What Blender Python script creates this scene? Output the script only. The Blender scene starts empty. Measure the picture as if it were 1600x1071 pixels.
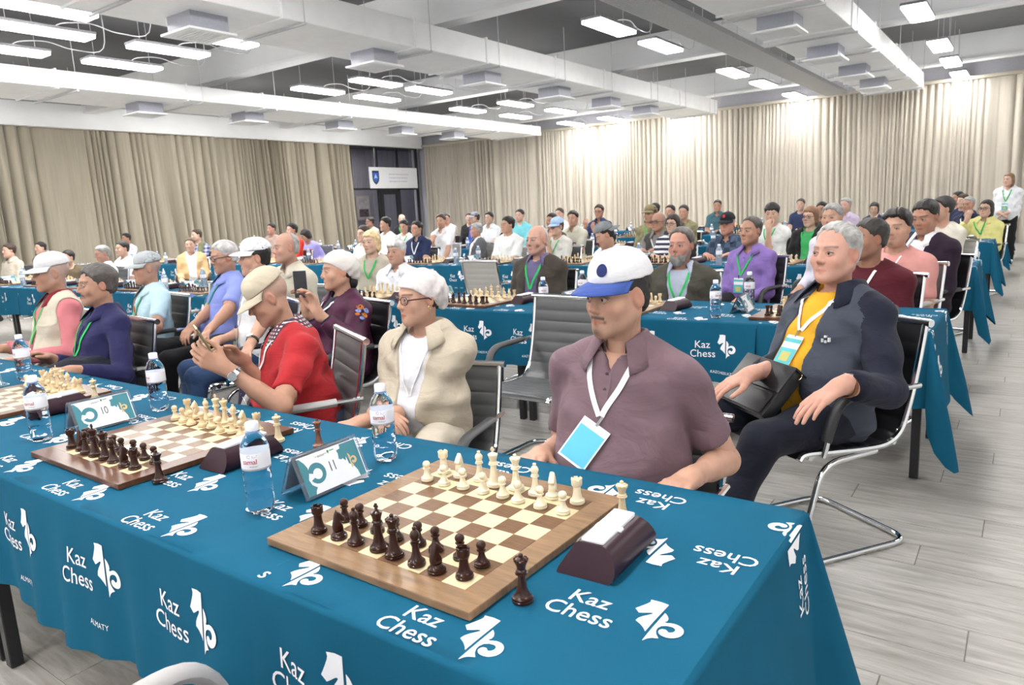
import bpy, bmesh, math, random
import numpy as np
from mathutils import Vector, Matrix

random.seed(7)
rng = np.random.RandomState(11)
PI = math.pi
SC = bpy.context.scene
COL = SC.collection

# ------------------------------------------------------------------ camera
cam_data = bpy.data.cameras.new('camera')
cam = bpy.data.objects.new('camera', cam_data)
COL.objects.link(cam)
yaw, pitch, roll = -0.6253, 0.1808, -0.0509
fwd = Vector((math.sin(yaw) * math.cos(pitch), math.cos(yaw) * math.cos(pitch), -math.sin(pitch)))
rt0 = Vector((math.cos(yaw), -math.sin(yaw), 0))
up0 = rt0.cross(fwd)
rt = rt0 * math.cos(roll) + up0 * math.sin(roll)
up = up0 * math.cos(roll) - rt0 * math.sin(roll)
cam.matrix_world = Matrix(((rt.x, up.x, -fwd.x, 0.3083), (rt.y, up.y, -fwd.y, -0.8022),
                           (rt.z, up.z, -fwd.z, 1.4132), (0, 0, 0, 1)))
cam_data.sensor_fit = 'HORIZONTAL'
cam_data.sensor_width = 36.0
cam_data.lens = 1125.25 / 1600 * 36
cam_data.clip_start = 0.05
cam_data.dof.use_dof = True
cam_data.dof.focus_distance = 2.1
cam_data.dof.aperture_fstop = 8.0
SC.camera = cam

# ------------------------------------------------------------------ world, exposure
W = bpy.data.worlds.new('world')
SC.world = W
W.use_nodes = True
W.node_tree.nodes['Background'].inputs[0].default_value = (0.9, 0.95, 1.0, 1)
W.node_tree.nodes['Background'].inputs[1].default_value = 0.3
SC.view_settings.view_transform = 'Standard'
SC.view_settings.look = 'None'
SC.view_settings.gamma = 1.0
SC.view_settings.use_curve_mapping = False
SC.view_settings.exposure = 0.85
LAMP_STRENGTH = 34.0


# ------------------------------------------------------------------ helpers
def tag(o, label=None, cat=None, group=None, kind=None):
    if label: o['label'] = label
    if cat: o['category'] = cat
    if group: o['group'] = group
    if kind: o['kind'] = kind
    return o


MATS = {}


def mat(name, col, rough=0.6, metal=0.0, var=0.06, scale=30.0, bump=0.0, bscale=200.0, trans=0.0,
        emit=0.0, ior=1.45, sheen=0.0, coat=0.0, spec=0.5, attr=False, stretch=None, alpha=1.0, wrinkle=0.0):
    if name in MATS: return MATS[name]
    m = bpy.data.materials.new(name)
    MATS[name] = m
    m.use_nodes = True
    nt = m.node_tree
    b = nt.nodes['Principled BSDF']
    b.inputs['Roughness'].default_value = rough
    b.inputs['Metallic'].default_value = metal
    b.inputs['IOR'].default_value = ior
    b.inputs['Specular IOR Level'].default_value = spec
    if trans: b.inputs['Transmission Weight'].default_value = trans
    if sheen: b.inputs['Sheen Weight'].default_value = sheen
    if coat: b.inputs['Coat Weight'].default_value = coat
    if alpha < 1: b.inputs['Alpha'].default_value = alpha
    tc = nt.nodes.new('ShaderNodeTexCoord')
    vec = tc.outputs['Object']
    if stretch:
        mp = nt.nodes.new('ShaderNodeMapping')
        mp.inputs['Scale'].default_value = stretch
        nt.links.new(vec, mp.inputs['Vector'])
        vec = mp.outputs['Vector']
    nz = nt.nodes.new('ShaderNodeTexNoise')
    nz.inputs['Scale'].default_value = scale
    nz.inputs['Detail'].default_value = 4
    nt.links.new(vec, nz.inputs['Vector'])
    mr = nt.nodes.new('ShaderNodeMapRange')
    mr.inputs[1].default_value = 0.25
    mr.inputs[2].default_value = 0.75
    mr.inputs[3].default_value = 1 - var
    mr.inputs[4].default_value = 1 + var
    nt.links.new(nz.outputs['Fac'], mr.inputs[0])
    mx = nt.nodes.new('ShaderNodeVectorMath')
    mx.operation = 'SCALE'
    if attr:
        at = nt.nodes.new('ShaderNodeAttribute')
        at.attribute_name = 'Col'
        nt.links.new(at.outputs['Color'], mx.inputs[0])
    else:
        mx.inputs[0].default_value = col[:3]
    nt.links.new(mr.outputs[0], mx.inputs['Scale'])
    nt.links.new(mx.outputs[0], b.inputs['Base Color'])
    if emit:
        b.inputs['Emission Color'].default_value = (*col[:3], 1)
        b.inputs['Emission Strength'].default_value = emit
    if bump:
        n2 = nt.nodes.new('ShaderNodeTexNoise')
        n2.inputs['Scale'].default_value = bscale
        n2.inputs['Detail'].default_value = 3
        nt.links.new(vec, n2.inputs['Vector'])
        bp = nt.nodes.new('ShaderNodeBump')
        bp.inputs['Strength'].default_value = bump
        bp.inputs['Distance'].default_value = 0.002
        nt.links.new(n2.outputs['Fac'], bp.inputs['Height'])
        nt.links.new(bp.outputs[0], b.inputs['Normal'])
    if wrinkle:
        mp2 = nt.nodes.new('ShaderNodeMapping')
        mp2.inputs['Scale'].default_value = (1.0, 1.0, 1.9)
        mp2.inputs['Rotation'].default_value = (.3, .5, .2)
        nt.links.new(tc.outputs['Object'], mp2.inputs['Vector'])
        n3 = nt.nodes.new('ShaderNodeTexNoise')
        n3.inputs['Scale'].default_value = 5.5
        n3.inputs['Detail'].default_value = 3.0
        n3.inputs['Roughness'].default_value = .45
        n3.inputs['Distortion'].default_value = 1.6
        nt.links.new(mp2.outputs[0], n3.inputs['Vector'])
        b2 = nt.nodes.new('ShaderNodeBump')
        b2.inputs['Strength'].default_value = wrinkle
        b2.inputs['Distance'].default_value = .03
        nt.links.new(n3.outputs['Fac'], b2.inputs['Height'])
        if b.inputs['Normal'].links: nt.links.new(b.inputs['Normal'].links[0].from_socket, b2.inputs['Normal'])
        nt.links.new(b2.outputs[0], b.inputs['Normal'])
    return m


def mkmesh(name, verts, faces, smooth=True, colors=None):
    me = bpy.data.meshes.new(name)
    v = np.asarray(verts, dtype=np.float32).reshape(-1, 3)
    if isinstance(faces, np.ndarray) and faces.ndim == 2:
        k = faces.shape[1]
        me.vertices.add(len(v))
        me.vertices.foreach_set('co', v.ravel())
        me.loops.add(faces.size)
        me.loops.foreach_set('vertex_index', faces.astype(np.int32).ravel())
        me.polygons.add(len(faces))
        me.polygons.foreach_set('loop_start', np.arange(0, faces.size, k, dtype=np.int32))
        me.update(calc_edges=True)
        me.validate()
    else:
        me.from_pydata([tuple(map(float, a)) for a in v], [], [tuple(int(i) for i in f) for f in faces])
        me.update()
    if smooth:
        me.polygons.foreach_set('use_smooth', np.ones(len(me.polygons), dtype=bool))
    if colors is not None:
        a = me.attributes.new('Col', 'FLOAT_COLOR', 'POINT')
        c = np.ones((len(me.vertices), 4), dtype=np.float32)
        c[:, :3] = colors
        a.data.foreach_set('color', c.ravel())
    return me


def ob(name, me, m=None, parent=None, loc=(0, 0, 0), rotz=0.0):
    o = bpy.data.objects.new(name, me)
    COL.objects.link(o)
    if parent: o.parent = parent
    o.location = loc
    if rotz: o.rotation_euler = (0, 0, rotz)
    if m is not None and me is not None and not me.materials:
        for q in (m if isinstance(m, (list, tuple)) else [m]): me.materials.append(q)
    return o


def empty(name, loc=(0, 0, 0), rotz=0.0):
    o = bpy.data.objects.new(name, None)
    COL.objects.link(o)
    o.empty_display_size = 0.05
    o.location = loc
    o.rotation_euler = (0, 0, rotz)
    return o


def copy_tree(o, parent=None):
    c = o.copy()
    COL.objects.link(c)
    c.parent = parent
    for ch in o.children: copy_tree(ch, c)
    return c


class MB:
    """collects simple shapes into one mesh"""

    def __init__(s): s.v = []; s.f = []; s.mi = []; s.cur = 0

    def add(s, v, f):
        n = len(s.v)
        s.v += [tuple(a) for a in v]
        s.f += [tuple(i + n for i in q) for q in f]
        s.mi += [s.cur] * len(f)
        return s

    def box(s, x0, x1, y0, y1, z0, z1, b=0.0, M=None):
        bm = bmesh.new()
        bmesh.ops.create_cube(bm, size=1)
        for v in bm.verts:
            v.co = Vector(((x0 + x1) / 2 + v.co.x * (x1 - x0), (y0 + y1) / 2 + v.co.y * (y1 - y0), (z0 + z1) / 2 + v.co.z * (z1 - z0)))
        if b: bmesh.ops.bevel(bm, geom=bm.edges[:], offset=b, segments=1 if b < .004 else 2, affect='EDGES', profile=.5)
        if M is not None: bm.transform(M)
        bm.verts.index_update()
        s.add([v.co[:] for v in bm.verts], [[v.index for v in f.verts] for f in bm.faces])
        bm.free()
        return s

    def tube(s, pts, r, n=8, cap=True, closed=False, flat=1.0):
        P = [Vector(p) for p in pts]
        N = len(P)
        R = r if isinstance(r, (list, tuple)) else [r] * N
        rings = []
        nrm = None
        for i in range(N):
            if closed: t = (P[(i + 1) % N] - P[i - 1]).normalized()
            else: t = (P[min(i + 1, N - 1)] - P[max(i - 1, 0)]).normalized()
            if nrm is None:
                nrm = t.cross(Vector((0, 0, 1)))
                if nrm.length < .1: nrm = t.cross(Vector((1, 0, 0)))
                nrm.normalize()
            else:
                nrm = (nrm - t * nrm.dot(t)).normalized()
            bn = t.cross(nrm)
            rings.append([P[i] + (nrm * math.cos(a) + bn * math.sin(a) * flat) * R[i] for a in [2 * PI * k / n for k in range(n)]])
        v = [p[:] for q in rings for p in q]
        f = []
        for i in range(N if closed else N - 1):
            a = i * n
            b = ((i + 1) % N) * n
            for k in range(n):
                f.append((a + k, a + (k + 1) % n, b + (k + 1) % n, b + k))
        if cap and not closed:
            f.append(tuple(range(n))[::-1])
            f.append(tuple(range((N - 1) * n, N * n)))
        s.add(v, f)
        return s

    def lathe(s, prof, n=24, c=(0, 0, 0)):
        v = []
        f = []
        for r, z in prof:
            for k in range(n):
                a = 2 * PI * k / n
                v.append((c[0] + r * math.cos(a), c[1] + r * math.sin(a), c[2] + z))
        for i in range(len(prof) - 1):
            for k in range(n):
                f.append((i * n + k, i * n + (k + 1) % n, (i + 1) * n + (k + 1) % n, (i + 1) * n + k))
        if prof[0][0] > 1e-6: f.append(tuple(range(n))[::-1])
        if prof[-1][0] > 1e-6: f.append(tuple(range((len(prof) - 1) * n, len(prof) * n)))
        s.add(v, f)
        return s

    def poly_prism(s, pts, y0, y1):
        """outline in xz, extruded along y"""
        n = len(pts)
        v = [(x, y0, z) for x, z in pts] + [(x, y1, z) for x, z in pts]
        f = [tuple(range(n)), tuple(range(2 * n - 1, n - 1, -1))]
        for k in range(n): f.append((k, n + k, n + (k + 1) % n, (k + 1) % n))
        s.add(v, f)
        return s

    def mesh(s, name='mesh', smooth=False, fixn=False):
        me = bpy.data.meshes.new(name)
        me.from_pydata(s.v, [], s.f)
        me.update()
        if fixn:
            bm = bmesh.new()
            bm.from_mesh(me)
            bmesh.ops.recalc_face_normals(bm, faces=bm.faces)
            bm.to_mesh(me)
            bm.free()
        if any(s.mi): me.polygons.foreach_set('material_index', s.mi)
        if smooth:
            me.polygons.foreach_set('use_smooth', [True] * len(me.polygons))
            try: me.set_sharp_from_angle(angle=math.radians(40))
            except Exception: pass
        return me


def fillet(pts, rad, n=5):
    """rounded polyline"""
    P = [Vector(p) for p in pts]
    out = [P[0]]
    for i in range(1, len(P) - 1):
        a = (P[i - 1] - P[i]); b = (P[i + 1] - P[i])
        r = min(rad, a.length * .48, b.length * .48)
        a.normalize(); b.normalize()
        p0 = P[i] + a * r; p1 = P[i] + b * r
        for k in range(n + 1):
            t = k / n
            out.append(p0 * (1 - t) ** 2 + P[i] * 2 * t * (1 - t) + p1 * t * t)
    out.append(P[-1])
    return out


def catmull(pts, n=8):
    P = [np.array(p, float) for p in pts]
    P = [2 * P[0] - P[1]] + P + [2 * P[-1] - P[-2]]
    out = []
    for i in range(1, len(P) - 2):
        for k in range(n):
            t = k / n
            out.append(.5 * (2 * P[i] + (P[i + 1] - P[i - 1]) * t + (2 * P[i - 1] - 5 * P[i] + 4 * P[i + 1] - P[i + 2]) * t * t + (-P[i - 1] + 3 * P[i] - 3 * P[i + 1] + P[i + 2]) * t ** 3))
    out.append(P[-2])
    return out


def text_mesh(s, size=1.0, res=3, spacing=1.0, bold=0.0):
    """2-D triangles of a text, origin at left baseline; (verts Nx2, faces)"""
    cu = bpy.data.curves.new('t', 'FONT')
    cu.body = s
    cu.size = size
    cu.resolution_u = res
    cu.space_character = spacing
    cu.offset = bold * size
    o = bpy.data.objects.new('t', cu)
    COL.objects.link(o)
    dg = bpy.context.evaluated_depsgraph_get()
    me = bpy.data.meshes.new_from_object(o.evaluated_get(dg))
    v = np.array([p.co[:2] for p in me.vertices])
    f = [tuple(p.vertices) for p in me.polygons]
    bpy.data.objects.remove(o)
    bpy.data.meshes.remove(me)
    bpy.data.curves.remove(cu)
    return v, f


def poly2d(pts):
    """triangulate one simple outline"""
    from mathutils.geometry import tessellate_polygon
    t = tessellate_polygon([[Vector((p[0], p[1], 0)) for p in pts]])
    return np.array(pts, float), [tuple(q) for q in t]


def merge2d(items):
    V = []; F = []; n = 0
    for v, f in items:
        v = np.asarray(v, float)
        V.append(v)
        F += [tuple(i + n for i in q) for q in f]
        n += len(v)
    return np.vstack(V), F


def bez(pts, n=6):
    """smooth closed-ish outline through control points: list of (x,y) or ('c',x,y) corner; quadratic rounding"""
    return [tuple(p) for p in pts]


ORD = ['first', 'second', 'third', 'fourth', 'fifth', 'sixth', 'seventh', 'eighth', 'ninth', 'tenth', 'eleventh', 'twelfth', 'thirteenth', 'fourteenth']
# ------------------------------------------------------------------ room
XL, XR, YF, YB, ZC = -19.5, 4.2, -5.0, 21.0, 5.0
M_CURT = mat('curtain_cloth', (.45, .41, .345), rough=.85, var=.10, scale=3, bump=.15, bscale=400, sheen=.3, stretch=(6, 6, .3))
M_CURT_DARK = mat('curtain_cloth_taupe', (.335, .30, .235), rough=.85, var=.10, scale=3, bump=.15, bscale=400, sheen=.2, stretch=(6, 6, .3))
M_WHITE = mat('white_paint', (.84, .85, .86), rough=.7, var=.04, scale=2)
M_CEIL = mat('ceiling_grey', (.15, .153, .16), rough=.85, var=.05, scale=1.5)
M_DUCT = mat('duct_white', (.93, .935, .94), rough=.55, var=.04, scale=4, bump=.1, bscale=8)
M_DARK = mat('dark_metal', (.025, .026, .03), rough=.4, metal=.3)
M_GREYBOX = mat('diffuser_grey', (.40, .41, .47), rough=.5)
M_WIRE = mat('wire', (.55, .56, .58), rough=.5)


def floor_material():
    m = bpy.data.materials.new('floor_laminate')
    m.use_nodes = True
    nt = m.node_tree
    b = nt.nodes['Principled BSDF']
    tc = nt.nodes.new('ShaderNodeTexCoord')
    oi = nt.nodes.new('ShaderNodeObjectInfo')
    sc = nt.nodes.new('ShaderNodeVectorMath'); sc.operation = 'SCALE'; sc.inputs[0].default_value = (37, 53, 11)
    nt.links.new(oi.outputs['Random'], sc.inputs['Scale'])
    ad = nt.nodes.new('ShaderNodeVectorMath'); ad.operation = 'ADD'
    nt.links.new(tc.outputs['Object'], ad.inputs[0]); nt.links.new(sc.outputs[0], ad.inputs[1])
    mp = nt.nodes.new('ShaderNodeMapping'); mp.inputs['Scale'].default_value = (1.6, 14, 1)
    nt.links.new(ad.outputs[0], mp.inputs['Vector'])
    n1 = nt.nodes.new('ShaderNodeTexNoise'); n1.inputs['Scale'].default_value = 2.2; n1.inputs['Detail'].default_value = 8; n1.inputs['Roughness'].default_value = .65; n1.inputs['Distortion'].default_value = .6
    nt.links.new(mp.outputs[0], n1.inputs['Vector'])
    n2 = nt.nodes.new('ShaderNodeTexNoise'); n2.inputs['Scale'].default_value = .9; n2.inputs['Detail'].default_value = 2
    nt.links.new(ad.outputs[0], n2.inputs['Vector'])
    cr = nt.nodes.new('ShaderNodeValToRGB')
    cr.color_ramp.elements[0].position = .28; cr.color_ramp.elements[0].color = (.25, .235, .21, 1)
    cr.color_ramp.elements[1].position = .68; cr.color_ramp.elements[1].color = (.48, .465, .44, 1)
    nt.links.new(n1.outputs['Fac'], cr.inputs[0])
    mr = nt.nodes.new('ShaderNodeMapRange'); mr.inputs[3].default_value = .88; mr.inputs[4].default_value = 1.1
    nt.links.new(n2.outputs['Fac'], mr.inputs[0])
    vm = nt.nodes.new('ShaderNodeVectorMath'); vm.operation = 'SCALE'
    nt.links.new(cr.outputs[0], vm.inputs[0]); nt.links.new(mr.outputs[0], vm.inputs['Scale'])
    nt.links.new(vm.outputs[0], b.inputs['Base Color'])
    b.inputs['Roughness'].default_value = .38
    return m


M_FLOOR = floor_material()
floor = ob('floor', MB().box(XL, XR, YF, YB, -.08, -.004).mesh('floor'), mat('floor_bed', (.2, .19, .17), rough=.8))
tag(floor, kind='structure', label='pale grey wood plank floor')
PL, PW = 1.28, .193
pm = MB()
g = .0014
pm.add([(g, g, -.004), (PL - g, g, -.004), (PL - g, PW - g, -.004), (g, PW - g, -.004), (.003, .003, 0), (PL - .003, .003, 0), (PL - .003, PW - .003, 0), (.003, PW - .003, 0)],
       [(4, 5, 6, 7), (0, 1, 5, 4), (1, 2, 6, 5), (2, 3, 7, 6), (3, 0, 4, 7)])
plank_me = pm.mesh('plank')
plank_me.materials.append(M_FLOOR)
pl = []
j = 0
y = YF
while y < YB - PW:
    x = XL - [0, .55, .95, .3, .75][j % 5]
    while x < XR:
        if x > XL - .01 and x + PL < XR + .01: pl.append((x, y))
        x += PL
    y += PW
    j += 1


def plank_key(p):
    cx, cy = p[0] + .6, p[1] + .1
    v = Vector((cx - .308, cy + .802))
    c = (v.x * -.585 + v.y * .811) / max(v.length, .01)
    return v.length + (0 if c > .74 else 50) - (2.2 if cx > -.9 and cy > .8 else 0)


pl.sort(key=plank_key)
for p in pl[:300]: ob('plank', plank_me, None, floor, (p[0], p[1], 0))
rest = MB()
for p in pl[300:]: rest.add([(v[0] + p[0], v[1] + p[1], v[2]) for v in pm.v], pm.f)
tag(ob('plank_field', rest.mesh('plank_field'), M_FLOOR, floor), kind='stuff')

tag(ob('ceiling', MB().box(XL - .2, XR + .2, YF - .2, YB + .2, ZC, ZC + .1).mesh(), M_CEIL), kind='structure', label='grey painted roof deck above the hanging ducts')
tag(ob('wall_back', MB().box(XL - .2, XR + .2, YB + .18, YB + .3, 0, ZC).mesh(), mat('wall_grey', (.42, .42, .46), rough=.8)), kind='structure')
tag(ob('wall_right', MB().box(XR, XR + .1, YF, YB, 0, ZC).mesh(), M_WHITE), kind='structure')
tag(ob('wall_front', MB().box(XL - .2, XR + .2, YF - .1, YF, 0, ZC).mesh(), M_WHITE), kind='structure')
YD0, YD1 = 17.35, 20.85     # glazed opening in the left wall
wl = MB().box(XL - .25, XL - .15, YF, YD0, 0, ZC).box(XL - .25, XL - .15, YD1, YB + .2, 0, ZC).box(XL - .25, XL - .15, YD0, YD1, 4.0, ZC)
tag(ob('wall_left', wl.mesh(), mat('wall_grey', None)), kind='structure')
# white fascia over the left curtain and thin pelmet over the back one
tag(ob('trim_1', MB().box(XL - .12, XL + .22, YF, YB, 3.98, 4.55, .01).mesh(), M_WHITE), kind='structure', label='white boxed fascia above the left curtain')
tag(ob('trim_2', MB().box(XL + .22, XR, YB - .07, YB + .17, 4.02, 4.1, .01).mesh(), mat('pelmet', (.5, .46, .38), rough=.8)), kind='structure', label='thin beige pelmet along the top of the back curtain')


def curtain(name, L, z0, z1, seed, pitch=.15, amp=.055, slant=0.0):
    r = np.random.RandomState(seed)
    nx = int(L / .013); nz = 12
    u = np.linspace(0, L, nx)
    # uneven pleats
    ph = np.cumsum(1 + .55 * np.interp(u, np.linspace(0, L, int(L / .35)), r.randn(int(L / .35)))) * (u[1] - u[0]) * 2 * PI / pitch
    a = amp * (1 + .5 * np.interp(u, np.linspace(0, L, int(L / .5)), r.randn(int(L / .5))))
    ph2 = np.interp(u, np.linspace(0, L, int(L / .9)), r.randn(int(L / .9))) * 1.5
    V = []
    for k in range(nz):
        t = k / (nz - 1)
        z = z1 + (z0 - z1) * t
        sh = ph + ph2 * t * t
        d = -a * (.6 + .6 * t) * (2 * np.abs(np.sin(sh * .5)) ** .65 - 1 + .35 * np.sin(.37 * sh + ph2))
        V.append(np.stack([u + slant * t + .02 * np.sin(sh * .5) * t, d, np.full(nx, z)], 1))
    V = np.vstack(V)
    i = np.arange(nz - 1)[:, None] * nx + np.arange(nx - 1)[None]
    i = i.ravel()
    return mkmesh(name, V, np.stack([i, i + 1, i + nx + 1, i + nx], 1))


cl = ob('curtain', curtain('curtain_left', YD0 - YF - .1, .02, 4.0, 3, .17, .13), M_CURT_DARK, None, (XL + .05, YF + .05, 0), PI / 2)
tag(cl, 'darker taupe pleated curtain covering the left wall up to the glazed door', 'curtain', 'floor length pleated curtains')
cb = ob('curtain', curtain('curtain_back', XR - XL - .35, .02, 4.04, 5, .15, .06), M_CURT, None, (XL + .3, YB + .02, 0))
tag(cb, 'pale beige pleated curtain covering the whole back wall', 'curtain', 'floor length pleated curtains')

# glazed partition with a door in the left wall
M_GLASS = mat('window_glass', (.9, .92, .95), rough=.02, trans=1.0, ior=1.02, var=0, spec=.3)
M_LILAC = mat('corridor_panel', (.30, .28, .32), rough=.6, var=.08, scale=4, stretch=(1, 14, .1))
win = empty('window_1', (XL, YD0, 0))
tag(win, kind='structure', label='dark framed glass partition with transom beside the corner')
fr = .055


def bar(parent, nm, y0, y1, z0, z1, x0=-.05, x1=.05, m=M_DARK):
    return ob(nm, MB().box(x0, x1, y0, y1, z0, z1, .004).mesh(), m, parent)


WD = YD1 - YD0
for yy in (0, 1.28, 2.35, WD - .07): bar(win, 'mullion', yy, yy + .065, 0, 4.0)
for zz in (3.93, 2.42): bar(win, 'transom', 0, WD, zz, zz + .07, -.045, .045)
bar(win, 'sill_rail', 0, 1.28, 0, .1); bar(win, 'sill_rail', 2.35, WD, 0, .1)
for (a, b_) in ((.09, 1.28), (1.37, 2.35), (2.44, WD - .07)):
    bar(win, 'pane', a, b_, 2.49, 3.93, -.006, .006, M_GLASS)
for (a, b_) in ((.09, 1.28), (2.44, WD - .07)): bar(win, 'pane', a, b_, .1, 2.42, -.006, .006, M_GLASS)
dr = empty('door_1', (XL, YD0 + 1.37, 0))
tag(dr, kind='structure', label='dark framed glass door in the partition')
for (a, b_) in ((0, .14), (.84, .98)): bar(dr, 'door_stile', a, b_, .02, 2.41, -.03, .06)
for (a, b_) in ((.02, .22), (2.25, 2.41)): bar(dr, 'door_rail', .14, .84, a, b_, -.03, .06)
bar(dr, 'door_pane', .14, .84, .22, 2.25, -.006, .006, M_GLASS)
hb = MB().tube(fillet([(.06, .78, .9), (.11, .78, .9), (.11, .78, 1.3), (.06, .78, 1.3)], .03), .012)
ob('door_handle', hb.mesh(smooth=True), mat('steel', (.6, .6, .62), rough=.25, metal=1), dr)
# corridor behind the glass
cor = empty('wall_corridor', (XL - 2.0, YD0, 0))
tag(cor, kind='structure', label='ribbed lilac grey corridor wall behind the glass')
ribs = [MB().box(-.03, .03 if k else .018, -1.2 + k * .155, -1.2 + k * .155 + .147, 0, 4.1).mesh('rib') for k in range(2)]
for k in range(44): ob('ribbed_panel', ribs[k % 2], M_LILAC, cor, (0, (k // 2) * .31, 0))
ob('corridor_ceiling', MB().box(-.1, 1.8, -1.2, 6, 4.1, 4.2).mesh(), mat('corridor_dark', (.08, .08, .09), rough=.8), cor)
ob('corridor_floor', MB().box(-.1, 1.8, -1.2, 6, -.06, -.01).mesh(), mat('corridor_dark', None), cor)
ob('corridor_end', MB().box(-.1, 1.8, 5.6, 5.7, 0, 4.1).mesh(), M_LILAC, cor)
ob('corridor_end', MB().box(-.1, 1.8, -1.25, -1.2, 0, 4.1).mesh(), M_LILAC, cor)
dl = empty('downlight', (XL - .9, YD0 + .6, 4.08))
tag(dl, 'small round corridor downlight seen through the upper glass pane', 'light')
ob('lens', MB().lathe([(.07, 0), (.07, -.012), (0, -.014)], 16).mesh(), mat('downlight_lens', (1, .98, .95), emit=900), dl)
ob('bezel', MB().lathe([(.09, .0), (.09, -.01), (.07, -.012)], 16).mesh(), M_WHITE, dl)
for k, (yy, z0, z1, w) in enumerate(((-.15, .95, 2.5, .55), (1.1, 1.2, 2.35, .62), (1.95, 1.35, 2.3, .7))):
    po = empty('poster', (XL - 1.94, YD0 + yy, 0))
    tag(po, ['tall framed photo poster on corridor wall left of the door', 'framed poster on corridor wall seen left beside the door stile', 'framed poster with a dark group photo seen through the door'][k], 'poster', 'framed posters in the corridor')
    ob('frame', MB().box(0, .03, 0, w, z0, z1, .004).mesh(), mat('poster_frame', (.42, .36, .3), rough=.5), po)
    ob('print', MB().box(.03, .034, .04, w - .04, z0 + .04, z1 - .04).mesh(), mat('poster_paper', (.46, .42, .43), rough=.7, var=.25, scale=5), po)
    ob('photo', MB().box(.034, .037, .1, w - .1, z0 + .12, z0 + .42).mesh(), mat('poster_photo', (.10, .07, .08), rough=.6, var=.8, scale=14), po)
# hanging sign
sg = empty('hanging_sign', (XL + .2, YD0 + .72, 2.45))
tag(sg, 'white rectangular sign with a dark blue crest hanging before the glass', 'sign')
ob('board', MB().box(-.015, .015, 0, 2.52, .02, .78, .006).mesh(), mat('sign_white', (.82, .83, .86), rough=.5, var=.02), sg)
sh = [(-.17, .24), (.17, .24), (.17, -.02), (.15, -.12), (.09, -.2), (0, -.26), (-.09, -.2), (-.15, -.12), (-.17, -.02)]


def flat_yz(pts, x, cy, cz, k=1.0):
    v, f = poly2d(pts)
    return [(x, cy + a * k, cz + b_ * k) for a, b_ in v], f


mbs = MB(); mbs.add(*flat_yz(sh, .0165, .3, .41)); ob('crest', mbs.mesh(), mat('crest_dark', (.03, .028, .05), rough=.5), sg)
mbs = MB(); mbs.add(*flat_yz(sh, .0175, .3, .41, .72)); ob('crest_field', mbs.mesh(), mat('crest_blue', (.04, .12, .5), rough=.5), sg)
mbs = MB(); mbs.add(*flat_yz([(-.09, -.06), (0, .12), (.09, -.06), (0, -.02)], .0185, .3, .42)); ob('crest_device', mbs.mesh(), mat('crest_light', (.45, .65, .8), rough=.5), sg)
mbs = MB()
for zz, w in ((.53, 1.05), (.40, 1.0), (.27, .95)):
    yy = 0.98
    while yy < .98 + w:
        ww = random.uniform(.05, .13)
        mbs.add(*flat_yz([(0, -.022), (ww, -.022), (ww, .022), (0, .022)], .0165, yy, zz))
        yy += ww + .025
ob('text_lines', mbs.mesh(), mat('faint_blue_ink', (.55, .56, .68), rough=.6), sg)
mbs = MB().tube([(0, .3, .78), (0, .3, 1.55)], .004, 6).tube([(0, 2.2, .78), (0, 2.2, 1.55)], .004, 6)
ob('hanger_wire', mbs.mesh(), M_WIRE, sg)

# ------------------------------------------------------------------ ceiling fittings
for k, yy in enumerate((-3.2, 2.7, 8.6, 14.5, 20.35)):
    bm_ = empty('ceiling_beam', (0, yy, 0))
    tag(bm_, kind='structure', label='white steel beam crossing the ceiling above the ducts')
    ob('web', MB().box(XL, XR, -.09, .09, 4.42, 5.0, .01).mesh(), M_WHITE, bm_)
    ob('flange', MB().box(XL, XR, -.16, .16, 4.36, 4.42, .008).mesh(), M_WHITE, bm_)
DUCTS = ((-8.3, -7.05, 'middle', 4.9), (-14.55, -12.95, 'left', 7.6), (-3.23, -2.0, 'right', 5.2))
for (x0, x1, nm, f0) in DUCTS:
    d = empty('air_duct', ((x0 + x1) / 2, 0, 3.8))
    tag(d, 'long white rectangular air duct, %s one of the three under the ceiling' % {'middle': 'the middle', 'left': 'the leftmost', 'right': 'the rightmost'}[nm], 'air duct', 'white ceiling ducts')
    w = (x1 - x0) / 2
    y = YF + .2
    k = 0
    while y < 19.4:
        L = min([1.9, 2.3, 1.7, 2.1][k % 4], 19.8 - y)
        j = random.uniform(-.012, .012)
        ob('duct_section', MB().box(-w + j, w + j, y + .006, y + L - .006, 0 + j * .5, .28 if nm == 'left' else .37, .015).mesh(), M_DUCT, d)
        ob('flange', MB().box(-w - .022, w + .022, y - .018, y + .018, -.02, .30 if nm == 'left' else .39, .004).mesh(), M_DUCT, d)
        ob('hanger_rod', MB().tube([(-w - .03, y + .3, -.03), (-w - .03, y + .3, .93)], .006, 6).tube([(w + .03, y + .3, -.03), (w + .03, y + .3, .93)], .006, 6).box(-w - .05, w + .05, y + .285, y + .315, -.04, -.015).mesh(), M_WIRE, d)
        y += L
        k += 1

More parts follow.
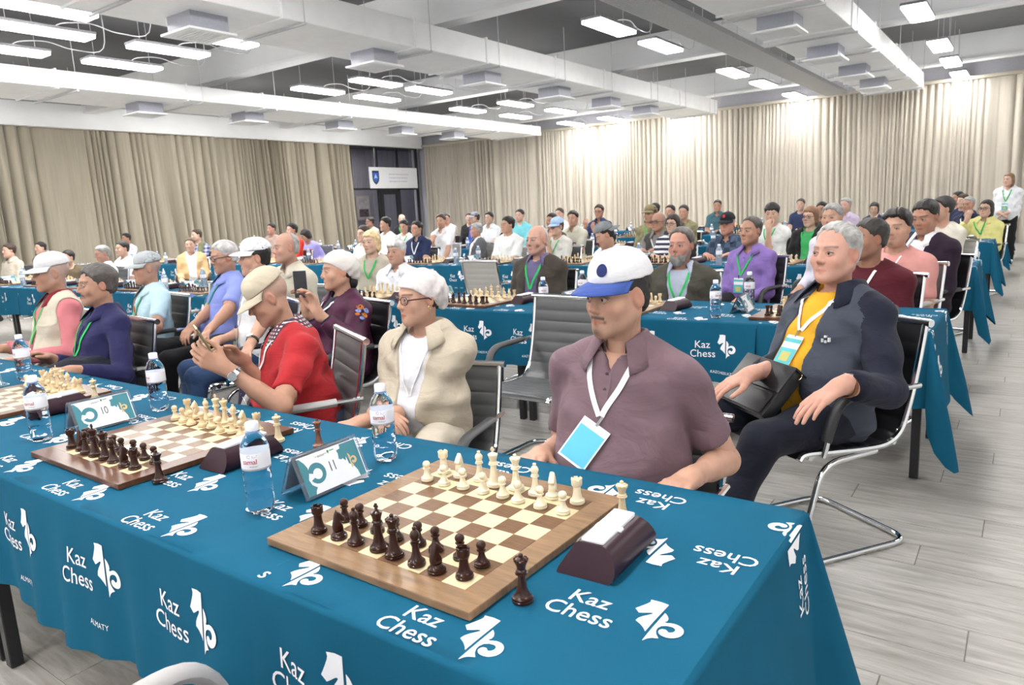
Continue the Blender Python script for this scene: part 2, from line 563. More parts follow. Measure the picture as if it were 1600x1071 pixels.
# supply diffusers under the ducts
dbm = MB().box(-.24, .24, -.24, .24, -.19, 0, .006).mesh('diffuser_box')
dfm = MB().box(-.30, .30, -.30, -.22, -.215, -.19).box(-.30, .30, .22, .30, -.215, -.19).box(-.30, -.22, -.22, .22, -.215, -.19).box(.22, .30, -.22, .22, -.215, -.19).mesh('diffuser_frame')
dsm = MB().box(-.22, .22, -.012, .012, -.213, -.195).mesh('diffuser_slat')
for me_, m_ in ((dbm, M_GREYBOX), (dfm, M_DUCT), (dsm, M_DUCT)): me_.materials.append(m_)
ND = 0
for cx, ys, nm in ((-7.7, (4.4, 7.2, 9.8, 12.2, 14.4, 16.5), 'middle'), (-13.8, (7.0, 9.3, 11.9, 14.1, 16.3), 'left'), (-2.62, (9.8, 12.5, 14.9, 17.0), 'right')):
    for i, yy in enumerate(ys):
        o = empty('air_diffuser', (cx, yy, 3.8))
        tag(o, 'square grey air diffuser under the %s duct, %s from the camera end' % (nm, ORD[i]), 'air diffuser', 'square diffusers below the ducts')
        ob('plenum_box', dbm, None, o)
        ob('grille_frame', dfm, None, o)
        for q in range(8): ob('slat', dsm, None, o, (0, -.19 + q * .054, 0))

# perforated cable tray beside the right duct
ct = empty('cable_tray', (-4.05, 0, 3.98))
tag(ct, 'perforated grey cable tray running along the ceiling beside the right duct', 'cable tray')
M_TRAY = mat('tray_zinc', (.50, .51, .53), rough=.5, metal=.2, var=.2, scale=60)
ob('tray_side', MB().box(-.27, -.26, -4.8, 20.4, 0, .08).mesh(), M_TRAY, ct)
ob('tray_side', MB().box(.26, .27, -4.8, 20.4, 0, .08).mesh(), M_TRAY, ct)
mbs = MB()
y = -4.8
while y < 20.4:
    mbs.box(-.26, .26, y, y + .05, 0, .006)
    y += .068
tag(ob('tray_rungs', mbs.mesh(), M_TRAY, ct), kind='stuff')
mbs = MB()
for k in range(9): mbs.tube([(-.29, -3 + k * 2.9, 0), (-.29, -3 + k * 2.9, .8)], .005, 6).tube([(.29, -3 + k * 2.9, 0), (.29, -3 + k * 2.9, .8)], .005, 6)
ob('hanger_rods', mbs.mesh(), M_WIRE, ct)
cm = MB()
for q in range(3): cm.tube([(-.15 + q * .11, y_ * 1.0 - 4.6, .03 + .012 * math.sin(y_ * 1.7 + q)) for y_ in range(25)], .018, 6)
ob('cables', cm.mesh(smooth=True), mat('cable_grey', (.2, .2, .22), rough=.6), ct)

# LED panels
M_LED = mat('led_diffuser', (1.0, .985, .96), emit=LAMP_STRENGTH, var=0)
M_LEDBODY = mat('led_housing', (.30, .30, .32), rough=.5)
lh = MB().box(-.175, .175, -.6, .6, 0, .045, .012).mesh('led_housing'); lh.materials.append(M_LEDBODY)
lup = MB().box(-.12, .12, -.55, .55, .045, .048).mesh('led_added_uplight'); lup.materials.append(mat('led_added_uplight', (1.0, .985, .96), emit=LAMP_STRENGTH * .05, var=0))  # glowing strip added on the housing top to brighten ceiling and beams
ldf = MB().box(-.16, .16, -.585, .585, -.04, .0, .008).mesh('led_diffuser'); ldf.materials.append(M_LED)
lw = MB().tube([(0, -.45, .045), (0, -.45, .9)], .0035, 5).tube([(0, .45, .045), (0, .45, .9)], .0035, 5).mesh('led_wires'); lw.materials.append(M_WIRE)
lc = MB().tube(catmull([(0, .1, .045), (.02, .25, .13), (.05, .6, .17), (.0, 1.0, .12), (.02, 1.45, .2), (0, 1.5, .9)], 5), .008, 6).mesh('led_cable', smooth=True); lc.materials.append(M_WIRE)
LAMPS = []  # the row nearest the front wall is added, unseen, as fill for faces
for xc, ys in ((-12.0, (-3.8, -1.8, 4.0, 5.75, 9.8, 11.5, 14.8, 17.0, 20.1)), (-10.6, (-3.8, -1.8, 4.0, 5.75, 10.1, 11.7, 15.0, 17.2, 20.2)),
               (-9.55, (3.55, 5.9)), (-8.45, (14.9, 17.15, 20.3)), (-5.1, (-3.8, -1.6, .6, 9.65, 11.55, 15.3, 17.5, 20.3)), (-1.3, (-3.8, -1.6, .6, 12.5, 15.8, 18.1, 20.4)),
               (-5.1, (4.2,)), (-1.3, (4.2, 7.2)), (2.2, (-3.8, .6, 7.2, 12.5)), (-17.2, (-1.8, 1.5, 4.0, 5.75, 9.8, 11.5, 14.8, 17.0))):  # last line: added panels, hidden by the left duct, to light fascia and curtain
    for yy in ys: LAMPS.append((xc, yy))
names = {-12.0: 'left of the middle duct, outer line', -10.6: 'left of the middle duct, inner line', -9.55: 'tucked at the edge of the middle duct', -8.45: 'below the far end of the middle duct', -5.1: 'between middle duct and cable tray', -1.3: 'right of the right duct', 2.2: 'in the line nearest the right wall', -17.2: 'added unseen between left duct and fascia', -3.2: 'close to the front wall, left pair', .5: 'close to the front wall, right pair'}
cnt = {}
for xc, yy in sorted(LAMPS):
    cnt[xc] = cnt.get(xc, 0) + 1
    o = empty('ceiling_light', (xc, yy, 4.1 if xc > -17 else 4.4))
    tag(o, 'hanging light panel %s, %s from the camera' % (names[xc], ORD[cnt[xc] - 1]), 'ceiling light', 'hanging light panels')
    ob('housing', lh, None, o); ob('diffuser', ldf, None, o); ob('added_uplight', lup, None, o); ob('suspension_wire', lw, None, o); ob('power_cable', lc, None, o)
# ------------------------------------------------------------------ tables and printed cloths
TZ = .75
TD = .79
ROWY = {1: -.072, 2: 3.06, 3: 6.4, 4: 9.6, 5: 12.8, 6: 15.9}
TP = 1.18
M_CLOTH = mat('teal_cloth', (.0095, .092, .163), spec=.06, rough=.8, var=.07, scale=5, bump=.25, bscale=900, sheen=0)
M_CLOTHBACK = mat('cloth_lining', (.62, .62, .68), rough=.8)
M_PRINT = mat('white_print', (.80, .81, .85), rough=.7, var=.03)
M_LEG = mat('table_leg_black', (.018, .018, .02), rough=.4)
M_TOP = mat('table_top', (.45, .36, .26), rough=.5)

# --- the horse mark, drawn upright in a unit box (x to the right, y up, height about 1)
HORSE_L = [(.055, .985), (.20, 1.0), (.325, .985), (.325, .2), (.30, .235), (.26, .275), (.19, .33), (.105, .375), (.115, .45), (.15, .52), (.20, .59), (.235, .645), (.225, .665), (.19, .655), (.13, .615), (.06, .575), (-.03, .655), (.0, .72), (.03, .79), (.065, .88), (.075, .93)]


def arc(cx, cy, rx, ry, a0, a1, n=14):
    return [(cx + rx * math.cos(math.radians(a0 + (a1 - a0) * k / n)), cy + ry * math.sin(math.radians(a0 + (a1 - a0) * k / n))) for k in range(n + 1)]


HORSE_R = [(.37, .755), (.43, .70), (.47, .635), (.475, .575), (.45, .535)]
HORSE_R += arc(.60, .39, .175, .175, 128, -122, 18)          # outer swirl
HORSE_R += [(.475, .285), (.475, .33), (.50, .365), (.545, .372), (.575, .35)]
HORSE_R += arc(.585, .405, .075, .075, -80, 110, 8)
HORSE_R += [(.52, .47), (.46, .43), (.435, .36), (.44, .29), (.475, .215), (.54, .145), (.46, .115), (.415, .075), (.375, .0)]


def horse2d(h):
    v, f = merge2d([poly2d(HORSE_L), poly2d(HORSE_R)])
    return v * h, f


def subdiv2d(v, f, maxlen):
    bm = bmesh.new()
    vs = [bm.verts.new((a[0], a[1], 0)) for a in v]
    for q in f:
        try: bm.faces.new([vs[i] for i in q])
        except ValueError: pass
    bmesh.ops.triangulate(bm, faces=bm.faces[:])
    for _ in range(4):
        es = [e for e in bm.edges if e.calc_length() > maxlen]
        if not es: break
        bmesh.ops.subdivide_edges(bm, edges=es, cuts=1, use_grid_fill=False)
        bmesh.ops.triangulate(bm, faces=[q for q in bm.faces if len(q.verts) > 3])
    bm.verts.index_update()
    V = np.array([p.co[:2] for p in bm.verts])
    F = [tuple(p.index for p in q.verts) for q in bm.faces]
    bm.free()
    return V, F


def logo2d(fine):
    """mark with the two words at its left; origin at the middle of the mark"""
    res = 3 if fine else 1
    hv, hf = horse2d(.118)
    hv = hv - np.array([.036, .058])
    kv, kf = text_mesh('Kaz', .052, res, 1.0, .003)
    cv, cf = text_mesh('Chess', .052, res, 1.0, .003)
    kv = kv + np.array([-.155, -.012]); cv = cv + np.array([-.178, -.058])
    v, f = merge2d([(hv, hf), (kv, kf), (cv, cf)])
    return subdiv2d(v, f, .022) if fine else (v, f)


LOGO = {True: logo2d(True), False: logo2d(False)}
ALM = {k: text_mesh('ALMATY', .021, 2 if k else 1, 1.05) for k in (True, False)}
KZ = {k: text_mesh('KAZCHESS.KZ', .021, 2 if k else 1, 1.0) for k in (True, False)}


def cloth(x0, x1, y0, seed, fine, end, word, drop=.36, wavy=1.0):
    """one cloth over the table row between x0 and x1 (x1 = right edge), front at y0; end=True: also hangs over the right end.
    returns cloth mesh, print mesh"""
    r = np.random.RandomState(seed)
    L = x1 - x0
    ph = r.rand(8) * 6.28
    am = wavy * (.006 + .010 * r.rand(4))
    rad = .005

    def fr(s, t, side):
        """front (side=-1) or back (side=1) skirt; s = x, t = distance below the edge"""
        w = am[0] * np.sin(s * 9 + ph[0]) + am[1] * np.sin(s * 21 + ph[1]) + am[2] * .6 * np.sin(s * 37 + ph[2])
        k = np.clip(t / .3, 0, 1.3)
        y = (y0 - rad * (1 - np.exp(-t / rad * 1.5)) - .004 * np.clip(t / .004, 0, 1) - k * (.018 + w)) if side < 0 else (y0 + TD + rad * (1 - np.exp(-t / rad * 1.5)) + .004 * np.clip(t / .004, 0, 1) + k * (.02 + w))
        return y

    def top(x, y):
        return TZ + .0015 + .0013 * np.sin(y * 31 + x * 3 + ph[3]) * np.sin(x * 4 + ph[4]) * wavy + .0008 * np.sin(x * 13 + y * 5 + ph[5]) * wavy

    def hem(s): return drop * (1 + .05 * np.sin(s * 5.3 + ph[6]) * wavy)

    nx = max(int(L / (.03 if fine else .12)), 4)
    xs = np.linspace(x0, x1, nx + 1)
    ts = np.array([0, .002, .005, .010, .03, .06, .1, .16, .22, .28, .34, 1.0]) if fine else np.array([0, .004, .012, .12, 1.0])
    ys = np.linspace(y0, y0 + TD, 18 if fine else 5)
    cols = []
    for x in xs:
        c = []
        h = hem(x)
        for t in ts[::-1]:
            tt = t * h / 1.0 if t == 1.0 else min(t, h * .95)
            c.append((x, float(fr(x, tt, -1)), TZ - tt + (.002 if tt < .001 else 0)))
        for y in ys: c.append((x, y, float(top(x, y))))
        for t in ts:
            tt = t * h if t == 1.0 else min(t, h * .95)
            c.append((x, float(fr(x, tt, 1)), TZ - tt + (.002 if tt < .001 else 0)))
        cols.append(c)
    n = len(cols[0])
    V = [p for c in cols for p in c]
    F = []
    for i in range(len(cols) - 1):
        for k in range(n - 1): F.append((i * n + k, (i + 1) * n + k, (i + 1) * n + k + 1, i * n + k + 1))
    EH = .44

    def endp(y, t):
        """hang over the right end"""
        k = np.clip(t / .3, 0, 1.5)
        return x1 + .004 * np.clip(t / .004, 0, 1) + rad * (1 - np.exp(-t / rad * 1.5)) + k * (.03 + .012 * np.sin(y * 9 + ph[7]))

    if end:
        # skirt round the right end: from the front-right corner round to the back-right corner
        path = []
        na = 9 if fine else 5
        for k in range(na): path.append(('c', -1, k / (na - 1)))
        for y in np.linspace(y0, y0 + TD, 14 if fine else 6)[1:-1]: path.append(('e', y, 0))
        for k in range(na): path.append(('c', 1, 1 - k / (na - 1)))
        base = len(V)
        m = len(ts)
        for (kd, a, b_) in path:
            for t in ts:
                if kd == 'e':
                    u = (a - y0) / TD
                    h = EH * (1 + .10 * (2 * u - 1) ** 2)
                    tt = t * h if t == 1.0 else min(t * 1.25, h * .95)
                    V.append((float(endp(a, tt)), a, TZ - tt + (.002 if tt < .001 else 0)))
                else:
                    # corner: surplus cloth hangs as a deep pointed fold
                    pk = math.sin(PI * b_) ** .8
                    h = (drop * (1 - b_) + EH * 1.1 * b_) + .21 * pk
                    tt = t * h if t == 1.0 else min(t * 1.25, h * .95)
                    an = b_ * PI / 2
                    yy = y0 if a < 0 else y0 + TD
                    k = np.clip(tt / .3, 0, 2.0)
                    out = rad * (1 - math.exp(-tt / rad * 1.5)) + .004 * min(tt / .004, 1) + k * (.02 + .075 * pk)
                    V.append((x1 + out * math.sin(an), yy + a * out * math.cos(an), TZ - tt + (.002 if tt < .001 else 0)))
        for i in range(len(path) - 1):
            for k in range(m - 1): F.append((base + i * m + k, base + i * m + k + 1, base + (i + 1) * m + k + 1, base + (i + 1) * m + k))
    me = bpy.data.meshes.new('tablecloth')
    me.from_pydata([tuple(map(float, p)) for p in V], [], F)
    bm = bmesh.new()
    bm.from_mesh(me)
    bmesh.ops.remove_doubles(bm, verts=bm.verts, dist=.0006)
    bmesh.ops.recalc_face_normals(bm, faces=bm.faces)
    # make normals point up on the top
    bm.to_mesh(me)
    bm.free()
    me.polygons.foreach_set('use_smooth', [True] * len(me.polygons))
    # prints
    lv, lf = LOGO[fine]
    PV = []; PF = []; PRN = []

    def put(v, f, fn):
        k = len(PV)
        ok = fn(v)
        if ok is None: return
        PRN.append((ok, list(f)))
        PV.extend(ok)
        PF.extend([tuple(i + k for i in q) for q in f])

    eps = .0012

    def on_top(cx, cy, flip):
        def fn(v):
            w = v * (-1 if flip else 1)
            x = cx + w[:, 0]; y = cy + w[:, 1]
            if x.min() < x0 + .003: x = np.maximum(x, x0 + .003)
            out = []
            for a, b_ in zip(x, y):
                if end and a > x1 - .004:
                    t = a - x1 + .004
                    out.append((float(endp(b_, t)) + eps * 1.5, b_, TZ - t))
                elif b_ < y0 + .003:
                    t = y0 + .003 - b_
                    out.append((a, float(fr(a, t, -1)) - eps * 1.5, TZ - t))
                else: out.append((a, b_, float(top(a, b_)) + eps))
            return out
        return fn

    def on_front(cx, ct):
        def fn(v):
            x = np.clip(cx + v[:, 0], x0 + .003, x1 - .003); t = ct - v[:, 1]
            return [(a, float(fr(a, b_, -1)) - eps * 1.6, TZ - b_) for a, b_ in zip(x, t)]
        return fn

    k0 = -30
    for k in range(-2, 60):
        for rowx, yy, fl in ((-.36, .062, False), (-.145, .245, False), (-.235, .475, True), (-.035, .675, True)):
            cx = rowx - .42 * k
            lo, hi = (cx - .165, cx + .06) if not fl else (cx - .06, cx + .165)
            if hi < x0 + .02 or (lo > x1 - .02): continue
            if not end and hi > x1 + .02 and not fine: continue
            if not end and lo > x1 - .06: continue
            if not end and hi > x1: continue
            put(lv, lf, on_top(cx, y0 + yy, fl))
        cx = -.182 - .42 * k
        if cx - .165 > x0 and cx + .06 < x1:
            put(lv * 1.12, lf, on_front(cx, .135))
        cx = -.27 - .42 * k
        wv, wf = (ALM if word == 'A' else KZ)[fine]
        if cx - .02 > x0 and cx + .15 < x1: put(wv, wf, on_front(cx, .29))
    if end and fine is not None:
        # one mark on the end panel
        for yy in (.22,):
            def fn(v, yy=yy):
                return [(float(endp(y0 + yy + a, .22 - b_)) + eps * 1.6, y0 + yy + a, TZ - .22 + b_) for a, b_ in v]
            put(lv * 1.15, lf, fn)
    out = []
    for pv, pf in (PRN if fine else [(PV, PF)]):
        pme = bpy.data.meshes.new('cloth_print')
        pme.from_pydata(pv, [], pf)
        pme.update()
        pme.materials.append(M_PRINT)
        out.append(pme)
    return me, out


# table unit
leg_me = MB().box(-.02, .02, -.02, .02, 0, TZ - .03, .003).mesh('leg')
top_me = MB().box(-TP / 2 + .002, TP / 2 - .002, 0, TD, TZ - .026, TZ - .002, .003).mesh('table_top')
rail_x = MB().box(-TP / 2 + .06, TP / 2 - .06, -.015, .015, TZ - .066, TZ - .026).mesh('rail')
rail_y = MB().box(-.015, .015, .06, TD - .06, TZ - .066, TZ - .026).mesh('rail')
foot_me = MB().lathe([(.014, 0), (.016, .004), (.016, .012)], 10).mesh('foot')
for q, m_ in ((leg_me, M_LEG), (top_me, M_TOP), (rail_x, M_LEG), (rail_y, M_LEG), (foot_me, M_LEG)): q.materials.append(m_)
ROWN = {1: 'front row', 2: 'second row', 3: 'third row', 4: 'fourth row', 5: 'fifth row', 6: 'back row'}
NT = {1: 4, 2: 10, 3: 12, 4: 13, 5: 12, 6: 11}


def table(row, i):
    o = empty('table', (-.045 - TP * (i + .5), ROWY[row], 0))
    tag(o, 'black legged table in the %s, %s from the right end, under teal cloth' % (ROWN[row], ORD[i]), 'table', 'tables set end to end in rows')
    ob('table_top', top_me, None, o)
    for sx in (-1, 1):
        for yy in (.045, TD - .045):
            ob('leg', leg_me, None, o, (sx * (TP / 2 - .04), yy, .004))
        ob('rail', rail_y, None, o, (sx * (TP / 2 - .04), 0, 0))
    for yy in (.045, TD - .045): ob('rail', rail_x, None, o, (0, yy, 0))
    return o


for row, n in NT.items():
    for i in range(n): table(row, i)
far_cl = {}
for row, n in NT.items():
    xe = -.045
    edges = [xe, -.855]
    while edges[-1] > -.045 - TP * n + .4: edges.append(max(edges[-1] - 2.36, -.045 - TP * n))
    for c in range(len(edges) - 1):
        x1, x0 = edges[c], edges[c + 1]
        fine = row == 1 or (row == 2 and c < 3)
        key = (round(x1 - x0, 3), c == 0, c)
        if not fine and row > 2 and key in far_cl:
            cm_, pmsh = far_cl[key]
        else:
            yb = ROWY[row] if fine or row == 2 else 0.0
            cm_, pmsh = cloth(x0, x1, yb, 17 * row + c, fine, c == 0, 'A' if row == 1 else 'K')
            cm_.materials.append(M_CLOTH)
            if row > 2: far_cl[key] = (cm_, pmsh)
        o = ob('tablecloth', cm_, None, None, (0, 0 if (fine or row == 2) else ROWY[row], .0012 if c % 2 == 0 else 0))
        tag(o, ('teal printed tablecloth hanging over the right end of the %s' % ROWN[row]) if c == 0 else
            'teal printed tablecloth on the %s, %s cloth from the right end' % (ROWN[row], ORD[c]), 'tablecloth', 'teal tablecloths with white print')
        for q in pmsh:
            w = ob('printed_lettering', q, None, o)
            if not fine: w['kind'] = 'stuff'
# ------------------------------------------------------------------ chess sets
M_LIGHTP = mat('boxwood', (.66, .52, .32), rough=.35, var=.06, scale=60, coat=.2)
M_CREAMP = mat('pale_boxwood', (.74, .66, .49), rough=.35, var=.05, scale=60, coat=.2)
M_DARKP = mat('rosewood', (.032, .009, .006), rough=.28, var=.35, scale=70, coat=.35, spec=.25)
M_MIDP = mat('red_rosewood', (.16, .055, .030), rough=.25, var=.25, scale=70, coat=.5)
M_BOARDW = mat('board_walnut', (.235, .142, .078), rough=.42, var=.28, scale=7, stretch=(2, 14, 4), coat=.02, spec=.3)
M_BOARDD = mat('board_dark_edge', (.11, .045, .022), rough=.35, var=.2, scale=9, stretch=(2, 14, 4), coat=.02, spec=.3)
M_SQL = mat('square_maple', (.66, .55, .34), rough=.45, var=.05, scale=12, stretch=(2, 12, 2), coat=0, spec=.2)
M_SQD = mat('square_walnut', (.155, .083, .045), rough=.35, var=.3, scale=12, stretch=(2, 14, 2), coat=0, spec=.2)
M_FELT = mat('green_felt', (.05, .12, .03), rough=.9)
mm = .001


def base_prof(R, H):
    """foot of every turned piece"""
    return [(R * .97, .0), (R, 1.2), (R, 3.6), (R * .93, 4.6), (R * .97, 6.0), (R * .95, 8.2), (R * .80, 9.6), (R * .74, 10.8), (R * .70, 11.6)]


PROF = {
    'pawn': base_prof(15.5, 50) + [(8.6, 15), (6.6, 21), (5.8, 27), (5.6, 29.2), (8.8, 30.2), (9.2, 31.4), (8.6, 32.6), (6.0, 33.4), (6.6, 34.6), (8.4, 36.6), (9.5, 40), (9.2, 43.6), (7.2, 47.2), (4, 49.2), (0, 50)],
    'rook': base_prof(17, 56) + [(10.5, 16), (8.8, 24), (8.2, 34), (8.6, 38.5), (11.4, 41), (12.2, 43), (12.4, 55), (9.4, 55), (9.2, 50), (0, 49.5)],
    'bishop': base_prof(17.5, 72) + [(9.6, 17), (7.2, 27), (6.0, 38), (5.8, 42), (9.6, 43.2), (10, 44.6), (7.2, 46), (8.8, 47.4), (8.6, 48.6), (6.2, 50), (7.8, 53), (9.4, 57.5), (9.0, 62), (6.6, 66.6), (3.4, 69.4), (3.3, 70.2), (4.3, 72.2), (3.8, 74.6), (0, 76)],
    'queen': base_prof(19, 86) + [(10.8, 18), (8.2, 29), (6.9, 42), (6.8, 49), (11, 50.4), (11.4, 52), (8.2, 53.6), (9.8, 55.2), (9.4, 56.8), (7.4, 58.6), (8.8, 66), (12.2, 73.4), (12.6, 75.6), (10.8, 76.2), (8.8, 77.8), (5.4, 80.2), (3.4, 81), (4.4, 83), (4.2, 85), (2.2, 87), (0, 87.4)],
    'king': base_prof(19.5, 95) + [(11.4, 18), (8.8, 30), (7.4, 44), (7.3, 52), (11.6, 53.4), (12, 55), (8.8, 56.6), (10.4, 58.2), (10, 59.8), (8.0, 61.6), (9.0, 68), (12.0, 77), (12.2, 78.4), (9.6, 80.2), (4.6, 82.4), (3.4, 83)],
}


def piece_mesh(kind, n=20):
    b = MB()
    if kind == 'knight':
        b.lathe([(r * mm, z * mm) for r, z in base_prof(17.5, 60) + [(10.5, 15.5), (11, 17), (0, 17.5)]], n)
        out = [(10.5, 16), (11.5, 23), (10.5, 31), (8.2, 39), (7.2, 46), (5.4, 52), (2.6, 57), (1.2, 61.5), (-.6, 57.5), (-4.6, 55.5), (-8.6, 51), (-11.4, 46.4), (-15, 43), (-15.6, 39.8), (-13.6, 37.2), (-10.6, 37.4), (-8.2, 39.4), (-4.4, 39.2), (-3.8, 37.2), (-6.6, 32), (-9.6, 26.5), (-10.2, 21), (-9.6, 16)]
        ctr = np.array([-.5, 36.])
        O = np.array(out)
        L = []
        for w, k in ((8.2, .62), (7.4, .84), (5.2, .96), (0, 1.0), (-5.2, .96), (-7.4, .84), (-8.2, .62)):
            q = ctr + (O - ctr) * np.array([k, 1 - (1 - k) * .55])
            L.append([(w * mm * (1.0 - .28 * max(0, (z - 34) / 26)), -x * mm, z * mm) for x, z in q])
        N = len(out)
        v = [p for q in L for p in q]
        f = [tuple(range(N)), tuple(range(6 * N, 7 * N))[::-1]]
        for i in range(6):
            for k in range(N): f.append((i * N + k, (i + 1) * N + k, (i + 1) * N + (k + 1) % N, i * N + (k + 1) % N))
        b.add(v, f)
        return b.mesh('knight', smooth=True, fixn=True)
    b.lathe([(r * mm, z * mm) for r, z in PROF[kind]], n)
    if kind == 'king':
        b.box(-.0028, .0028, -.002, .002, .0825, .0965, .0007).box(-.0052, .0052, -.002, .002, .0878, .0925, .0007)
    if kind == 'queen':
        for k in range(9):
            a = 2 * PI * k / 9
            b.box(-.0026, .0026, -.0016, .0016, 0, .0042, .0006, Matrix.Translation((.0113 * math.cos(a), .0113 * math.sin(a), .0738)) @ Matrix.Rotation(a + PI / 2, 4, 'Z'))
    if kind == 'rook':
        for k in range(5):
            a = 2 * PI * (k + .5) / 5
            b.box(-.0045, .0045, -.0014, .0014, 0, .0035, .0004, Matrix.Translation((.0109 * math.cos(a), .0109 * math.sin(a), .0545)) @ Matrix.Rotation(a + PI / 2, 4, 'Z'))
    return b.mesh(kind, smooth=True)


PM = {}
for kd in ('pawn', 'rook', 'bishop', 'queen', 'king', 'knight'):
    for lod in (20, 10):
        for cn, m_ in (('light', M_LIGHTP), ('cream', M_CREAMP), ('dark', M_DARKP), ('mid', M_MIDP)):
            me_ = piece_mesh(kd, lod) if cn == 'light' else PM[(kd, 'light', lod)].copy()
            me_.materials.clear(); me_.materials.append(m_)
            PM[(kd, cn, lod)] = me_
FELT = MB().lathe([(.0150, 0), (.0153, .0009)], 16).mesh('felt'); FELT.materials.append(M_FELT)
CNAME = {'light': 'light wooden', 'cream': 'cream', 'dark': 'dark brown', 'mid': 'reddish brown'}


def piece(kind, cn, loc, label, group, rot=0.0, lod=20):
    o = ob('chess_' + kind, PM[(kind, cn, lod)], None, None, (loc[0], loc[1], loc[2] + .0009), rot)
    tag(o, label, 'chess piece', group)
    if lod == 20: ob('felt_base', FELT, None, o, (0, 0, -.0009))
    return o


SQ = .055
sqm = {}
for nm, m_ in (('l', M_SQL), ('d', M_SQD)):
    q = MB().box(-SQ / 2 + .0002, SQ / 2 - .0002, -SQ / 2 + .0002, SQ / 2 - .0002, -.0006, .0003).mesh('square')
    q.materials.append(m_); sqm[nm] = q
BT = .016
board_parts = {}
BACK = ['rook', 'knight', 'bishop', 'king', 'queen', 'bishop', 'knight', 'rook']


def board_frame(dark):
    k = ('f', dark)
    if k not in board_parts:
        H = .5475 / 2; h = 4 * SQ
        b = MB().box(-H, H, -H, H, 0, BT - .0008, .0015)
        me_ = b.mesh('board_slab'); me_.materials.append(M_BOARDD if dark else M_BOARDW)
        bs = []
        for (x0, x1, y0, y1) in ((-H, H, -H, -h), (-H, H, h, H), (-H, -h, -h, h), (h, H, -h, h)):
            q = MB().box(x0, x1, y0, y1, BT - .001, BT, .0003).mesh('border'); q.materials.append(M_BOARDD if dark else M_BOARDW); bs.append(q)
        far = []
        for par in (0, 1):
            b = MB()
            for i in range(8):
                for j in range(8):
                    if (i + j) % 2 == par: b.box((i - 4) * SQ, (i - 3) * SQ, (j - 4) * SQ, (j - 3) * SQ, BT - .001, BT)
            q = b.mesh('squares'); q.materials.append(M_SQL if par else M_SQD); far.append(q)
        board_parts[k] = (me_, bs, far)
    return board_parts[k]


SETN = 0


def chess_board(cx, cy, z, rotz, detail, dark, where, short, lt='light'):
    """detail 2: squares and pieces as objects, 1: pieces as objects, 0: far set"""
    o = empty('chess_board', (cx, cy, z), rotz)
    tag(o, 'wooden chess board %s' % where, 'chess board', 'chess boards along the table rows')
    slab, bs, far = board_frame(dark)
    ob('slab', slab, None, o)
    for q in bs: ob('border', q, None, o)
    if detail == 2:
        for i in range(8):
            for j in range(8): ob('square', sqm['l' if (7 - i + j) % 2 == 0 else 'd'], None, o, ((i - 3.5) * SQ, (j - 3.5) * SQ, BT))
    else:
        tag(ob('light_squares', far[1], None, o), kind='stuff'); tag(ob('dark_squares', far[0], None, o), kind='stuff')
    r = random.Random(int(cx * 100) + int(cy * 77))
    c, s = math.cos(rotz), math.sin(rotz)

    def wp(i, j):
        x = (i - 3.5) * SQ + r.uniform(-.006, .006); y = (j - 3.5) * SQ + r.uniform(-.006, .006)
        return (cx + c * x - s * y, cy + s * x + c * y, z + BT + .0004)

    dk = 'dark'
    if detail == 0:
        b = {}
        for nm, rows in ((lt, (7, 6)), (dk, (0, 1))):
            b = MB()
            for i in range(8):
                for j, kd in ((rows[0], BACK[i]), (rows[1], 'pawn')):
                    p = wp(i, j)
                    H = {'pawn': 50, 'rook': 56, 'knight': 60, 'bishop': 74, 'queen': 86, 'king': 95}[kd]
                    b.lathe([(.016, 0), (.016, .006), (.008, .016), (.006, H * .62 * mm), (.010, H * .66 * mm), (.0095, H * .88 * mm), (0, H * mm)], 6, p)
            q = ob('chess_pieces', b.mesh('pieces', smooth=True), M_LIGHTP if nm == lt else M_DARKP)
            tag(q, '%s chess pieces set up on %s' % ('pale' if nm == lt else 'dark', short), 'chess pieces', 'distant chess sets', 'stuff')
        return o
    lod = 20 if detail == 2 else 10
    for i in range(8):
        for j, kd, cn in ((7, BACK[i], lt), (6, 'pawn', lt), (0, BACK[i], dk), (1, 'pawn', dk)):
            lab = '%s %s, %s from left, %s row of %s' % (CNAME[cn], kd, ORD[i], {0: 'nearest', 1: 'second', 6: 'seventh', 7: 'farthest'}[j], short)
            piece(kd, cn, wp(i, j), lab, 'chess pieces on ' + short, (0 if cn == dk else PI) + r.uniform(-.5, .5) + rotz, lod)
    return o


# ------------------------------------------------------------------ clock, number card, bottle
M_CLK = mat('clock_plum', (.026, .008, .015), rough=.36, var=.05, spec=.35)
M_CLKW = mat('clock_white', (.86, .86, .90), rough=.35, var=.01)
M_CLKG = mat('clock_display', (.36, .33, .29), rough=.25)


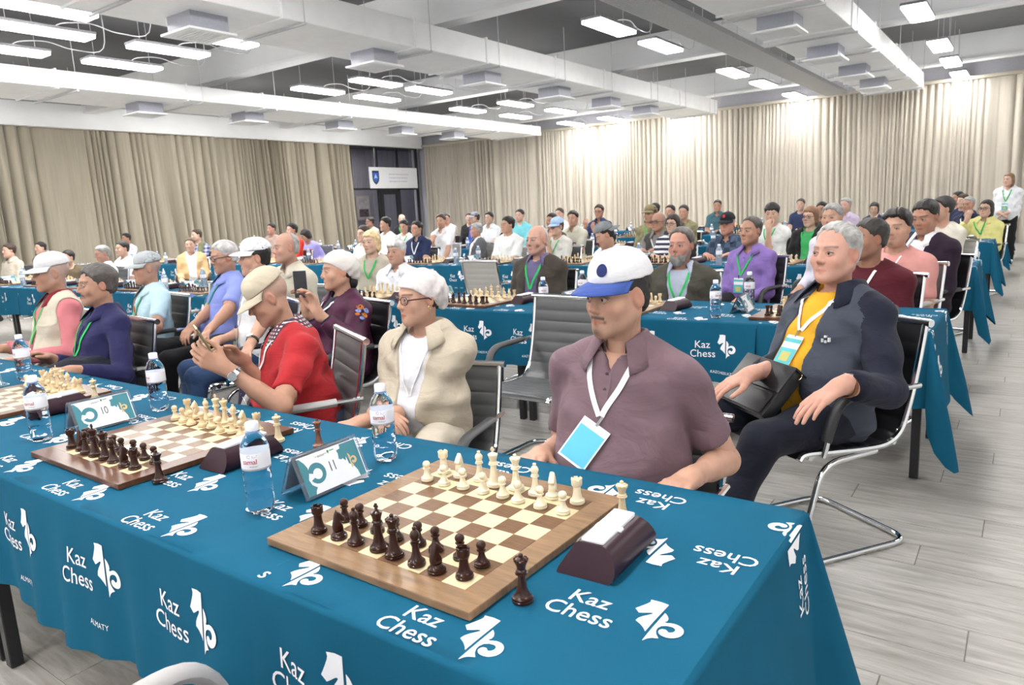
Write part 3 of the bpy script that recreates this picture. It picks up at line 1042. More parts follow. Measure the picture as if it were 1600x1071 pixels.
def clock_meshes():
    sec = [(-.058, .002), (-.056, .0), (.046, .0), (.054, .006), (.057, .018), (.054, .032), (.046, .046), (.034, .0555), (.026, .058), (-.022, .058), (-.030, .054), (-.056, .010)]
    N = len(sec)
    L = [(-.098, 1.0), (-.094, 1.0), (.094, 1.0), (.098, 1.0)]
    v = []
    for y, k in L:
        for x, z in sec:
            sl = (z / .058) * .024
            v.append((x, y - math.copysign(sl, y) + (.004 * math.cos(x * 27) - .004) * -math.copysign(1, y), z))
    f = [tuple(range(N)), tuple(range(3 * N, 4 * N))[::-1]]
    for i in range(3):
        for k in range(N): f.append((i * N + k, (i + 1) * N + k, (i + 1) * N + (k + 1) % N, i * N + (k + 1) % N))
    body = MB().add(v, f).mesh('clock_body', smooth=True, fixn=True)
    M = Matrix.Translation((0, 0, .060)) @ Matrix.Rotation(math.radians(1.5), 4, 'X')
    rock = MB().box(-.021, .024, -.070, .070, -.004, .005, .0015, M).mesh('rocker')
    hub = MB().box(-.026, .029, -.008, .008, -.006, .001, .001, M).mesh('pivot')
    M = Matrix.Translation((-.0445, 0, .0335)) @ Matrix.Rotation(math.radians(-59.4), 4, 'Y')
    disp = MB().box(-.016, .016, -.055, .055, -.001, .0018, .0005, M).mesh('display')
    out = [(body, M_CLK, 'case'), (rock, M_CLKW, 'rocker'), (hub, M_CLKW, 'pivot'), (disp, M_CLKG, 'display')]
    for a, b_, c in out: a.materials.append(b_)
    return out


CLK = clock_meshes()


def clock(x, y, z, rot, label):
    o = empty('chess_clock', (x, y, z), rot)
    tag(o, label, 'chess clock', 'dark plum chess clocks')
    for a, b_, c in CLK: ob(c, a, None, o)
    return o


M_ACR = mat('acrylic', (.93, .96, 1.0), rough=.03, trans=.95, ior=1.25, var=0)
M_CARD = mat('card_white', (.80, .81, .86), rough=.55, var=.01)
M_CTEAL = mat('card_teal', (.055, .22, .27), rough=.55, var=.02)
M_CGOLD = mat('card_gold', (.62, .46, .24), rough=.55, var=.02)
M_INK = mat('ink_dark', (.05, .055, .06), rough=.6)
M_GREEN = mat('ink_green', (.03, .25, .10), rough=.6)
TW, TH = .205, .112      # card width, slant height
TA = math.radians(24)


def card_face(items, side):
    """2-D outlines on the sloping sheet: u along width (0..TW), w up the slope; side +1 faces +x"""
    b = MB()
    for v, f, lift in items:
        pts = []
        for u, w in v:
            x = side * (.047 - w * math.sin(TA) + lift * math.cos(TA))
            zz = .003 + w * math.cos(TA) + lift * math.sin(TA)
            yy = (u - TW / 2) * side
            pts.append((x, yy, zz))
        b.add(pts, f)
    return b


def tent_meshes(num):
    K = .96
    sheets = MB()
    for s in (1, -1):
        M = Matrix.Translation((s * .047, 0, .0025)) @ Matrix.Rotation(-s * TA, 4, 'Y')
        sheets.box(-.0013, .0013, -TW / 2, TW / 2, 0, TH, .0004, M)
        M2 = Matrix.Translation((s * .050, 0, .0025)) @ Matrix.Rotation(-s * TA, 4, 'Y')
        sheets.box(-.0010, .0010, -TW / 2, TW / 2, 0, TH - .004, .0003, M2)
    rect = lambda u0, u1, w0, w1: ([(u0, w0), (u1, w0), (u1, w1), (u0, w1)], [(0, 1, 2, 3)])
    # teal shapes of the printed card, seen from the front
    wedge = [(.009, .100), (.016, .099), (.026, .086), (.032, .072), (.030, .058), (.024, .044), (.028, .030), (.040, .020), (.034, .014), (.030, .005), (.009, .005)]
    ring = arc(.053, .053, .026, .026, 165, -150, 18) + arc(.054, .051, .0135, .0135, -150, 165, 14)
    knight = [(TW - .012, .006), (TW - .012, .100), (.142, .100), (.141, .090), (.128, .088), (.130, .080), (.127, .066), (.134, .062), (.139, .064), (.146, .055), (.150, .066), (.152, .046), (.160, .040), (.166, .033), (.171, .022), (.173, .006)]
    hv = np.vstack([poly2d(HORSE_R)[0]]); hf = poly2d(HORSE_R)[1]
    gold = (hv * .056 + np.array([.136, .030]), hf)
    out = [('acrylic_stand', sheets, M_ACR)]
    for s in (1, -1):
        white = MB(); teal = MB(); teal2 = MB(); gd = MB(); ink = MB(); gr = MB(); swl = MB()
        def face(v, f, lift): return card_face([(v, f, lift)], s)
        for tgt, (v, f), lift in ((white, rect(.009, TW - .009, .005, .102), .0042), (swl, poly2d(wedge), .0046), (teal2, poly2d(ring), .0047), (teal, poly2d(knight), .0046), (gd, gold, .0050)):
            q = face(v, f, lift); tgt.add(q.v, q.f)
        if num:
            v, f = text_mesh(num, .034, 3, .95)
            v = v * np.array([.8, 1.1]) + np.array([.089, .044])
            q = face(v, f, .0050); ink.add(q.v, q.f)
        for (u0, u1, w) in ((.068, .098, .091), (.068, .09, .0885), (.062, .066, .090)):
            v, f = rect(u0, u1, w, w + .0012); q = face(v, f, .0048); ink.add(q.v, q.f)
        v, f = poly2d([(.100, .097), (.106, .097), (.106, .092), (.103, .088), (.100, .092)]); q = face(v, f, .0050); gr.add(q.v, q.f)
        v, f = rect(.108, .122, .093, .0955); q = face(v, f, .0050); gr.add(q.v, q.f)
        out += [('card', white, M_CARD), ('teal_knight', teal, M_CTEAL), ('teal_swirl', teal2, M_CTEAL), ('teal_edge', swl, M_CTEAL), ('gold_swirl', gd, M_CGOLD), ('number_print', ink, M_INK), ('green_shield', gr, M_GREEN)]
    res = []
    for nm, b_, m_ in out:
        me_ = b_.mesh(nm); me_.materials.append(m_); res.append((nm, me_))
    return res


TENT = {}


def tent_card(x, y, z, rot, num, label, far=False):
    if num not in TENT: TENT[num] = tent_meshes(num)
    o = empty('number_card', (x, y, z), rot)
    tag(o, label, 'table sign', 'clear tent card holders with printed cards')
    for nm, me_ in TENT[num]:
        if not far or nm in ('acrylic_stand', 'card', 'teal_knight'): ob(nm, me_, None, o)
    return o


M_PET = mat('bottle_pet', (.84, .92, 1.0), rough=.03, trans=1.0, ior=1.2, var=0, spec=.5)
M_PETFAR = mat('bottle_pet_far', (.62, .76, .92), rough=.12, trans=.75, ior=1.2, var=.1, scale=80)
M_CAPB = mat('cap_white', (.82, .85, .93), rough=.4, var=.01)
M_RING = mat('neck_ring_blue', (.30, .45, .85), rough=.25, trans=.4)
M_LAB = mat('label_white', (.80, .80, .86), rough=.45, var=.01)
M_LABR = mat('label_red', (.42, .03, .04), rough=.5)
M_LABG = mat('label_grey', (.35, .34, .35), rough=.5)
BP = [(0, .004), (.012, .003), (.022, .0), (.027, .002), (.0305, .010), (.0318, .022), (.0315, .040), (.0298, .044), (.0312, .048), (.0315, .066), (.0300, .070), (.0312, .074), (.0316, .094), (.0300, .099), (.0318, .104), (.0322, .108), (.0322, .148), (.0325, .152), (.0318, .158), (.0290, .168), (.0235, .180), (.0170, .189), (.0138, .193), (.0134, .199), (0, .1995)]


def bottle_meshes(far):
    n = 14 if far else 36
    prof = BP[::2] + [BP[-1]] if far else BP
    body = MB().lathe(prof, n)
    if not far:
        # petal foot and waist facets
        body.v = [(x * (1 - (.10 * (1 + math.cos(5 * math.atan2(y, x))) * max(0, 1 - z / .014))), y * (1 - (.10 * (1 + math.cos(5 * math.atan2(y, x))) * max(0, 1 - z / .014))), z) if z < .014 else
                  ((x * (1 + .022 * math.cos(9 * math.atan2(y, x) + z * 160)), y * (1 + .022 * math.cos(9 * math.atan2(y, x) + z * 160)), z) if z < .1 else (x, y, z)) for x, y, z in body.v]
    out = [('bottle_body', body.mesh('bottle', smooth=True), M_PETFAR if far else M_PET)]
    out.append(('cap', MB().lathe([(.0150, .1965), (.0152, .198), (.0150, .2135), (.0135, .2155), (0, .216)], 12 if far else 28).mesh('cap', smooth=True), M_CAPB))
    out.append(('label', MB().lathe([(.0324, .110), (.0327, .111), (.0327, .147), (.0324, .148)], n).mesh('label', smooth=True), M_LAB))
    if not far:
        out.append(('neck_ring', MB().lathe([(.0140, .1915), (.0165, .1925), (.0165, .1945), (.0140, .1955)], 28).mesh('neck_ring', smooth=True), M_RING))
        R = .0330

        def wrap(v, f, a0, z0):
            return [(R * math.cos(a0 + u / R), R * math.sin(a0 + u / R), z0 + w) for u, w in v], f
        b = MB(); b.add(*wrap(*text_mesh('samal', .0165, 3, .95, .01), -.62, .1245)); out.append(('brand_print', b.mesh('brand'), M_LABR))
        b = MB(); b.add(*wrap(*text_mesh('water', .0085, 2), -.12, .1165))
        # small ornament above the word, barcode behind
        for k in range(10):
            v, f = poly2d([(k * .0016, 0), (k * .0016 + .0005 + .0005 * (k % 3 == 0), 0), (k * .0016 + .0005 + .0005 * (k % 3 == 0), .011), (k * .0016, .011)])
            b.add(*wrap(v, f, -1.55, .1145))
        ringo = [(.0045 * math.cos(t), .0038 * math.sin(t)) for t in np.linspace(.3, 5.6, 16)] + [(.0032 * math.cos(t), .0027 * math.sin(t)) for t in np.linspace(5.6, .3, 16)]
        b.add(*wrap(*poly2d(ringo), -.12, .1425))
        for k in range(3):
            v, f = poly2d([(0, 0), (.013 - .002 * k, 0), (.013 - .002 * k, .0008), (0, .0008)])
            b.add(*wrap(v, f, .1, .1440 - k * .0022))
        out.append(('grey_print', b.mesh('grey_print'), M_LABG))
        b = MB().lathe([(.0328, .1085), (.0329, .1105), (.0328, .1125)], 36); out.append(('label_band', b.mesh('band', smooth=True), M_LABG))
    for a, b_, c in out: b_.materials.append(c)
    return out


BOT = {False: bottle_meshes(False), True: bottle_meshes(True)}


def bottle(x, y, z, rot, label, far=False, group='water bottles with white labels on the tables'):
    o = empty('water_bottle', (x, y, z), rot)
    tag(o, label, 'bottle', group)
    for nm, me_, c in BOT[far]: ob(nm, me_, None, o)
    return o


# ------------------------------------------------------------------ chair
M_CHROME = mat('chrome', (.72, .73, .75), rough=.10, metal=1.0, var=0)
CH_COL = {
    'grey': (mat('leather_grey', (.10, .103, .107), rough=.42, var=.05, bump=.15, bscale=600), mat('arm_pale', (.40, .385, .385), rough=.5, var=.02)),
    'darkgrey': (mat('leather_darkgrey', (.082, .085, .088), rough=.42, var=.05, bump=.15, bscale=600), mat('arm_dark', (.06, .06, .063), rough=.45)),
    'black': (mat('leather_black', (.014, .014, .016), rough=.40, var=.05, bump=.15, bscale=600), mat('arm_black', (.018, .018, .02), rough=.42)),
    'white': (mat('leather_white', (.42, .41, .385), rough=.5, var=.03, bump=.1, bscale=600), mat('arm_pale', None)),
}
SIDE = catmull([(.255, .440), (.225, .458), (.10, .448), (-.06, .436), (-.17, .440), (-.235, .478), (-.268, .55), (-.298, .66), (-.325, .79), (-.345, .905)], 8)


def chair_meshes():
    S = np.array(SIDE)
    ds = np.r_[0, np.cumsum(np.linalg.norm(np.diff(S, axis=0), axis=1))]
    n = 150
    u = np.linspace(0, ds[-1], n)
    C = np.stack([np.interp(u, ds, S[:, 0]), np.interp(u, ds, S[:, 1])], 1)
    T = np.gradient(C, axis=0)
    T /= np.linalg.norm(T, axis=1)[:, None]
    Nn = np.stack([T[:, 1], -T[:, 0]], 1)          # towards the sitter
    Nn *= np.sign((Nn[:, 1] + Nn[:, 0])[:, None])
    rib = .004 + .006 * np.abs(np.sin(PI * u / .062)) ** .5
    rib[:3] = .003; rib[-3:] = .003
    xs = np.array([-.232, -.20, -.1, 0, .1, .2, .232])
    th = np.array([.3, 1, 1.0, 1.0, 1.0, 1, .3])
    V = []
    for side, k in ((1, 1), (-1, .6)):
        for i in range(n):
            for x, t in zip(xs, th):
                p = C[i] + Nn[i] * side * rib[i] * t * k
                V.append((x, p[0], p[1]))
    m = len(xs)
    F = []
    for i in range(n - 1):
        for k in range(m - 1):
            a = i * m + k
            F.append((a, a + m, a + m + 1, a + 1))
            a += n * m
            F.append((a, a + 1, a + m + 1, a + m))
    for i in range(n - 1):
        for k in (0, m - 1):
            a = i * m + k
            F.append((a, a + m, a + m + n * m, a + n * m))
    for k in range(m - 1):
        for i in (0, n - 1):
            a = i * m + k
            F.append((a, a + 1, a + 1 + n * m, a + n * m))
    pad = MB().add(V, F).mesh('ribbed_seat', smooth=True, fixn=True)
    rail = MB().tube([(0, p[0], p[1]) for p in SIDE], .0125, 8).mesh('side_rail', smooth=True)
    bars = []
    for (y, z, r) in ((-.347, .903, .016), (.20, .440, .012), (-.21, .44, .011)):
        bars.append(MB().tube([(-.262 if r > .015 else -.24, y, z), (.262 if r > .015 else .24, y, z)], r, 12).mesh('cross_bar', smooth=True))
    hp = fillet([(-.235, -.12, .418), (-.235, .14, .405), (-.25, .27, .014), (-.25, -.30, .014), (.25, -.30, .014), (.25, .27, .014), (.235, .14, .405), (.235, -.12, .418)], .085, 6)
    base = MB().tube(hp, .0125, 10).mesh('sled_base', smooth=True)
    armp = fillet([(.252, -.315, .66), (.252, .09, .655), (.252, .155, .44)], .07, 6)
    arm = MB().tube(armp, .0115, 8).mesh('arm_tube', smooth=True)
    pp = fillet([(.252, -.20, .662), (.252, .085, .660), (.252, .145, .50)], .075, 6)
    padr = MB().tube(pp, .024, 10, flat=.7).mesh('arm_pad', smooth=True)
    for q in [rail, base, arm] + bars: q.materials.append(M_CHROME)
    return pad, rail, bars, base, arm, padr


_pad, _rail, _bars, _base, _arm, _padr = chair_meshes()
CHM = {}
for k, (l, a) in CH_COL.items():
    p = _pad.copy(); p.materials.append(l)
    r = _padr.copy(); r.materials.append(a)
    CHM[k] = (p, r)


def chair(x, y, ang, colr, label, low=1.0):
    """ang: direction the chair faces (degrees from +x)"""
    o = empty('office_chair', (x, y, 0), math.radians(ang) - PI / 2)
    tag(o, label, 'chair', 'ribbed cantilever chairs')
    p, r = CHM[colr]
    o.scale = (1, 1, low)
    ob('ribbed_seat', p, None, o)
    for s in (-1, 1):
        ob('side_rail', _rail, None, o, (s * .238, 0, 0))
        a = ob('arm_tube', _arm, None, o); q = ob('arm_pad', r, None, a)
        if s < 0: a.scale = (-1, 1, 1)
    for b_ in _bars: ob('cross_bar', b_, None, o)
    ob('sled_base', _base, None, o)
    return o
# ------------------------------------------------------------------ implicit-surface modelling for people
f32 = np.float32


def smin(a, b, k):
    if k <= 0: return np.minimum(a, b)
    h = np.maximum(k - np.abs(a - b), 0) / k
    return np.minimum(a, b) - h * h * (k * .25)


def smax(a, b, k): return -smin(-a, -b, k)


def rc(P, a, b, ra, rb):
    a = np.asarray(a, f32); ba = np.asarray(b, f32) - a
    pa = P - a
    bb = max(float(ba @ ba), 1e-9)
    t = pa @ ba
    h = np.clip(t * (1 / bb), 0, 1)
    d2 = np.einsum('ij,ij->i', pa, pa) - h * (2 * t - h * bb)
    return np.sqrt(np.maximum(d2, 0)) - (ra + (rb - ra) * h)


def sph(P, c, r): return np.sqrt(((P - np.asarray(c, f32)) ** 2).sum(1)) - r


def ell(P, c, r, R=None):
    q = P - np.asarray(c, f32)
    if R is not None: q = q @ np.asarray(R, f32)
    r = np.asarray(r, f32)
    k0 = np.sqrt(((q / r) ** 2).sum(1)); k1 = np.sqrt(((q / (r * r)) ** 2).sum(1)) + 1e-9
    return k0 * (k0 - 1) / k1


EDG = [((0, 0, 0), (1, 0, 0)), ((0, 1, 0), (1, 1, 0)), ((0, 0, 1), (1, 0, 1)), ((0, 1, 1), (1, 1, 1)),
       ((0, 0, 0), (0, 1, 0)), ((1, 0, 0), (1, 1, 0)), ((0, 0, 1), (0, 1, 1)), ((1, 0, 1), (1, 1, 1)),
       ((0, 0, 0), (0, 0, 1)), ((1, 0, 0), (1, 0, 1)), ((0, 1, 0), (0, 1, 1)), ((1, 1, 0), (1, 1, 1))]


def surface(fn, lo, hi, h, smooth=1):
    """surface nets of fn<0 in the box lo..hi with cell h -> verts, quads"""
    lo = np.asarray(lo, float) - h; hi = np.asarray(hi, float) + h
    n = np.maximum(np.ceil((hi - lo) / h).astype(int) + 1, 4)
    ax = [lo[i] + h * np.arange(n[i]) for i in range(3)]
    if n.prod() > 6000:
        # coarse pass: only blocks near the surface are sampled finely
        bs = 4
        nb = -(-n // bs)
        cx = [lo[i] + h * (np.arange(nb[i]) * bs + (bs - 1) / 2) for i in range(3)]
        Cc = np.stack(np.meshgrid(*cx, indexing='ij'), -1).reshape(-1, 3).astype(f32)
        dc = fn(Cc)
        near = np.abs(dc) < h * bs * 1.45 + .006
        D = np.repeat(np.repeat(np.repeat(np.where(dc < 0, -1, 1).astype(f32).reshape(nb), bs, 0), bs, 1), bs, 2)
        of = np.stack(np.meshgrid(*[np.arange(bs)] * 3, indexing='ij'), -1).reshape(-1, 3)
        I3 = (np.argwhere(near.reshape(nb))[:, None, :] * bs + of[None]).reshape(-1, 3)
        for s in range(0, len(I3), 60000):
            q = I3[s:s + 60000]
            D[q[:, 0], q[:, 1], q[:, 2]] = fn((lo + h * q).astype(f32))
        D = np.ascontiguousarray(D[:n[0], :n[1], :n[2]])
    else:
        G = np.stack(np.meshgrid(*ax, indexing='ij'), -1).reshape(-1, 3).astype(f32)
        D = fn(G).astype(f32).reshape(n)
    D[0] = D[-1] = 1; D[:, 0] = D[:, -1] = 1; D[:, :, 0] = D[:, :, -1] = 1
    S = D < 0
    c = np.zeros(n - 1, np.int8)
    for i in (0, 1):
        for j in (0, 1):
            for k in (0, 1): c += S[i:n[0] - 1 + i, j:n[1] - 1 + j, k:n[2] - 1 + k]
    act = (c > 0) & (c < 8)
    I = np.argwhere(act)
    if len(I) == 0: return np.zeros((0, 3)), np.zeros((0, 4), int)
    idx = -np.ones(n - 1, np.int64); idx[act] = np.arange(len(I))
    acc = np.zeros((len(I), 3)); cn = np.zeros(len(I))
    for a, b in EDG:
        a = np.array(a); b = np.array(b)
        A = I + a; B = I + b
        fa = D[A[:, 0], A[:, 1], A[:, 2]]; fb = D[B[:, 0], B[:, 1], B[:, 2]]
        m = (fa < 0) != (fb < 0)
        t = (fa[m] / (fa[m] - fb[m]))[:, None]
        acc[m] += a + (b - a) * t
        cn[m] += 1
    V = lo + h * (I + acc / cn[:, None])
    Q = []
    for d in range(3):
        e = np.zeros(3, int); e[d] = 1
        u = (d + 1) % 3; w = (d + 2) % 3
        sl0 = [slice(1, n[q] - 1) for q in range(3)]; sl1 = list(sl0)
        sl0[d] = slice(0, n[d] - 1); sl1[d] = slice(1, n[d])
        s0 = S[tuple(sl0)]; s1 = S[tuple(sl1)]
        off = np.array([1, 1, 1]); off[d] = 0
        for flip in (False, True):
            g = np.argwhere((s0 & ~s1) if not flip else (~s0 & s1)) + off
            if len(g) == 0: continue
            eu = np.zeros(3, int); eu[u] = 1
            ew = np.zeros(3, int); ew[w] = 1
            q = [idx[tuple((g - x).T)] for x in (eu + ew, ew, 0 * eu, eu)]
            q = np.stack(q, 1)
            Q.append(q[:, ::-1] if flip else q)
    Q = np.vstack(Q)
    for _ in range(smooth):
        s = np.zeros_like(V); k = np.zeros(len(V))
        for a, b in ((0, 1), (1, 2), (2, 3), (3, 0)):
            np.add.at(s, Q[:, a], V[Q[:, b]]); np.add.at(k, Q[:, a], 1)
        V = V * .5 + .5 * s / np.maximum(k, 1)[:, None]
    return V, Q


def join(parts):
    V = []; Q = []; C = []; n = 0
    for p in parts:
        if len(p[0]) == 0: continue
        V.append(p[0]); Q.append(p[1] + n); n += len(p[0])
        if len(p) > 2: C.append(p[2])
    return (np.vstack(V), np.vstack(Q), np.vstack(C)) if C else (np.vstack(V), np.vstack(Q))


def rotz3(a): c, s = math.cos(a), math.sin(a); return np.array([[c, -s, 0], [s, c, 0], [0, 0, 1.]])


def rotx3(a): c, s = math.cos(a), math.sin(a); return np.array([[1, 0, 0], [0, c, -s], [0, s, c]])


def roty3(a): c, s = math.cos(a), math.sin(a); return np.array([[c, 0, s], [0, 1, 0], [-s, 0, c]])


def nrm(v): v = np.asarray(v, float); return v / (np.linalg.norm(v) + 1e-9)


# ---- materials shared by people
M_SKIN = mat('skin', None, rough=.52, var=.05, scale=60, attr=True, spec=.35, bump=.08, bscale=500)
M_SKIN.node_tree.nodes['Principled BSDF'].inputs['Subsurface Weight'].default_value = .0
M_EYEW = mat('eye_white', (.40, .37, .34), rough=.15, var=.02)
M_EYED = mat('eye_iris', (.012, .008, .006), rough=.08, var=0)
M_SHOE = mat('shoe_black', (.015, .015, .017), rough=.4)
M_LENS = mat('spectacle_lens', (.95, .97, 1), rough=.02, trans=1, ior=1.03, var=0)
M_BADGEW = mat('badge_white', (.80, .82, .84), rough=.35, var=.01)
M_BADGET = mat('badge_teal', (.07, .42, .46), rough=.35, var=.03)
M_BADGEB = mat('badge_blue', (.10, .48, .74), rough=.35, var=.03)
M_BADGEY = mat('badge_olive', (.45, .42, .12), rough=.4, var=.03)


def cloth_mat(c, rough=.8, var=.07, scale=14, bump=.2, bscale=700, sheen=.04):
    n = 'fabric_%d_%d_%d_%d' % (c[0] * 999, c[1] * 999, c[2] * 999, var * 100)
    return mat(n, c, rough=rough, var=var, scale=scale, bump=bump, bscale=bscale, sheen=sheen, wrinkle=.36, spec=.25)


def hair_mat(c):
    n = 'hair_%d_%d_%d' % (c[0] * 999, c[1] * 999, c[2] * 999)
    return mat(n, c, rough=.5, var=.45, scale=45, bump=.8, bscale=120, stretch=(1.2, .5, .6))


def band_mat(name, cols, freq, axis=2):
    """striped / checked cloth"""
    if name in MATS: return MATS[name]
    m = mat(name, cols[0], rough=.8)
    nt = m.node_tree
    b = nt.nodes['Principled BSDF']
    tc = nt.nodes.new('ShaderNodeTexCoord')
    sp = nt.nodes.new('ShaderNodeSeparateXYZ')
    nt.links.new(tc.outputs['Object'], sp.inputs[0])

    def wave(ax):
        mu = nt.nodes.new('ShaderNodeMath'); mu.operation = 'MULTIPLY'; mu.inputs[1].default_value = freq
        nt.links.new(sp.outputs[ax], mu.inputs[0])
        fr_ = nt.nodes.new('ShaderNodeMath'); fr_.operation = 'FRACT'
        nt.links.new(mu.outputs[0], fr_.inputs[0])
        gt = nt.nodes.new('ShaderNodeMath'); gt.operation = 'GREATER_THAN'; gt.inputs[1].default_value = .5
        nt.links.new(fr_.outputs[0], gt.inputs[0])
        return gt.outputs[0]
    fac = wave(axis)
    if len(cols) > 2:
        f2 = wave(0)
        a = nt.nodes.new('ShaderNodeMath'); a.operation = 'ADD'
        nt.links.new(fac, a.inputs[0]); nt.links.new(f2, a.inputs[1])
        h = nt.nodes.new('ShaderNodeMath'); h.operation = 'MULTIPLY'; h.inputs[1].default_value = .5
        nt.links.new(a.outputs[0], h.inputs[0])
        fac = h.outputs[0]
    cr = nt.nodes.new('ShaderNodeValToRGB')
    cr.color_ramp.elements[0].color = (*cols[0], 1); cr.color_ramp.elements[1].color = (*cols[1], 1)
    if len(cols) > 2:
        e = cr.color_ramp.elements.new(.5); e.color = (*cols[2], 1)
    nt.links.new(fac, cr.inputs[0])
    nt.links.new(cr.outputs[0], b.inputs['Base Color'])
    return m


# ---- head
def head_sdf(P, hp, lod):
    """P in head frame: x right, y forward, z up"""
    fat = hp.get('fat', 1.0)
    jw = hp.get('jaw', 1.0)
    fe = hp.get('fem', 0)
    X = P.copy(); X[:, 0] = np.abs(X[:, 0])
    d = ell(X, (0, -.014, .038), (.0755, .097, .084))
    d = smin(d, ell(X, (0, .020, -.020), (.0660 * fat, .072, .085)), .03)
    d = smin(d, ell(X, (0, .034, -.062), (.049 * fat * jw, .054, .052)), .03)
    d = smin(d, rc(X, (.050 * fat * jw, -.010, -.052), (.018, .066, -.096), .020, .016), .03)
    d = smin(d, sph(X, (0, .074 - .004 * fe, -.100), .0185), .025)
    d = smin(d, sph(X, (.041 * fat, .058, -.026), .024), .022)          # cheeks
    d = smin(d, rc(X, (0, .0865, .030), (.040, .072, .026), .008, .0085), .016)   # brow
    if lod < 2:
        d = smax(d, -ell(X, (.0325, .1045, .006), (.0225, .0230, .0145)), .012)    # sockets
    else:
        d = smax(d, -ell(X, (.0325, .105, .007), (.022, .016, .012)), .016)
    ns = hp.get('nose', 1.0)
    d = smin(d, rc(X, (0, .086, .016), (0, .093 + .013 * ns, -.026), .0068, .0105), .010)
    d = smin(d, sph(X, (.0105, .0935 + .003 * ns, -.031), .0085), .007)
    if lod < 2:
        d = smin(d, rc(X, (0, .0935, -.0605), (.019, .0835, -.066), .0058, .0030), .007)
        d = smin(d, rc(X, (0, .0920, -.0715), (.016, .0840, -.0695), .0068, .0035), .007)
        d = smax(d, -rc(X, (0, .1025, -.0660), (.021, .0905, -.0672), .0016, .0010), .004)
        # lids over the eyeballs
        op = hp.get('eye', .0052)
        d = smin(d, rc(X, (.0180, .0840, .0055), (.0325, .0925, .0068 + op), .0034, .0042), .003)
        d = smin(d, rc(X, (.0325, .0925, .0068 + op), (.0485, .0800, .0050), .0042, .0034), .003)
        d = smin(d, rc(X, (.0180, .0835, .0035), (.0325, .0905, -.0058), .0028, .0036), .003)
        d = smin(d, rc(X, (.0325, .0905, -.0058), (.0480, .0795, .0030), .0036, .0028), .003)
    else:
        d = smin(d, rc(X, (0, .090, -.062), (.016, .082, -.066), .0075, .005), .008)
    # ears
    R = rotz3(math.radians(18)) @ rotx3(math.radians(-12))
    e = ell(X, (.0785, -.010, -.002), (.0075, .0185, .0315), R)
    if lod < 2: e = smax(e, -ell(X, (.0870, -.006, .002), (.0065, .0105, .0195), R), .005)
    d = smin(d, e, .010)
    # neck
    nb = hp['neckbase']
    nr = hp.get('neck', .0505)
    d = smin(d, rc(P, (0, -.022, -.045), nb, nr * .98, nr * 1.08), .03)
    return d


def skin_colors(V, base, hp):
    """surface colouring of the head (its own pigment): lips, brows, stubble"""
    n = len(V)
    C = np.tile(np.array(base, float), (n, 1))
    x = np.abs(V[:, 0]); y = V[:, 1]; z = V[:, 2]

    def mix(w, c):
        w = np.clip(w, 0, 1)[:, None]
        C[:] = C * (1 - w) + np.array(c) * w
    b = np.array(base)
    mix(.30 * np.exp(-((x - .042) ** 2 + (z + .03) ** 2) / .0006) * (y > .03), b * np.array([1.05, .72, .68]))     # cheeks
    mix(.35 * np.exp(-(x ** 2 + (z + .03) ** 2) / .0002) * (y > .09), b * np.array([1.0, .68, .62]))           # nose tip
    mix(.45 * (x > .074) * (np.abs(z) < .04), b * np.array([1.0, .66, .60]))                                   # ears
    lip = np.exp(-(np.maximum(np.abs(z + .0668) - .0052 * (1 - (x / .026) ** 2).clip(0), 0) / .0022) ** 2) * (x < .0245) * (y > .078)
    mix(lip * hp.get('lip', .75), hp.get('lipcol', b * np.array([.80, .46, .44])))
    bc = hp.get('browcol')
    if bc is not None:
        zb = .0265 + .0035 * np.sin(np.clip((x - .012) / .042, 0, 1) * PI * .8) - .06 * np.maximum(x - .044, 0)
        w = np.exp(-((z - zb) / (.0036 * hp.get('brow', 1.0))) ** 2) * (x > .011) * (x < .056) * (y > .04)
        mix(w * .85, bc)
    lash = hp.get('lash')
    if lash is not None:
        ex = (x - .0325) / .0165
        zc = .0040 + .0068 * (1 - ex ** 2)
        mix(np.exp(-((z - zc) / .0020) ** 2) * (np.abs(ex) < 1.05) * (y > .055) * .8, (.02, .014, .012))
    if hp.get('eyespot'):
        mix(1.1 * np.exp(-(((x - .0325) / .0115) ** 4 + ((z - .0045) / .0052) ** 4)) * (y > .05), (.025, .017, .014))
    st = hp.get('stubble', 0)
    if st:
        w = st * (np.exp(-np.maximum(z + .045, 0) ** 2 / .0002) * (y > -.005) * (z < -.03) * (z > -.135))
        w = w * (1 - .8 * np.exp(-((x - .035) ** 2 + (z + .045) ** 2) / .0005))
        mix(w * .55, hp.get('beardcol', (.05, .04, .035)))
    if hp.get('mustache'):
        w = np.exp(-((z + .053 + .10 * np.maximum(x - .010, 0)) / .0060) ** 2) * (x < .031) * (y > .06)
        w = np.maximum(w, .8 * np.exp(-((x - .030) ** 2 + (z + .066) ** 2) / .00003))
        mix(w * .9 * hp['mustache'], hp.get('beardcol', (.03, .022, .02)))
    if hp.get('goatee'):
        w = np.exp(-((x / .020) ** 2 + ((z + .098) / .016) ** 2)) * (y > .04)
        mix(w * .85 * hp['goatee'], hp.get('beardcol', (.03, .022, .02)))
    if hp.get('shadow'):   # shaved hair at temples and nape
        w = 1 / (1 + np.exp(-(.022 - y + .25 * z) / .007)) / (1 + np.exp(-(z + .040 + .25 * y) / .008)) * (1 - 1 / (1 + np.exp(-(x - .079) / .002)))
        mix(w * hp['shadow'], hp.get('haircol', (.03, .025, .02)))
    return C


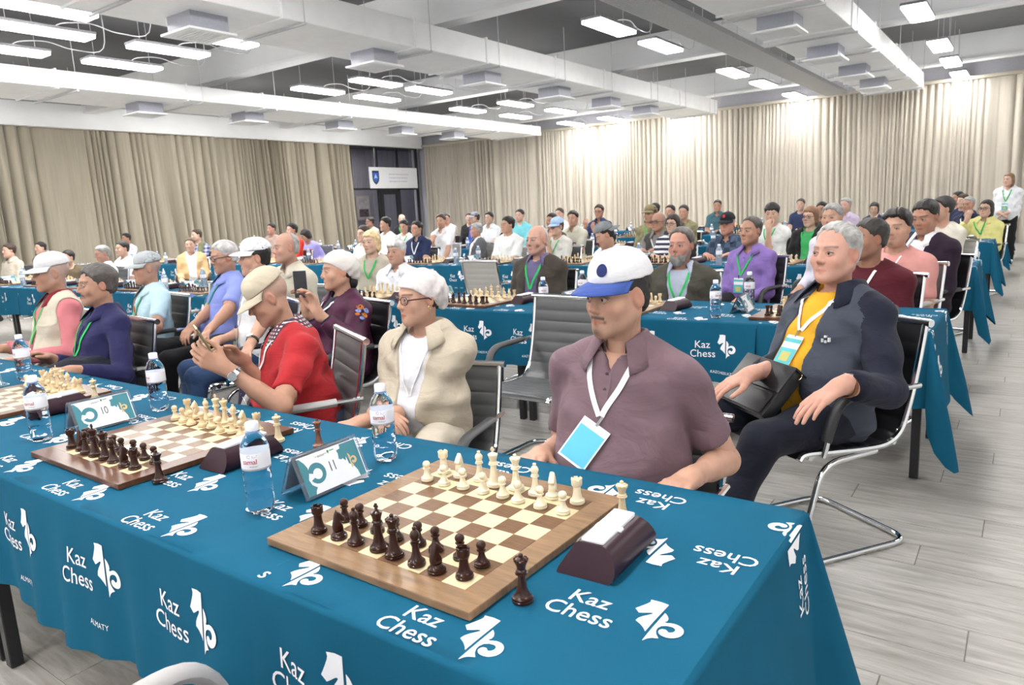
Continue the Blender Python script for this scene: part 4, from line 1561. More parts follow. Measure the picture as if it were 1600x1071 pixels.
HAIRLINES = {
    'short': ([-.12, -.06, -.028, -.012, .012, .034, .05, .07, .12], [-.062, -.048, -.036, -.002, .010, .030, .060, .078, .085]),
    'receding': ([-.12, -.06, -.028, -.012, .012, .030, .045, .062, .12], [-.062, -.048, -.036, -.002, .012, .045, .085, .100, .115]),
    'bald': ([-.12, -.08, -.05, -.02, .0, .02, .12], [-.060, -.050, -.040, .2, .2, .2, .2]),
    'fringe': ([-.12, -.06, -.028, -.012, .012, .034, .05, .07, .12], [-.062, -.05, -.04, -.01, .0, .018, .040, .050, .055]),
    'bob': ([-.12, -.06, -.028, .0, .020, .034, .05, .07, .12], [-.11, -.11, -.11, -.09, -.05, .010, .045, .060, .068]),
    'long': ([-.12, -.06, -.028, .0, .020, .034, .05, .07, .12], [-.2, -.2, -.2, -.15, -.08, .015, .055, .072, .080]),
}


def hair_sdf(style, thick, rs, lod=1):
    ys, zs = HAIRLINES[style]
    ph = rs.rand(6) * 6.28

    def fn(P):
        X = P.copy(); X[:, 0] = np.abs(X[:, 0])
        cut0 = np.interp(X[:, 1], ys, zs)
        th = (thick + .004 * (lod == 2)) * np.clip((P[:, 2] - cut0) / .022 + .3, .4, 1)
        if style in ('short', 'receding', 'fringe', 'bald'): th = th * np.interp(P[:, 2], [-.06, .02, .065], [.35, .55, 1.0])
        cap = ell(X, (0, -.014, .038), (.0755, .097, .084)) - th
        side = ell(X, (0, -.016, -.012), (.0715, .088, .075)) - th * .6
        d = smin(cap, side, .02)
        if style in ('bob', 'long'):
            d = smin(d, ell(X, (0, -.035, -.05), (.080 + thick * .6, .068, .085 if style == 'bob' else .12)), .03)
            d = smax(d, -ell(X, (0, .075, -.05), (.0615, .085, .10)), .012)
            if style == 'long': d = smin(d, rc(P, (0, -.085, -.02), (.01, -.10, -.22), .055, .035), .03)
        cut = np.interp(X[:, 1], ys, zs) + .006 * np.sin(X[:, 0] * 170 + ph[0]) + .003 * np.sin(P[:, 0] * 410 + ph[1])
        d = smax(d, (cut - P[:, 2]) * .75, .006)
        w = np.sin(P[:, 0] * 260 + P[:, 1] * 60 + ph[2]) * np.sin(P[:, 1] * 75 + P[:, 2] * 90 + ph[3])
        return d + .0022 * w + .0012 * np.sin(P[:, 0] * 520 + P[:, 2] * 160 + ph[4])
    return fn


def cap_parts(lod, tilt, h, back=False):
    """baseball cap in the head frame: crown sdf mesh and brim mesh"""
    T = rotx3(math.radians(-tilt))

    def fn(P):
        q = (P - np.array([0, -.014, .052], f32)) @ T.astype(f32)
        d = ell(q, (0, -.004, .006), (.0850, .106, .092))
        d = smin(d, ell(q, (0, .045, .034), (.062, .048, .050)), .03)
        inner = ell(q, (0, -.004, .004), (.0795, .1005, .085))
        d = smax(d, .004 - q[:, 2], .003)
        seam = .0010 * np.cos(3 * np.arctan2(q[:, 0], q[:, 1]) * 2) ** 24
        return np.maximum(d - seam, -inner)
    crown = surface(fn, (-.10, -.14, .02), (.10, .12, .17), h, 1)
    V = []; F = []
    na, nr = (26, 7) if lod < 2 else (12, 4)
    for side in (0, 1):
        for i in range(na + 1):
            a = math.radians(-76 + 152 * i / na)
            for k in range(nr + 1):
                t = k / nr
                x0, y0 = .084 * math.sin(a), .104 * math.cos(a)
                ext = .084 * max(math.cos(a * 1.06), 0) ** .55
                x = x0 * (1 + .06 * t); y = y0 + ext * t
                z = .0075 - .018 * t * t - 1.9 * x * x * (.35 + .65 * t) + (-.003 if side else 0)
                V.append((x, y - .004, z))
    m = nr + 1
    N = (na + 1) * m
    for i in range(na):
        for k in range(nr):
            a = i * m + k
            F.append((a, a + 1, a + m + 1, a + m)); a += N; F.append((a, a + m, a + m + 1, a + 1))
    for i in range(na):
        a = i * m + nr
        F.append((a, a + N, a + m + N, a + m))
    for k in range(nr):
        for i in (0, na):
            a = i * m + k
            F.append((a, a + 1, a + 1 + N, a + N))
    V = np.array(V)
    if back: V = V * np.array([-1, -1, 1])
    V = V @ T.T + np.array([0, -.014, .052])
    return crown, (V, F), T


def hand_sdf(wr, d, n, side, curl, spread=1.0, sc=1.0, thumb=.5):
    """wr wrist, d along the hand, n back of the hand, side=+1 thumb towards cross(d,n)"""
    d = nrm(d); n = nrm(np.asarray(n) - d * np.dot(n, d)); s = np.cross(d, n) * side
    fin = []
    for q, (off, ln, lk) in enumerate(((.029, .92, .082), (.0095, 1.03, .087), (-.0105, .96, .083), (-.029, .76, .074))):
        k0 = wr + sc * (d * lk + s * off * 1.0)
        m0 = wr + sc * (d * .012 + s * off * .62)
        ang = curl[q] if isinstance(curl, (list, tuple)) else curl
        dd = nrm(d + s * off * 2.2 * spread)
        pts = [k0]
        a = ang * .9
        for seg, f in ((.043, 1.0), (.027, 1.15), (.022, .75)):
            dirv = dd * math.cos(a) - n * math.sin(a)
            pts.append(pts[-1] + dirv * seg * ln * sc)
            a += ang * f
        fin.append((m0, pts))
    tb = wr + sc * (d * .022 + s * .026 - n * .006)
    t1 = tb + sc * nrm(d * .75 + s * .62 - n * (.15 + .4 * thumb)) * .044
    t2 = t1 + sc * nrm(d * (.95) + s * (.35 - .5 * thumb) - n * (.1 + .35 * thumb)) * .030
    t3 = t2 + sc * nrm(d * .95 + s * (.2 - .6 * thumb) - n * (.1 + .3 * thumb)) * .024

    def fn(P):
        r = sc
        palm = None
        for m0, pts in fin:
            q = rc(P, m0, pts[0], .0135 * r, .0115 * r)
            palm = q if palm is None else smin(palm, q, .012)
        palm = smin(palm, rc(P, wr - d * .03, wr + d * .018 * sc, .025 * r, .024 * r), .02)
        palm = smin(palm, rc(P, tb, t1, .0145 * r, .0115 * r), .012)
        th = np.minimum(rc(P, t1, t2, .0105 * r, .0098 * r), rc(P, t2, t3, .0098 * r, .0080 * r))
        out = smin(palm, th, .006)
        for (m0, pts), rr in zip(fin, (1, 1.02, .98, .88)):
            q = np.minimum(np.minimum(rc(P, pts[0], pts[1], .0102 * r * rr, .0090 * r * rr), rc(P, pts[1], pts[2], .0090 * r * rr, .0083 * r * rr)), rc(P, pts[2], pts[3], .0083 * r * rr, .0066 * r * rr))
            out = smin(out, q, .004)
        return out
    allp = np.array([p for m0, pts in fin for p in pts] + [wr - d * .03, tb, t1, t2, t3])
    return fn, allp.min(0) - .02, allp.max(0) + .02


def ik(S, Wt, l1, l2, pole):
    S = np.asarray(S, float); Wt = np.asarray(Wt, float)
    v = Wt - S
    L = np.linalg.norm(v)
    if L > (l1 + l2) * .995: Wt = S + v / L * (l1 + l2) * .995; v = Wt - S; L = np.linalg.norm(v)
    if L < abs(l1 - l2) + .02: L = abs(l1 - l2) + .02; Wt = S + nrm(v) * L; v = Wt - S
    a = (l1 * l1 - l2 * l2 + L * L) / (2 * L)
    hgt = math.sqrt(max(l1 * l1 - a * a, 0))
    u = v / L
    p = np.asarray(pole, float); p = nrm(p - u * np.dot(p, u))
    return S + u * a + p * hgt, Wt


RES = {0: dict(head=.0033, arm=.0044, top=.0080, hair=.0042, leg=.014), 1: dict(head=.0052, arm=.0066, top=.014, hair=.0065, leg=.022), 2: dict(head=.0095, arm=.0105, top=.024, hair=.011, leg=.034)}


def strip_mesh(pts, nrmls, w, th):
    """flat ribbon along pts, with surface normals"""
    V = []; F = []
    n = len(pts)
    for i in range(n):
        t = nrm(pts[min(i + 1, n - 1)] - pts[max(i - 1, 0)])
        s = nrm(np.cross(t, nrmls[i]))
        for a, b in ((-1, 0), (1, 0), (1, 1), (-1, 1)): V.append(pts[i] + s * a * w / 2 + nrmls[i] * b * th)
    for i in range(n - 1):
        for k in range(4): F.append((i * 4 + k, i * 4 + (k + 1) % 4, (i + 1) * 4 + (k + 1) % 4, (i + 1) * 4 + k))
    F += [(0, 1, 2, 3), ((n - 1) * 4 + 3, (n - 1) * 4 + 2, (n - 1) * 4 + 1, (n - 1) * 4)]
    return V, F


def person(p):
    """p: dict. head (x,y,z) is the middle of the skull in the room; ang = facing in degrees from +x"""
    lod = p.get('lod', 2)
    R = RES[lod]
    rs = np.random.RandomState(p.get('seed', 1))
    sc = p.get('s', 1.0)
    hx, hy, hz = p['head']
    ang = math.radians(p['ang'])
    lean = math.radians(p.get('lean', -4)); side_lean = math.radians(p.get('side', 0))
    stand = p.get('stand', False)
    hipz = .90 if stand else .555
    ax = nrm([math.sin(side_lean), math.sin(lean), math.cos(lean) * math.cos(side_lean)])
    neck_up = nrm(ax * .5 + np.array([0, .12 + p.get('nod', 0), 1.0]))
    hl = .148 * sc
    T = (hz - hl * neck_up[2] - hipz) / ax[2]
    T = max(T, .30)
    H = np.array([0, 0, hipz])
    B = H + ax * T
    HC = B + neck_up * hl + np.array([0, .018, 0])
    # root so that HC lands at the head position
    c, s = math.cos(ang - PI / 2), math.sin(ang - PI / 2)
    rx = hx - (c * HC[0] - s * HC[1]); ry = hy - (s * HC[0] + c * HC[1])
    HC[2] = hz
    root = empty('person', (rx, ry, 0), ang - PI / 2)
    tag(root, p['label'], 'person', p.get('group', 'people seated at the tables'))
    fwd_ = nrm(np.cross(ax, np.array([1., 0, 0]))); fwd_ = fwd_ if fwd_[1] > 0 else -fwd_
    rgt = np.cross(fwd_, ax)
    TM = np.stack([rgt, fwd_, ax], 1)       # columns
    wd = p.get('w', 1.0) * sc
    bel = p.get('belly', .3)
    # torso profile
    tt = np.array([-.22, -.10, 0, .15, .30, .50, .70, .84, .92, 1.0, 1.06])
    px = np.array([.150, .168, .172, .164 + .014 * bel, .158 + .016 * bel, .154 + .006 * bel, .156, .146, .118, .076, .058]) * wd
    py = np.array([.10, .118, .124, .122 + .03 * bel, .120 + .036 * bel, .114 + .012 * bel, .110, .098, .084, .066, .055]) * wd
    oy = np.array([0, 0, 0, .022 * bel, .030 * bel, .018 * bel, .006, -.004, -.012, -.016, -.012])
    sh_w = .153 * wd * p.get('shw', 1.0)
    shoulder = {}
    for sd in (-1, 1): shoulder[sd] = B - ax * .075 * sc + rgt * sd * sh_w - fwd_ * .008
    l1, l2 = .285 * sc, .255 * sc
    arms = {}
    for sd, key in ((1, 'R'), (-1, 'L')):
        a = p.get(key) or {}
        W_ = np.array(a.get('w', (sd * .16, .30, .60)), float)
        if 'ww' in a:
            g0, g1 = a['ww'][0] - rx, a['ww'][1] - ry
            W_ = np.array([c * g0 + s * g1, -s * g0 + c * g1, a['ww'][2]])
        E_, W_ = ik(shoulder[sd], W_, l1, l2, a.get('pole', (sd * .28, -.6, -.75)))
        arms[sd] = (shoulder[sd], E_, W_, a)

    fold = p.get('fold', 1.0) * (.0052 if lod == 0 else .0050 if lod == 1 else .004)
    ph = rs.rand(12) * 6.28

    def torso(P, infl, t0=-.22):
        q = (P - H.astype(f32)) @ TM.astype(f32)
        t = q[:, 2] / T
        rx_ = np.interp(t, tt, px) + infl; ry_ = np.interp(t, tt, py) + infl; o = np.interp(t, tt, oy)
        x = q[:, 0]; y = q[:, 1] - o
        rr = np.sqrt((x / rx_) ** 2 + (y / ry_) ** 2) + 1e-6
        d = (rr - 1) * np.minimum(rx_, ry_) * (.6 + .4 / np.maximum(rr, 1))
        d = smax(d, (t - 1.015) * T, .03)
        return smax(d, (t0 - t) * T, .02), q, t

    def upper(P, infl, slv, t0=-.22, arm_r=1.0):
        """slv 0 none, fraction of arm covered (1 = to the wrist)"""
        d, q, t = torso(P, infl, t0)
        for sd in (-1, 1):
            S, E_, W_, a = arms[sd]
            d = smin(d, rc(P, B + neck_up * .030 * sc + rgt * sd * .022 - fwd_ * .012, S + ax * .006, .030 * sc + infl, .036 * sc + infl), .03)
            d = smin(d, rc(P, B - ax * .035 * sc + rgt * sd * .045, S, .042 * sc + infl, .047 * sc + infl), .04)
            if slv > 0:
                ai = infl * .55
                r0, r1, r2 = (.052 * sc + ai) * arm_r, (.044 * sc + ai) * arm_r, (.033 * sc + ai) * arm_r
                up_ = rc(P, S, E_, r0, r1)
                if slv <= .5:
                    k = slv / .5
                    cutp = S + (E_ - S) * k
                    nn = nrm(E_ - S).astype(f32)
                    up_ = smax(up_ - .004, (P - cutp.astype(f32)) @ nn, .004)
                else:
                    k = (slv - .5) / .5
                    We = E_ + (W_ - E_) * k
                    lo_ = rc(P, E_, We, r1, r1 + (r2 - r1) * k)
                    nn = nrm(W_ - E_).astype(f32)
                    lo_ = smax(lo_, (P - We.astype(f32)) @ nn, .004)
                    up_ = smin(up_, lo_, .02)
                d = smin(d, up_, .022)
        # cloth folds
        w = np.sin(P[:, 2] * 34 + P[:, 0] * 19 + 2.2 * np.sin(P[:, 0] * 9 + ph[0]) + ph[1]) * np.sin(P[:, 0] * 12 + P[:, 1] * 15 + ph[2])
        w2 = np.sin(P[:, 2] * 58 - P[:, 0] * 33 + 1.8 * np.sin(P[:, 1] * 13 + ph[3]) + ph[4]) * np.sin(P[:, 2] * 9 + ph[5])
        d = d + fold * (w + .6 * w2)
        return d, t

    nb_l = B - ax * .035 + fwd_ * .000                 # neck base
    # head frame
    HM = rotz3(math.radians(p.get('hy', 0))) @ rotx3(-math.radians(p.get('hp', 0))) @ roty3(math.radians(p.get('hr', 0)))
    HM = HM * 1.0
    hs = sc * p.get('hs', .92)

    def to_head(P): return ((P - HC) @ HM) / hs

    def to_loc(V): return (V * hs) @ HM.T + HC
    hpz = dict(p.get('face', {}))
    hpz['neckbase'] = to_head(nb_l[None])[0]
    base = np.array(p.get('skin', (.50, .29, .20)))
    hc = p.get('hair', (.02, .016, .014))
    hpz.setdefault('browcol', tuple(np.minimum(np.array(hc) * .6, .10) + base * .10))
    hpz.setdefault('haircol', hc)
    hpz['lash'] = 1 if lod < 2 else None
    hpz['eyespot'] = lod == 2
    parts = []
    V, Q = surface(lambda P: head_sdf(P, hpz, lod), np.minimum((-.098, -.125, -.16), hpz['neckbase'] - .07), np.maximum((.098, .135, .13), hpz['neckbase'] + .07), R['head'], 1 if lod < 2 else 0)
    parts.append((to_loc(V), Q, skin_colors(V, base, hpz)))
    slv = p.get('slv', .36)
    # hidden core joins head and arms into one figure
    V, Q = surface(lambda P: upper(P, -.006, .5, -.1)[0], (-.34, -.3, hipz - .05), (.34, .4, B[2] + .05), .03, 0)
    parts.append((V, Q, np.tile(base, (len(V), 1))))
    for sd in (-1, 1):
        S, E_, W_, a = arms[sd]
        if a.get('hide'): continue
        d_ = nrm(np.array(a.get('d', W_ - E_)))
        n_ = np.array(a.get('n', (0, 0, 1)), float)
        hf, lo, hi = hand_sdf(W_, d_, n_, -sd * a.get('flip', 1), a.get('curl', .35), a.get('spread', 1.0), sc * a.get('hs', 1.0), a.get('thumb', .4))
        st = S + (E_ - S) * max(slv * 2 - .35, .0) if slv < .5 else E_ + (W_ - E_) * max((slv - .5) * 2 - .3, 0)

        def af(P, hf=hf, S=S, E_=E_, W_=W_, st=st):
            if slv < .5: d = smin(rc(P, st, E_, .045 * sc, .037 * sc), rc(P, E_, W_, .037 * sc, .0255 * sc), .02)
            else: d = rc(P, st, W_, .034 * sc, .0255 * sc)
            if slv < .5: d = smin(d, rc(P, E_, E_ + (W_ - E_) * .45, .038 * sc, .034 * sc), .02)
            return smin(d, hf(P), .018)
        pts = np.array([st, W_] + ([E_] if slv < .5 else []))
        V, Q = surface(af, np.minimum(pts.min(0) - .055, lo), np.maximum(pts.max(0) + .055, hi), R['arm'], 1)
        parts.append((V, Q, np.tile(base * np.array([1.0, .97, .95]), (len(V), 1))))
    V, Q, C = join(parts)
    ob('body', mkmesh('body', V, Q, True, C), M_SKIN, root)
    # eyes
    if lod < 2:
        for sx in (-1, 1):
            b = MB()
            pr = [(.0122 * math.sin(PI * k / 10), -.0122 * math.cos(PI * k / 10)) for k in range(11)]
            b.lathe([(max(r, 0), z) for r, z in pr], 14)
            look = p.get('look', 0)
            Rm = rotx3(-PI / 2)
            v = np.array(b.v) @ Rm.T
            b2 = MB(); b2.lathe([(.0058, .0104), (.0045, .0116), (0, .0124)], 14)
            v2 = np.array(b2.v) @ Rm.T @ rotz3(math.radians(look)).T
            cen = np.array([sx * .0325, .0800, .0040])
            e = ob('eye', mkmesh('eye', to_loc(v + cen), b.f), M_EYEW, root)
            ob('iris', mkmesh('iris', to_loc(v2 + cen), b2.f), M_EYED, e)
    # top garment
    top_c = p['top']
    tm = top_c if not isinstance(top_c, tuple) else cloth_mat(top_c)
    tk = p.get('kind', 'tee')
    inner_slv = slv if tk not in ('jacket', 'robe', 'vest') else p.get('inner_slv', slv if tk == 'vest' else .3)
    nkr = p.get('neckhole', .066) * sc

    def neckcut(P, d, r, dep=.0):
        a = B - ax * (.02 + dep); b_ = B + neck_up * .2
        return smax(d, -rc(P, a, b_, r, r * 1.05), .006)
    infl = p.get('infl', .012)
    vdeep = p.get('vneck', .06 if p.get('collar') and tk == 'tee' else 0)

    def shirt(P):
        d, t = upper(P, infl, inner_slv, p.get('hem', -.2))
        d = neckcut(P, d, nkr, .012)
        if vdeep:
            q = (P - B.astype(f32)) @ TM.astype(f32)
            wv = np.clip((q[:, 2] + vdeep) * .42, 0, .06)
            d = smax(d, np.where((q[:, 1] > 0) & (wv > .0005), wv - np.abs(q[:, 0]), -.1), .003)
        return d
    allp = np.array([x for sd in (-1, 1) for x in arms[sd][:3]] + [B, H])
    lo = allp.min(0) - .12; hi = allp.max(0) + .12
    lo[0] = min(lo[0], -.26 * wd); hi[0] = max(hi[0], .26 * wd); lo[1] = min(lo[1], -.2); hi[1] = max(hi[1], .24 + .05 * bel)
    lo[2] = min(lo[2], hipz - .18); hi[2] = max(B[2] + .08, hi[2] - .06)
    V, Q = surface(shirt, lo, hi, R['top'], 1)
    shirt_o = ob('shirt', mkmesh('shirt', V, Q), tm, root)
    outer_fn = shirt
    if tk in ('jacket', 'vest', 'robe'):
        oc = p['outer']
        om = oc if not isinstance(oc, tuple) else cloth_mat(oc, var=p.get('ovar', .07))
        gap = p.get('gap', .055)
        oslv = slv if tk != 'vest' else 0

        def jk(P):
            d, t = upper(P, infl + .011, oslv, p.get('ohem', -.22), 1.05)
            d = neckcut(P, d, nkr + .012, .004)
            q = (P - H.astype(f32)) @ TM.astype(f32)
            g = gap * np.interp(t, [-.3, .1, .5, .8, 1.0, 1.2], p.get('gapprof', [1.1, .8, .8, 1.1, 1.15, 1.1]))
            d = smax(d, np.where(q[:, 1] > -.01, g - np.abs(q[:, 0] - p.get('gapx', 0)), -.1), .006)
            if tk == 'vest':
                for sd in (-1, 1): d = smax(d, -(sph(P, shoulder[sd] + rgt * sd * .05, .085)), .008)
            return d
        V, Q = surface(jk, lo - .03, hi + .03, R['top'], 1)
        jo = ob({'jacket': 'jacket', 'vest': 'vest', 'robe': 'robe'}[tk], mkmesh('jacket', V, Q), om, root)
        if p.get('sleevecol'):
            jo.data.materials.append(cloth_mat(p['sleevecol']))
            fc = V[Q].mean(1).astype(f32)
            tq = torso(fc, infl + .011)
            far_ = ((tq[0] > .022) & (np.abs(tq[1][:, 0]) > .13 * wd)).astype(np.int32)
            if len(far_) == len(jo.data.polygons): jo.data.polygons.foreach_set('material_index', far_)
        js = jk

        def outer_fn(P): return np.minimum(shirt(P), js(P))

    def front_y(x, z):
        """frontmost cloth surface at local x,z"""
        ys = np.linspace(.45, -.15, 401).astype(f32)
        P = np.stack([np.full(401, x, f32), ys, np.full(401, z, f32)], 1)
        d = outer_fn(P)
        k = np.argmax(d < 0)
        return float(ys[k]) if d[k] < 0 else .05

    # collar
    if p.get('collar'):
        cc = p.get('collarcol', p.get('outer') if tk in ('jacket', 'vest') and p.get('outer_collar') else top_c)
        cmt = cc if not isinstance(cc, tuple) else cloth_mat(cc)
        big = 1.25 if p['collar'] == 2 else 1.0
        na = 30 if lod < 2 else 14
        ox = .014 if tk in ('jacket', 'vest') and p.get('outer_collar') else 0.0
        prof = [(.054 + ox, .024), (.058 + ox, .054 + ox * .5), (.066 + ox, .053 + ox * .5), (.086 + .004 * big + ox, .014 + ox * .6), (.097 + .010 * big + ox, -.016 * big + ox * .6)]
        Vc = []; Fc = []
        up_ = nrm(ax * .8 + neck_up * .4)
        f2 = nrm(np.cross(up_, rgt)); f2 = f2 if f2[1] > 0 else -f2
        op = p.get('open', 26)
        for i in range(na + 1):
            a = math.radians(90 + op + (360 - 2 * op) * i / na)
            fr_ = max(math.sin(a), 0) ** 2
            for k, (r, z) in enumerate(prof):
                rr = r * sc * (1.02 if k < 3 else 1.0 + .22 * fr_ * big)
                zz = z * sc - .034 * fr_ * sc * (1.0 if k < 3 else 1.25 * big) - .010
                Vc.append(B + ax * .004 + rgt * rr * math.cos(a) * 1.06 + f2 * (rr * math.sin(a) * 1.02 + .004) + up_ * zz)
        m = len(prof)
        for i in range(na):
            for k in range(m - 1): Fc.append((i * m + k, i * m + k + 1, (i + 1) * m + k + 1, (i + 1) * m + k))
        me_ = mkmesh('collar', Vc, Fc)
        co = ob('collar', me_, cmt, root)
        sm = co.modifiers.new('t', 'SOLIDIFY'); sm.thickness = .0035; sm.offset = 0
    if p.get('collar') and lod < 2 and tk == 'tee':
        full = slv > .5
        path = []; ns = []
        for k in range(12):
            z = B[2] - .035 - (.11 if not full else .36) * k / 11
            path.append(np.array([B[0] + .0, front_y(0, z) + .001, z])); ns.append(np.array([0, 1., .1]))
        v, f = strip_mesh(path, ns, .028, .0022)
        pk_ = ob('placket', MB().add([tuple(q) for q in v], f).mesh('placket', fixn=True), tm, root)
        for k in ((2, 6) if not full else (1, 4, 7, 10)):
            b = MB().lathe([(.0052, 0), (.0052, .0018), (0, .0022)], 10)
            vv = np.array(b.v)[:, [0, 2, 1]] + path[k] + np.array([0, .002, 0])
            ob('button', mkmesh('button', vv, b.f), cloth_mat(tuple(np.array(top_c) * .5)) if isinstance(top_c, tuple) else M_SHOE, pk_)
    # lower body
    tr = p.get('trouser', (.012, .014, .022))
    legs = p.get('legs', {})
    kn = {}
    for sd, key in ((1, 'R'), (-1, 'L')):
        hipj = np.array([sd * .09 * wd, .02, hipz - .02])
        if stand: kk = (np.array([sd * .10, .03, .48]), np.array([sd * .10, .0, .09]))
        else: kk = legs.get(key) or ((sd * .15, .43 * sc, .505), (sd * .15, .45 * sc, .09))
        kn[sd] = (hipj, np.array(kk[0], float), np.array(kk[1], float))

    def pants(P):
        d = ell(P, H + np.array([0, -.01, -.02]), (.175 * wd, .125 * wd + .02, .115))
        for sd in (-1, 1):
            a, b_, c_ = kn[sd]
            l = smin(rc(P, a, b_, .088 * wd, .064 * sc), rc(P, b_, c_, .063 * sc, .052 * sc), .025)
            d = smin(d, l, .03)
        if p.get('skirt'):
            d = smin(d, ell(P, H + np.array([0, .22, -.06]), (.27, .33, .10)), .05)
            d = smin(d, rc(P, (0, .44, .42), (0, .46, .08), .21, .24), .05)
            d = smax(d, .05 - P[:, 2], .01)
        w = np.sin(P[:, 2] * 30 + P[:, 0] * 22 + ph[6]) * np.sin(P[:, 1] * 26 + ph[7])
        return d + fold * .9 * w
    ptsl = np.array([x for sd in (-1, 1) for x in kn[sd]] + [H])
    V, Q = surface(pants, ptsl.min(0) - (.16 if not p.get('skirt') else .3), ptsl.max(0) + (.16 if not p.get('skirt') else .3), R['leg'], 1)
    ob('skirt' if p.get('skirt') else 'trousers', mkmesh('trousers', V, Q), tr if not isinstance(tr, tuple) else cloth_mat(tr), root)
    for sd in (-1, 1):
        a, b_, c_ = kn[sd]
        toe = c_ + np.array([sd * .02, .17, -.045])

        def shoe(P, c_=c_, toe=toe):
            d = smin(rc(P, c_ + np.array([0, -.035, -.035]), toe, .043, .036), sph(P, c_ + np.array([0, 0, .0]), .044), .03)
            return smax(d, (c_[2] - .082) - P[:, 2], .006)
        V, Q = surface(shoe, np.minimum(c_, toe) - .1, np.maximum(c_, toe) + .1, .012 if lod < 2 else .02, 1)
        ob('shoe', mkmesh('shoe', V, Q), p.get('shoe', M_SHOE), root)
    # hair and headgear
    hst = p.get('hs_style', 'short')
    hair_o = None
    if hst and hst != 'none':
        V, Q = surface(hair_sdf(hst, p.get('thick', .010), rs, lod), (-.12, -.18, -.28 if hst == 'long' else -.16), (.12, .12, .15), R['hair'], 0 if lod == 0 else 0)
        if p.get('hat') == 'cap': pass
        hair_o = ob('hair', mkmesh('hair', to_loc(V), Q), hair_mat(hc), root)
    if p.get('hat') == 'cap':
        crown, (bv, bf), Tm = cap_parts(lod, p.get('tilt', 8), R['hair'], p.get('capback', False))
        cm_ = cloth_mat(p['capcol'], var=.04); bm_ = cloth_mat(p.get('brimcol', p['capcol']), var=.04)
        hat = ob('cap_crown', mkmesh('cap', to_loc(crown[0]), crown[1]), cm_, root)
        ob('cap_brim', mkmesh('brim', to_loc(bv), bf), bm_, hat)
        if lod < 2:
            btn = MB().lathe([(.007, 0), (.007, .003), (0, .005)], 10)
            ob('cap_button', mkmesh('btn', to_loc((np.array(btn.v) + np.array([0, -.004, .102])) @ Tm.T + np.array([0, -.014, .052])), btn.f), cm_, hat)
        if p.get('patch'):
            pc, pa, pz_, pr = p['patch']
            b = MB(); v = []; N = 20
            for rr in (1.0, .0):
                for k in range(N):
                    t_ = 2 * PI * k / N
                    a_ = math.radians(pa) + rr * pr * math.cos(t_) / .095
                    zz = pz_ + rr * pr * math.sin(t_)
                    q = np.array([math.sin(a_), math.cos(a_) * 1.18, 0.]) * .09
                    v.append((q[0], q[1], zz))
            v = np.array(v)

            def cfn(P):
                return np.minimum(ell(P, (0, -.004, .006), (.0850, .106, .092)), ell(P, (0, .045, .034), (.062, .048, .050)))
            for k in range(len(v)):
                dr_ = nrm(np.array([v[k, 0], v[k, 1], 0])); lo_, hi_ = .03, .16
                for _ in range(18):
                    md = (lo_ + hi_) / 2
                    q = np.array([[dr_[0] * md, dr_[1] * md, v[k, 2]]], f32)
                    dd = smin(ell(q, (0, -.004, .006), (.0850, .106, .092)), ell(q, (0, .045, .034), (.062, .048, .050)), .03)[0]
                    if dd > .0035: hi_ = md
                    else: lo_ = md
                v[k, :2] = dr_[:2] * lo_
            f = [(k, (k + 1) % N, N + (k + 1) % N, N + k) for k in range(N)]
            ob('cap_patch', mkmesh('patch', to_loc(v @ Tm.T + np.array([0, -.014, .052])), f), cloth_mat(pc), hat)
    if p.get('hat') == 'scarf':
        scp = p.get('scarfpar', {})

        def sf(P):
            X = P.copy(); X[:, 0] = np.abs(X[:, 0])
            d = ell(X, (0, -.014, .038), (.088, .112, .100))
            d = smin(d, ell(X, (0, -.075, .020), (.072, .068, .070)), .04)
            d = smin(d, ell(X, (0, -.100, -.030), (.045, .040, .045)), .03)
            ys, zs = [-.16, -.08, -.02, .03, .06, .09, .14], [-.075, -.06, -.004, .028, .052, .062, .064]
            d = smax(d, (np.interp(X[:, 1], ys, zs) - P[:, 2]) * .8, .006)
            w = np.sin(P[:, 2] * 95 + P[:, 1] * 60 + 2 * np.sin(P[:, 0] * 30)) * np.clip(-P[:, 1] * 10 + .4, 0.15, 1)
            return d + .0022 * w
        V, Q = surface(sf, (-.11, -.17, -.10), (.11, .13, .16), R['hair'], 1)
        ob('head_scarf', mkmesh('scarf', to_loc(V), Q), p['scarfcol'] if not isinstance(p['scarfcol'], tuple) else cloth_mat(p['scarfcol'], var=.05), root)
    if p.get('bun'):
        V, Q = surface(lambda P: ell(P, (0, -.088, -.075), (.045, .036, .050)), (-.06, -.15, -.15), (.06, -.03, .0), R['hair'])
        ob('hair_bun', mkmesh('bun', to_loc(V), Q), hair_mat(hc), hair_o or root)
    if p.get('beard'):
        def bf_(P):
            X = P.copy(); X[:, 0] = np.abs(X[:, 0])
            d = ell(X, (0, .055, -.098), (.048, .045, .048))
            d = smin(d, rc(X, (.058, .01, -.035), (.035, .055, -.085), .016, .024), .03)
            d = smin(d, rc(X, (0, .093, -.052), (.026, .080, -.066), .008, .007), .01)
            d = smax(d, -ell(X, (0, .105, -.068), (.017, .02, .006)), .005)
            return d + .003 * np.sin(P[:, 0] * 210) * np.sin(P[:, 2] * 110 + P[:, 1] * 60)
        V, Q = surface(bf_, (-.09, -.02, -.16), (.09, .14, .0), R['hair'])
        ob('beard', mkmesh('beard', to_loc(V), Q), hair_mat(p['beard']), root)
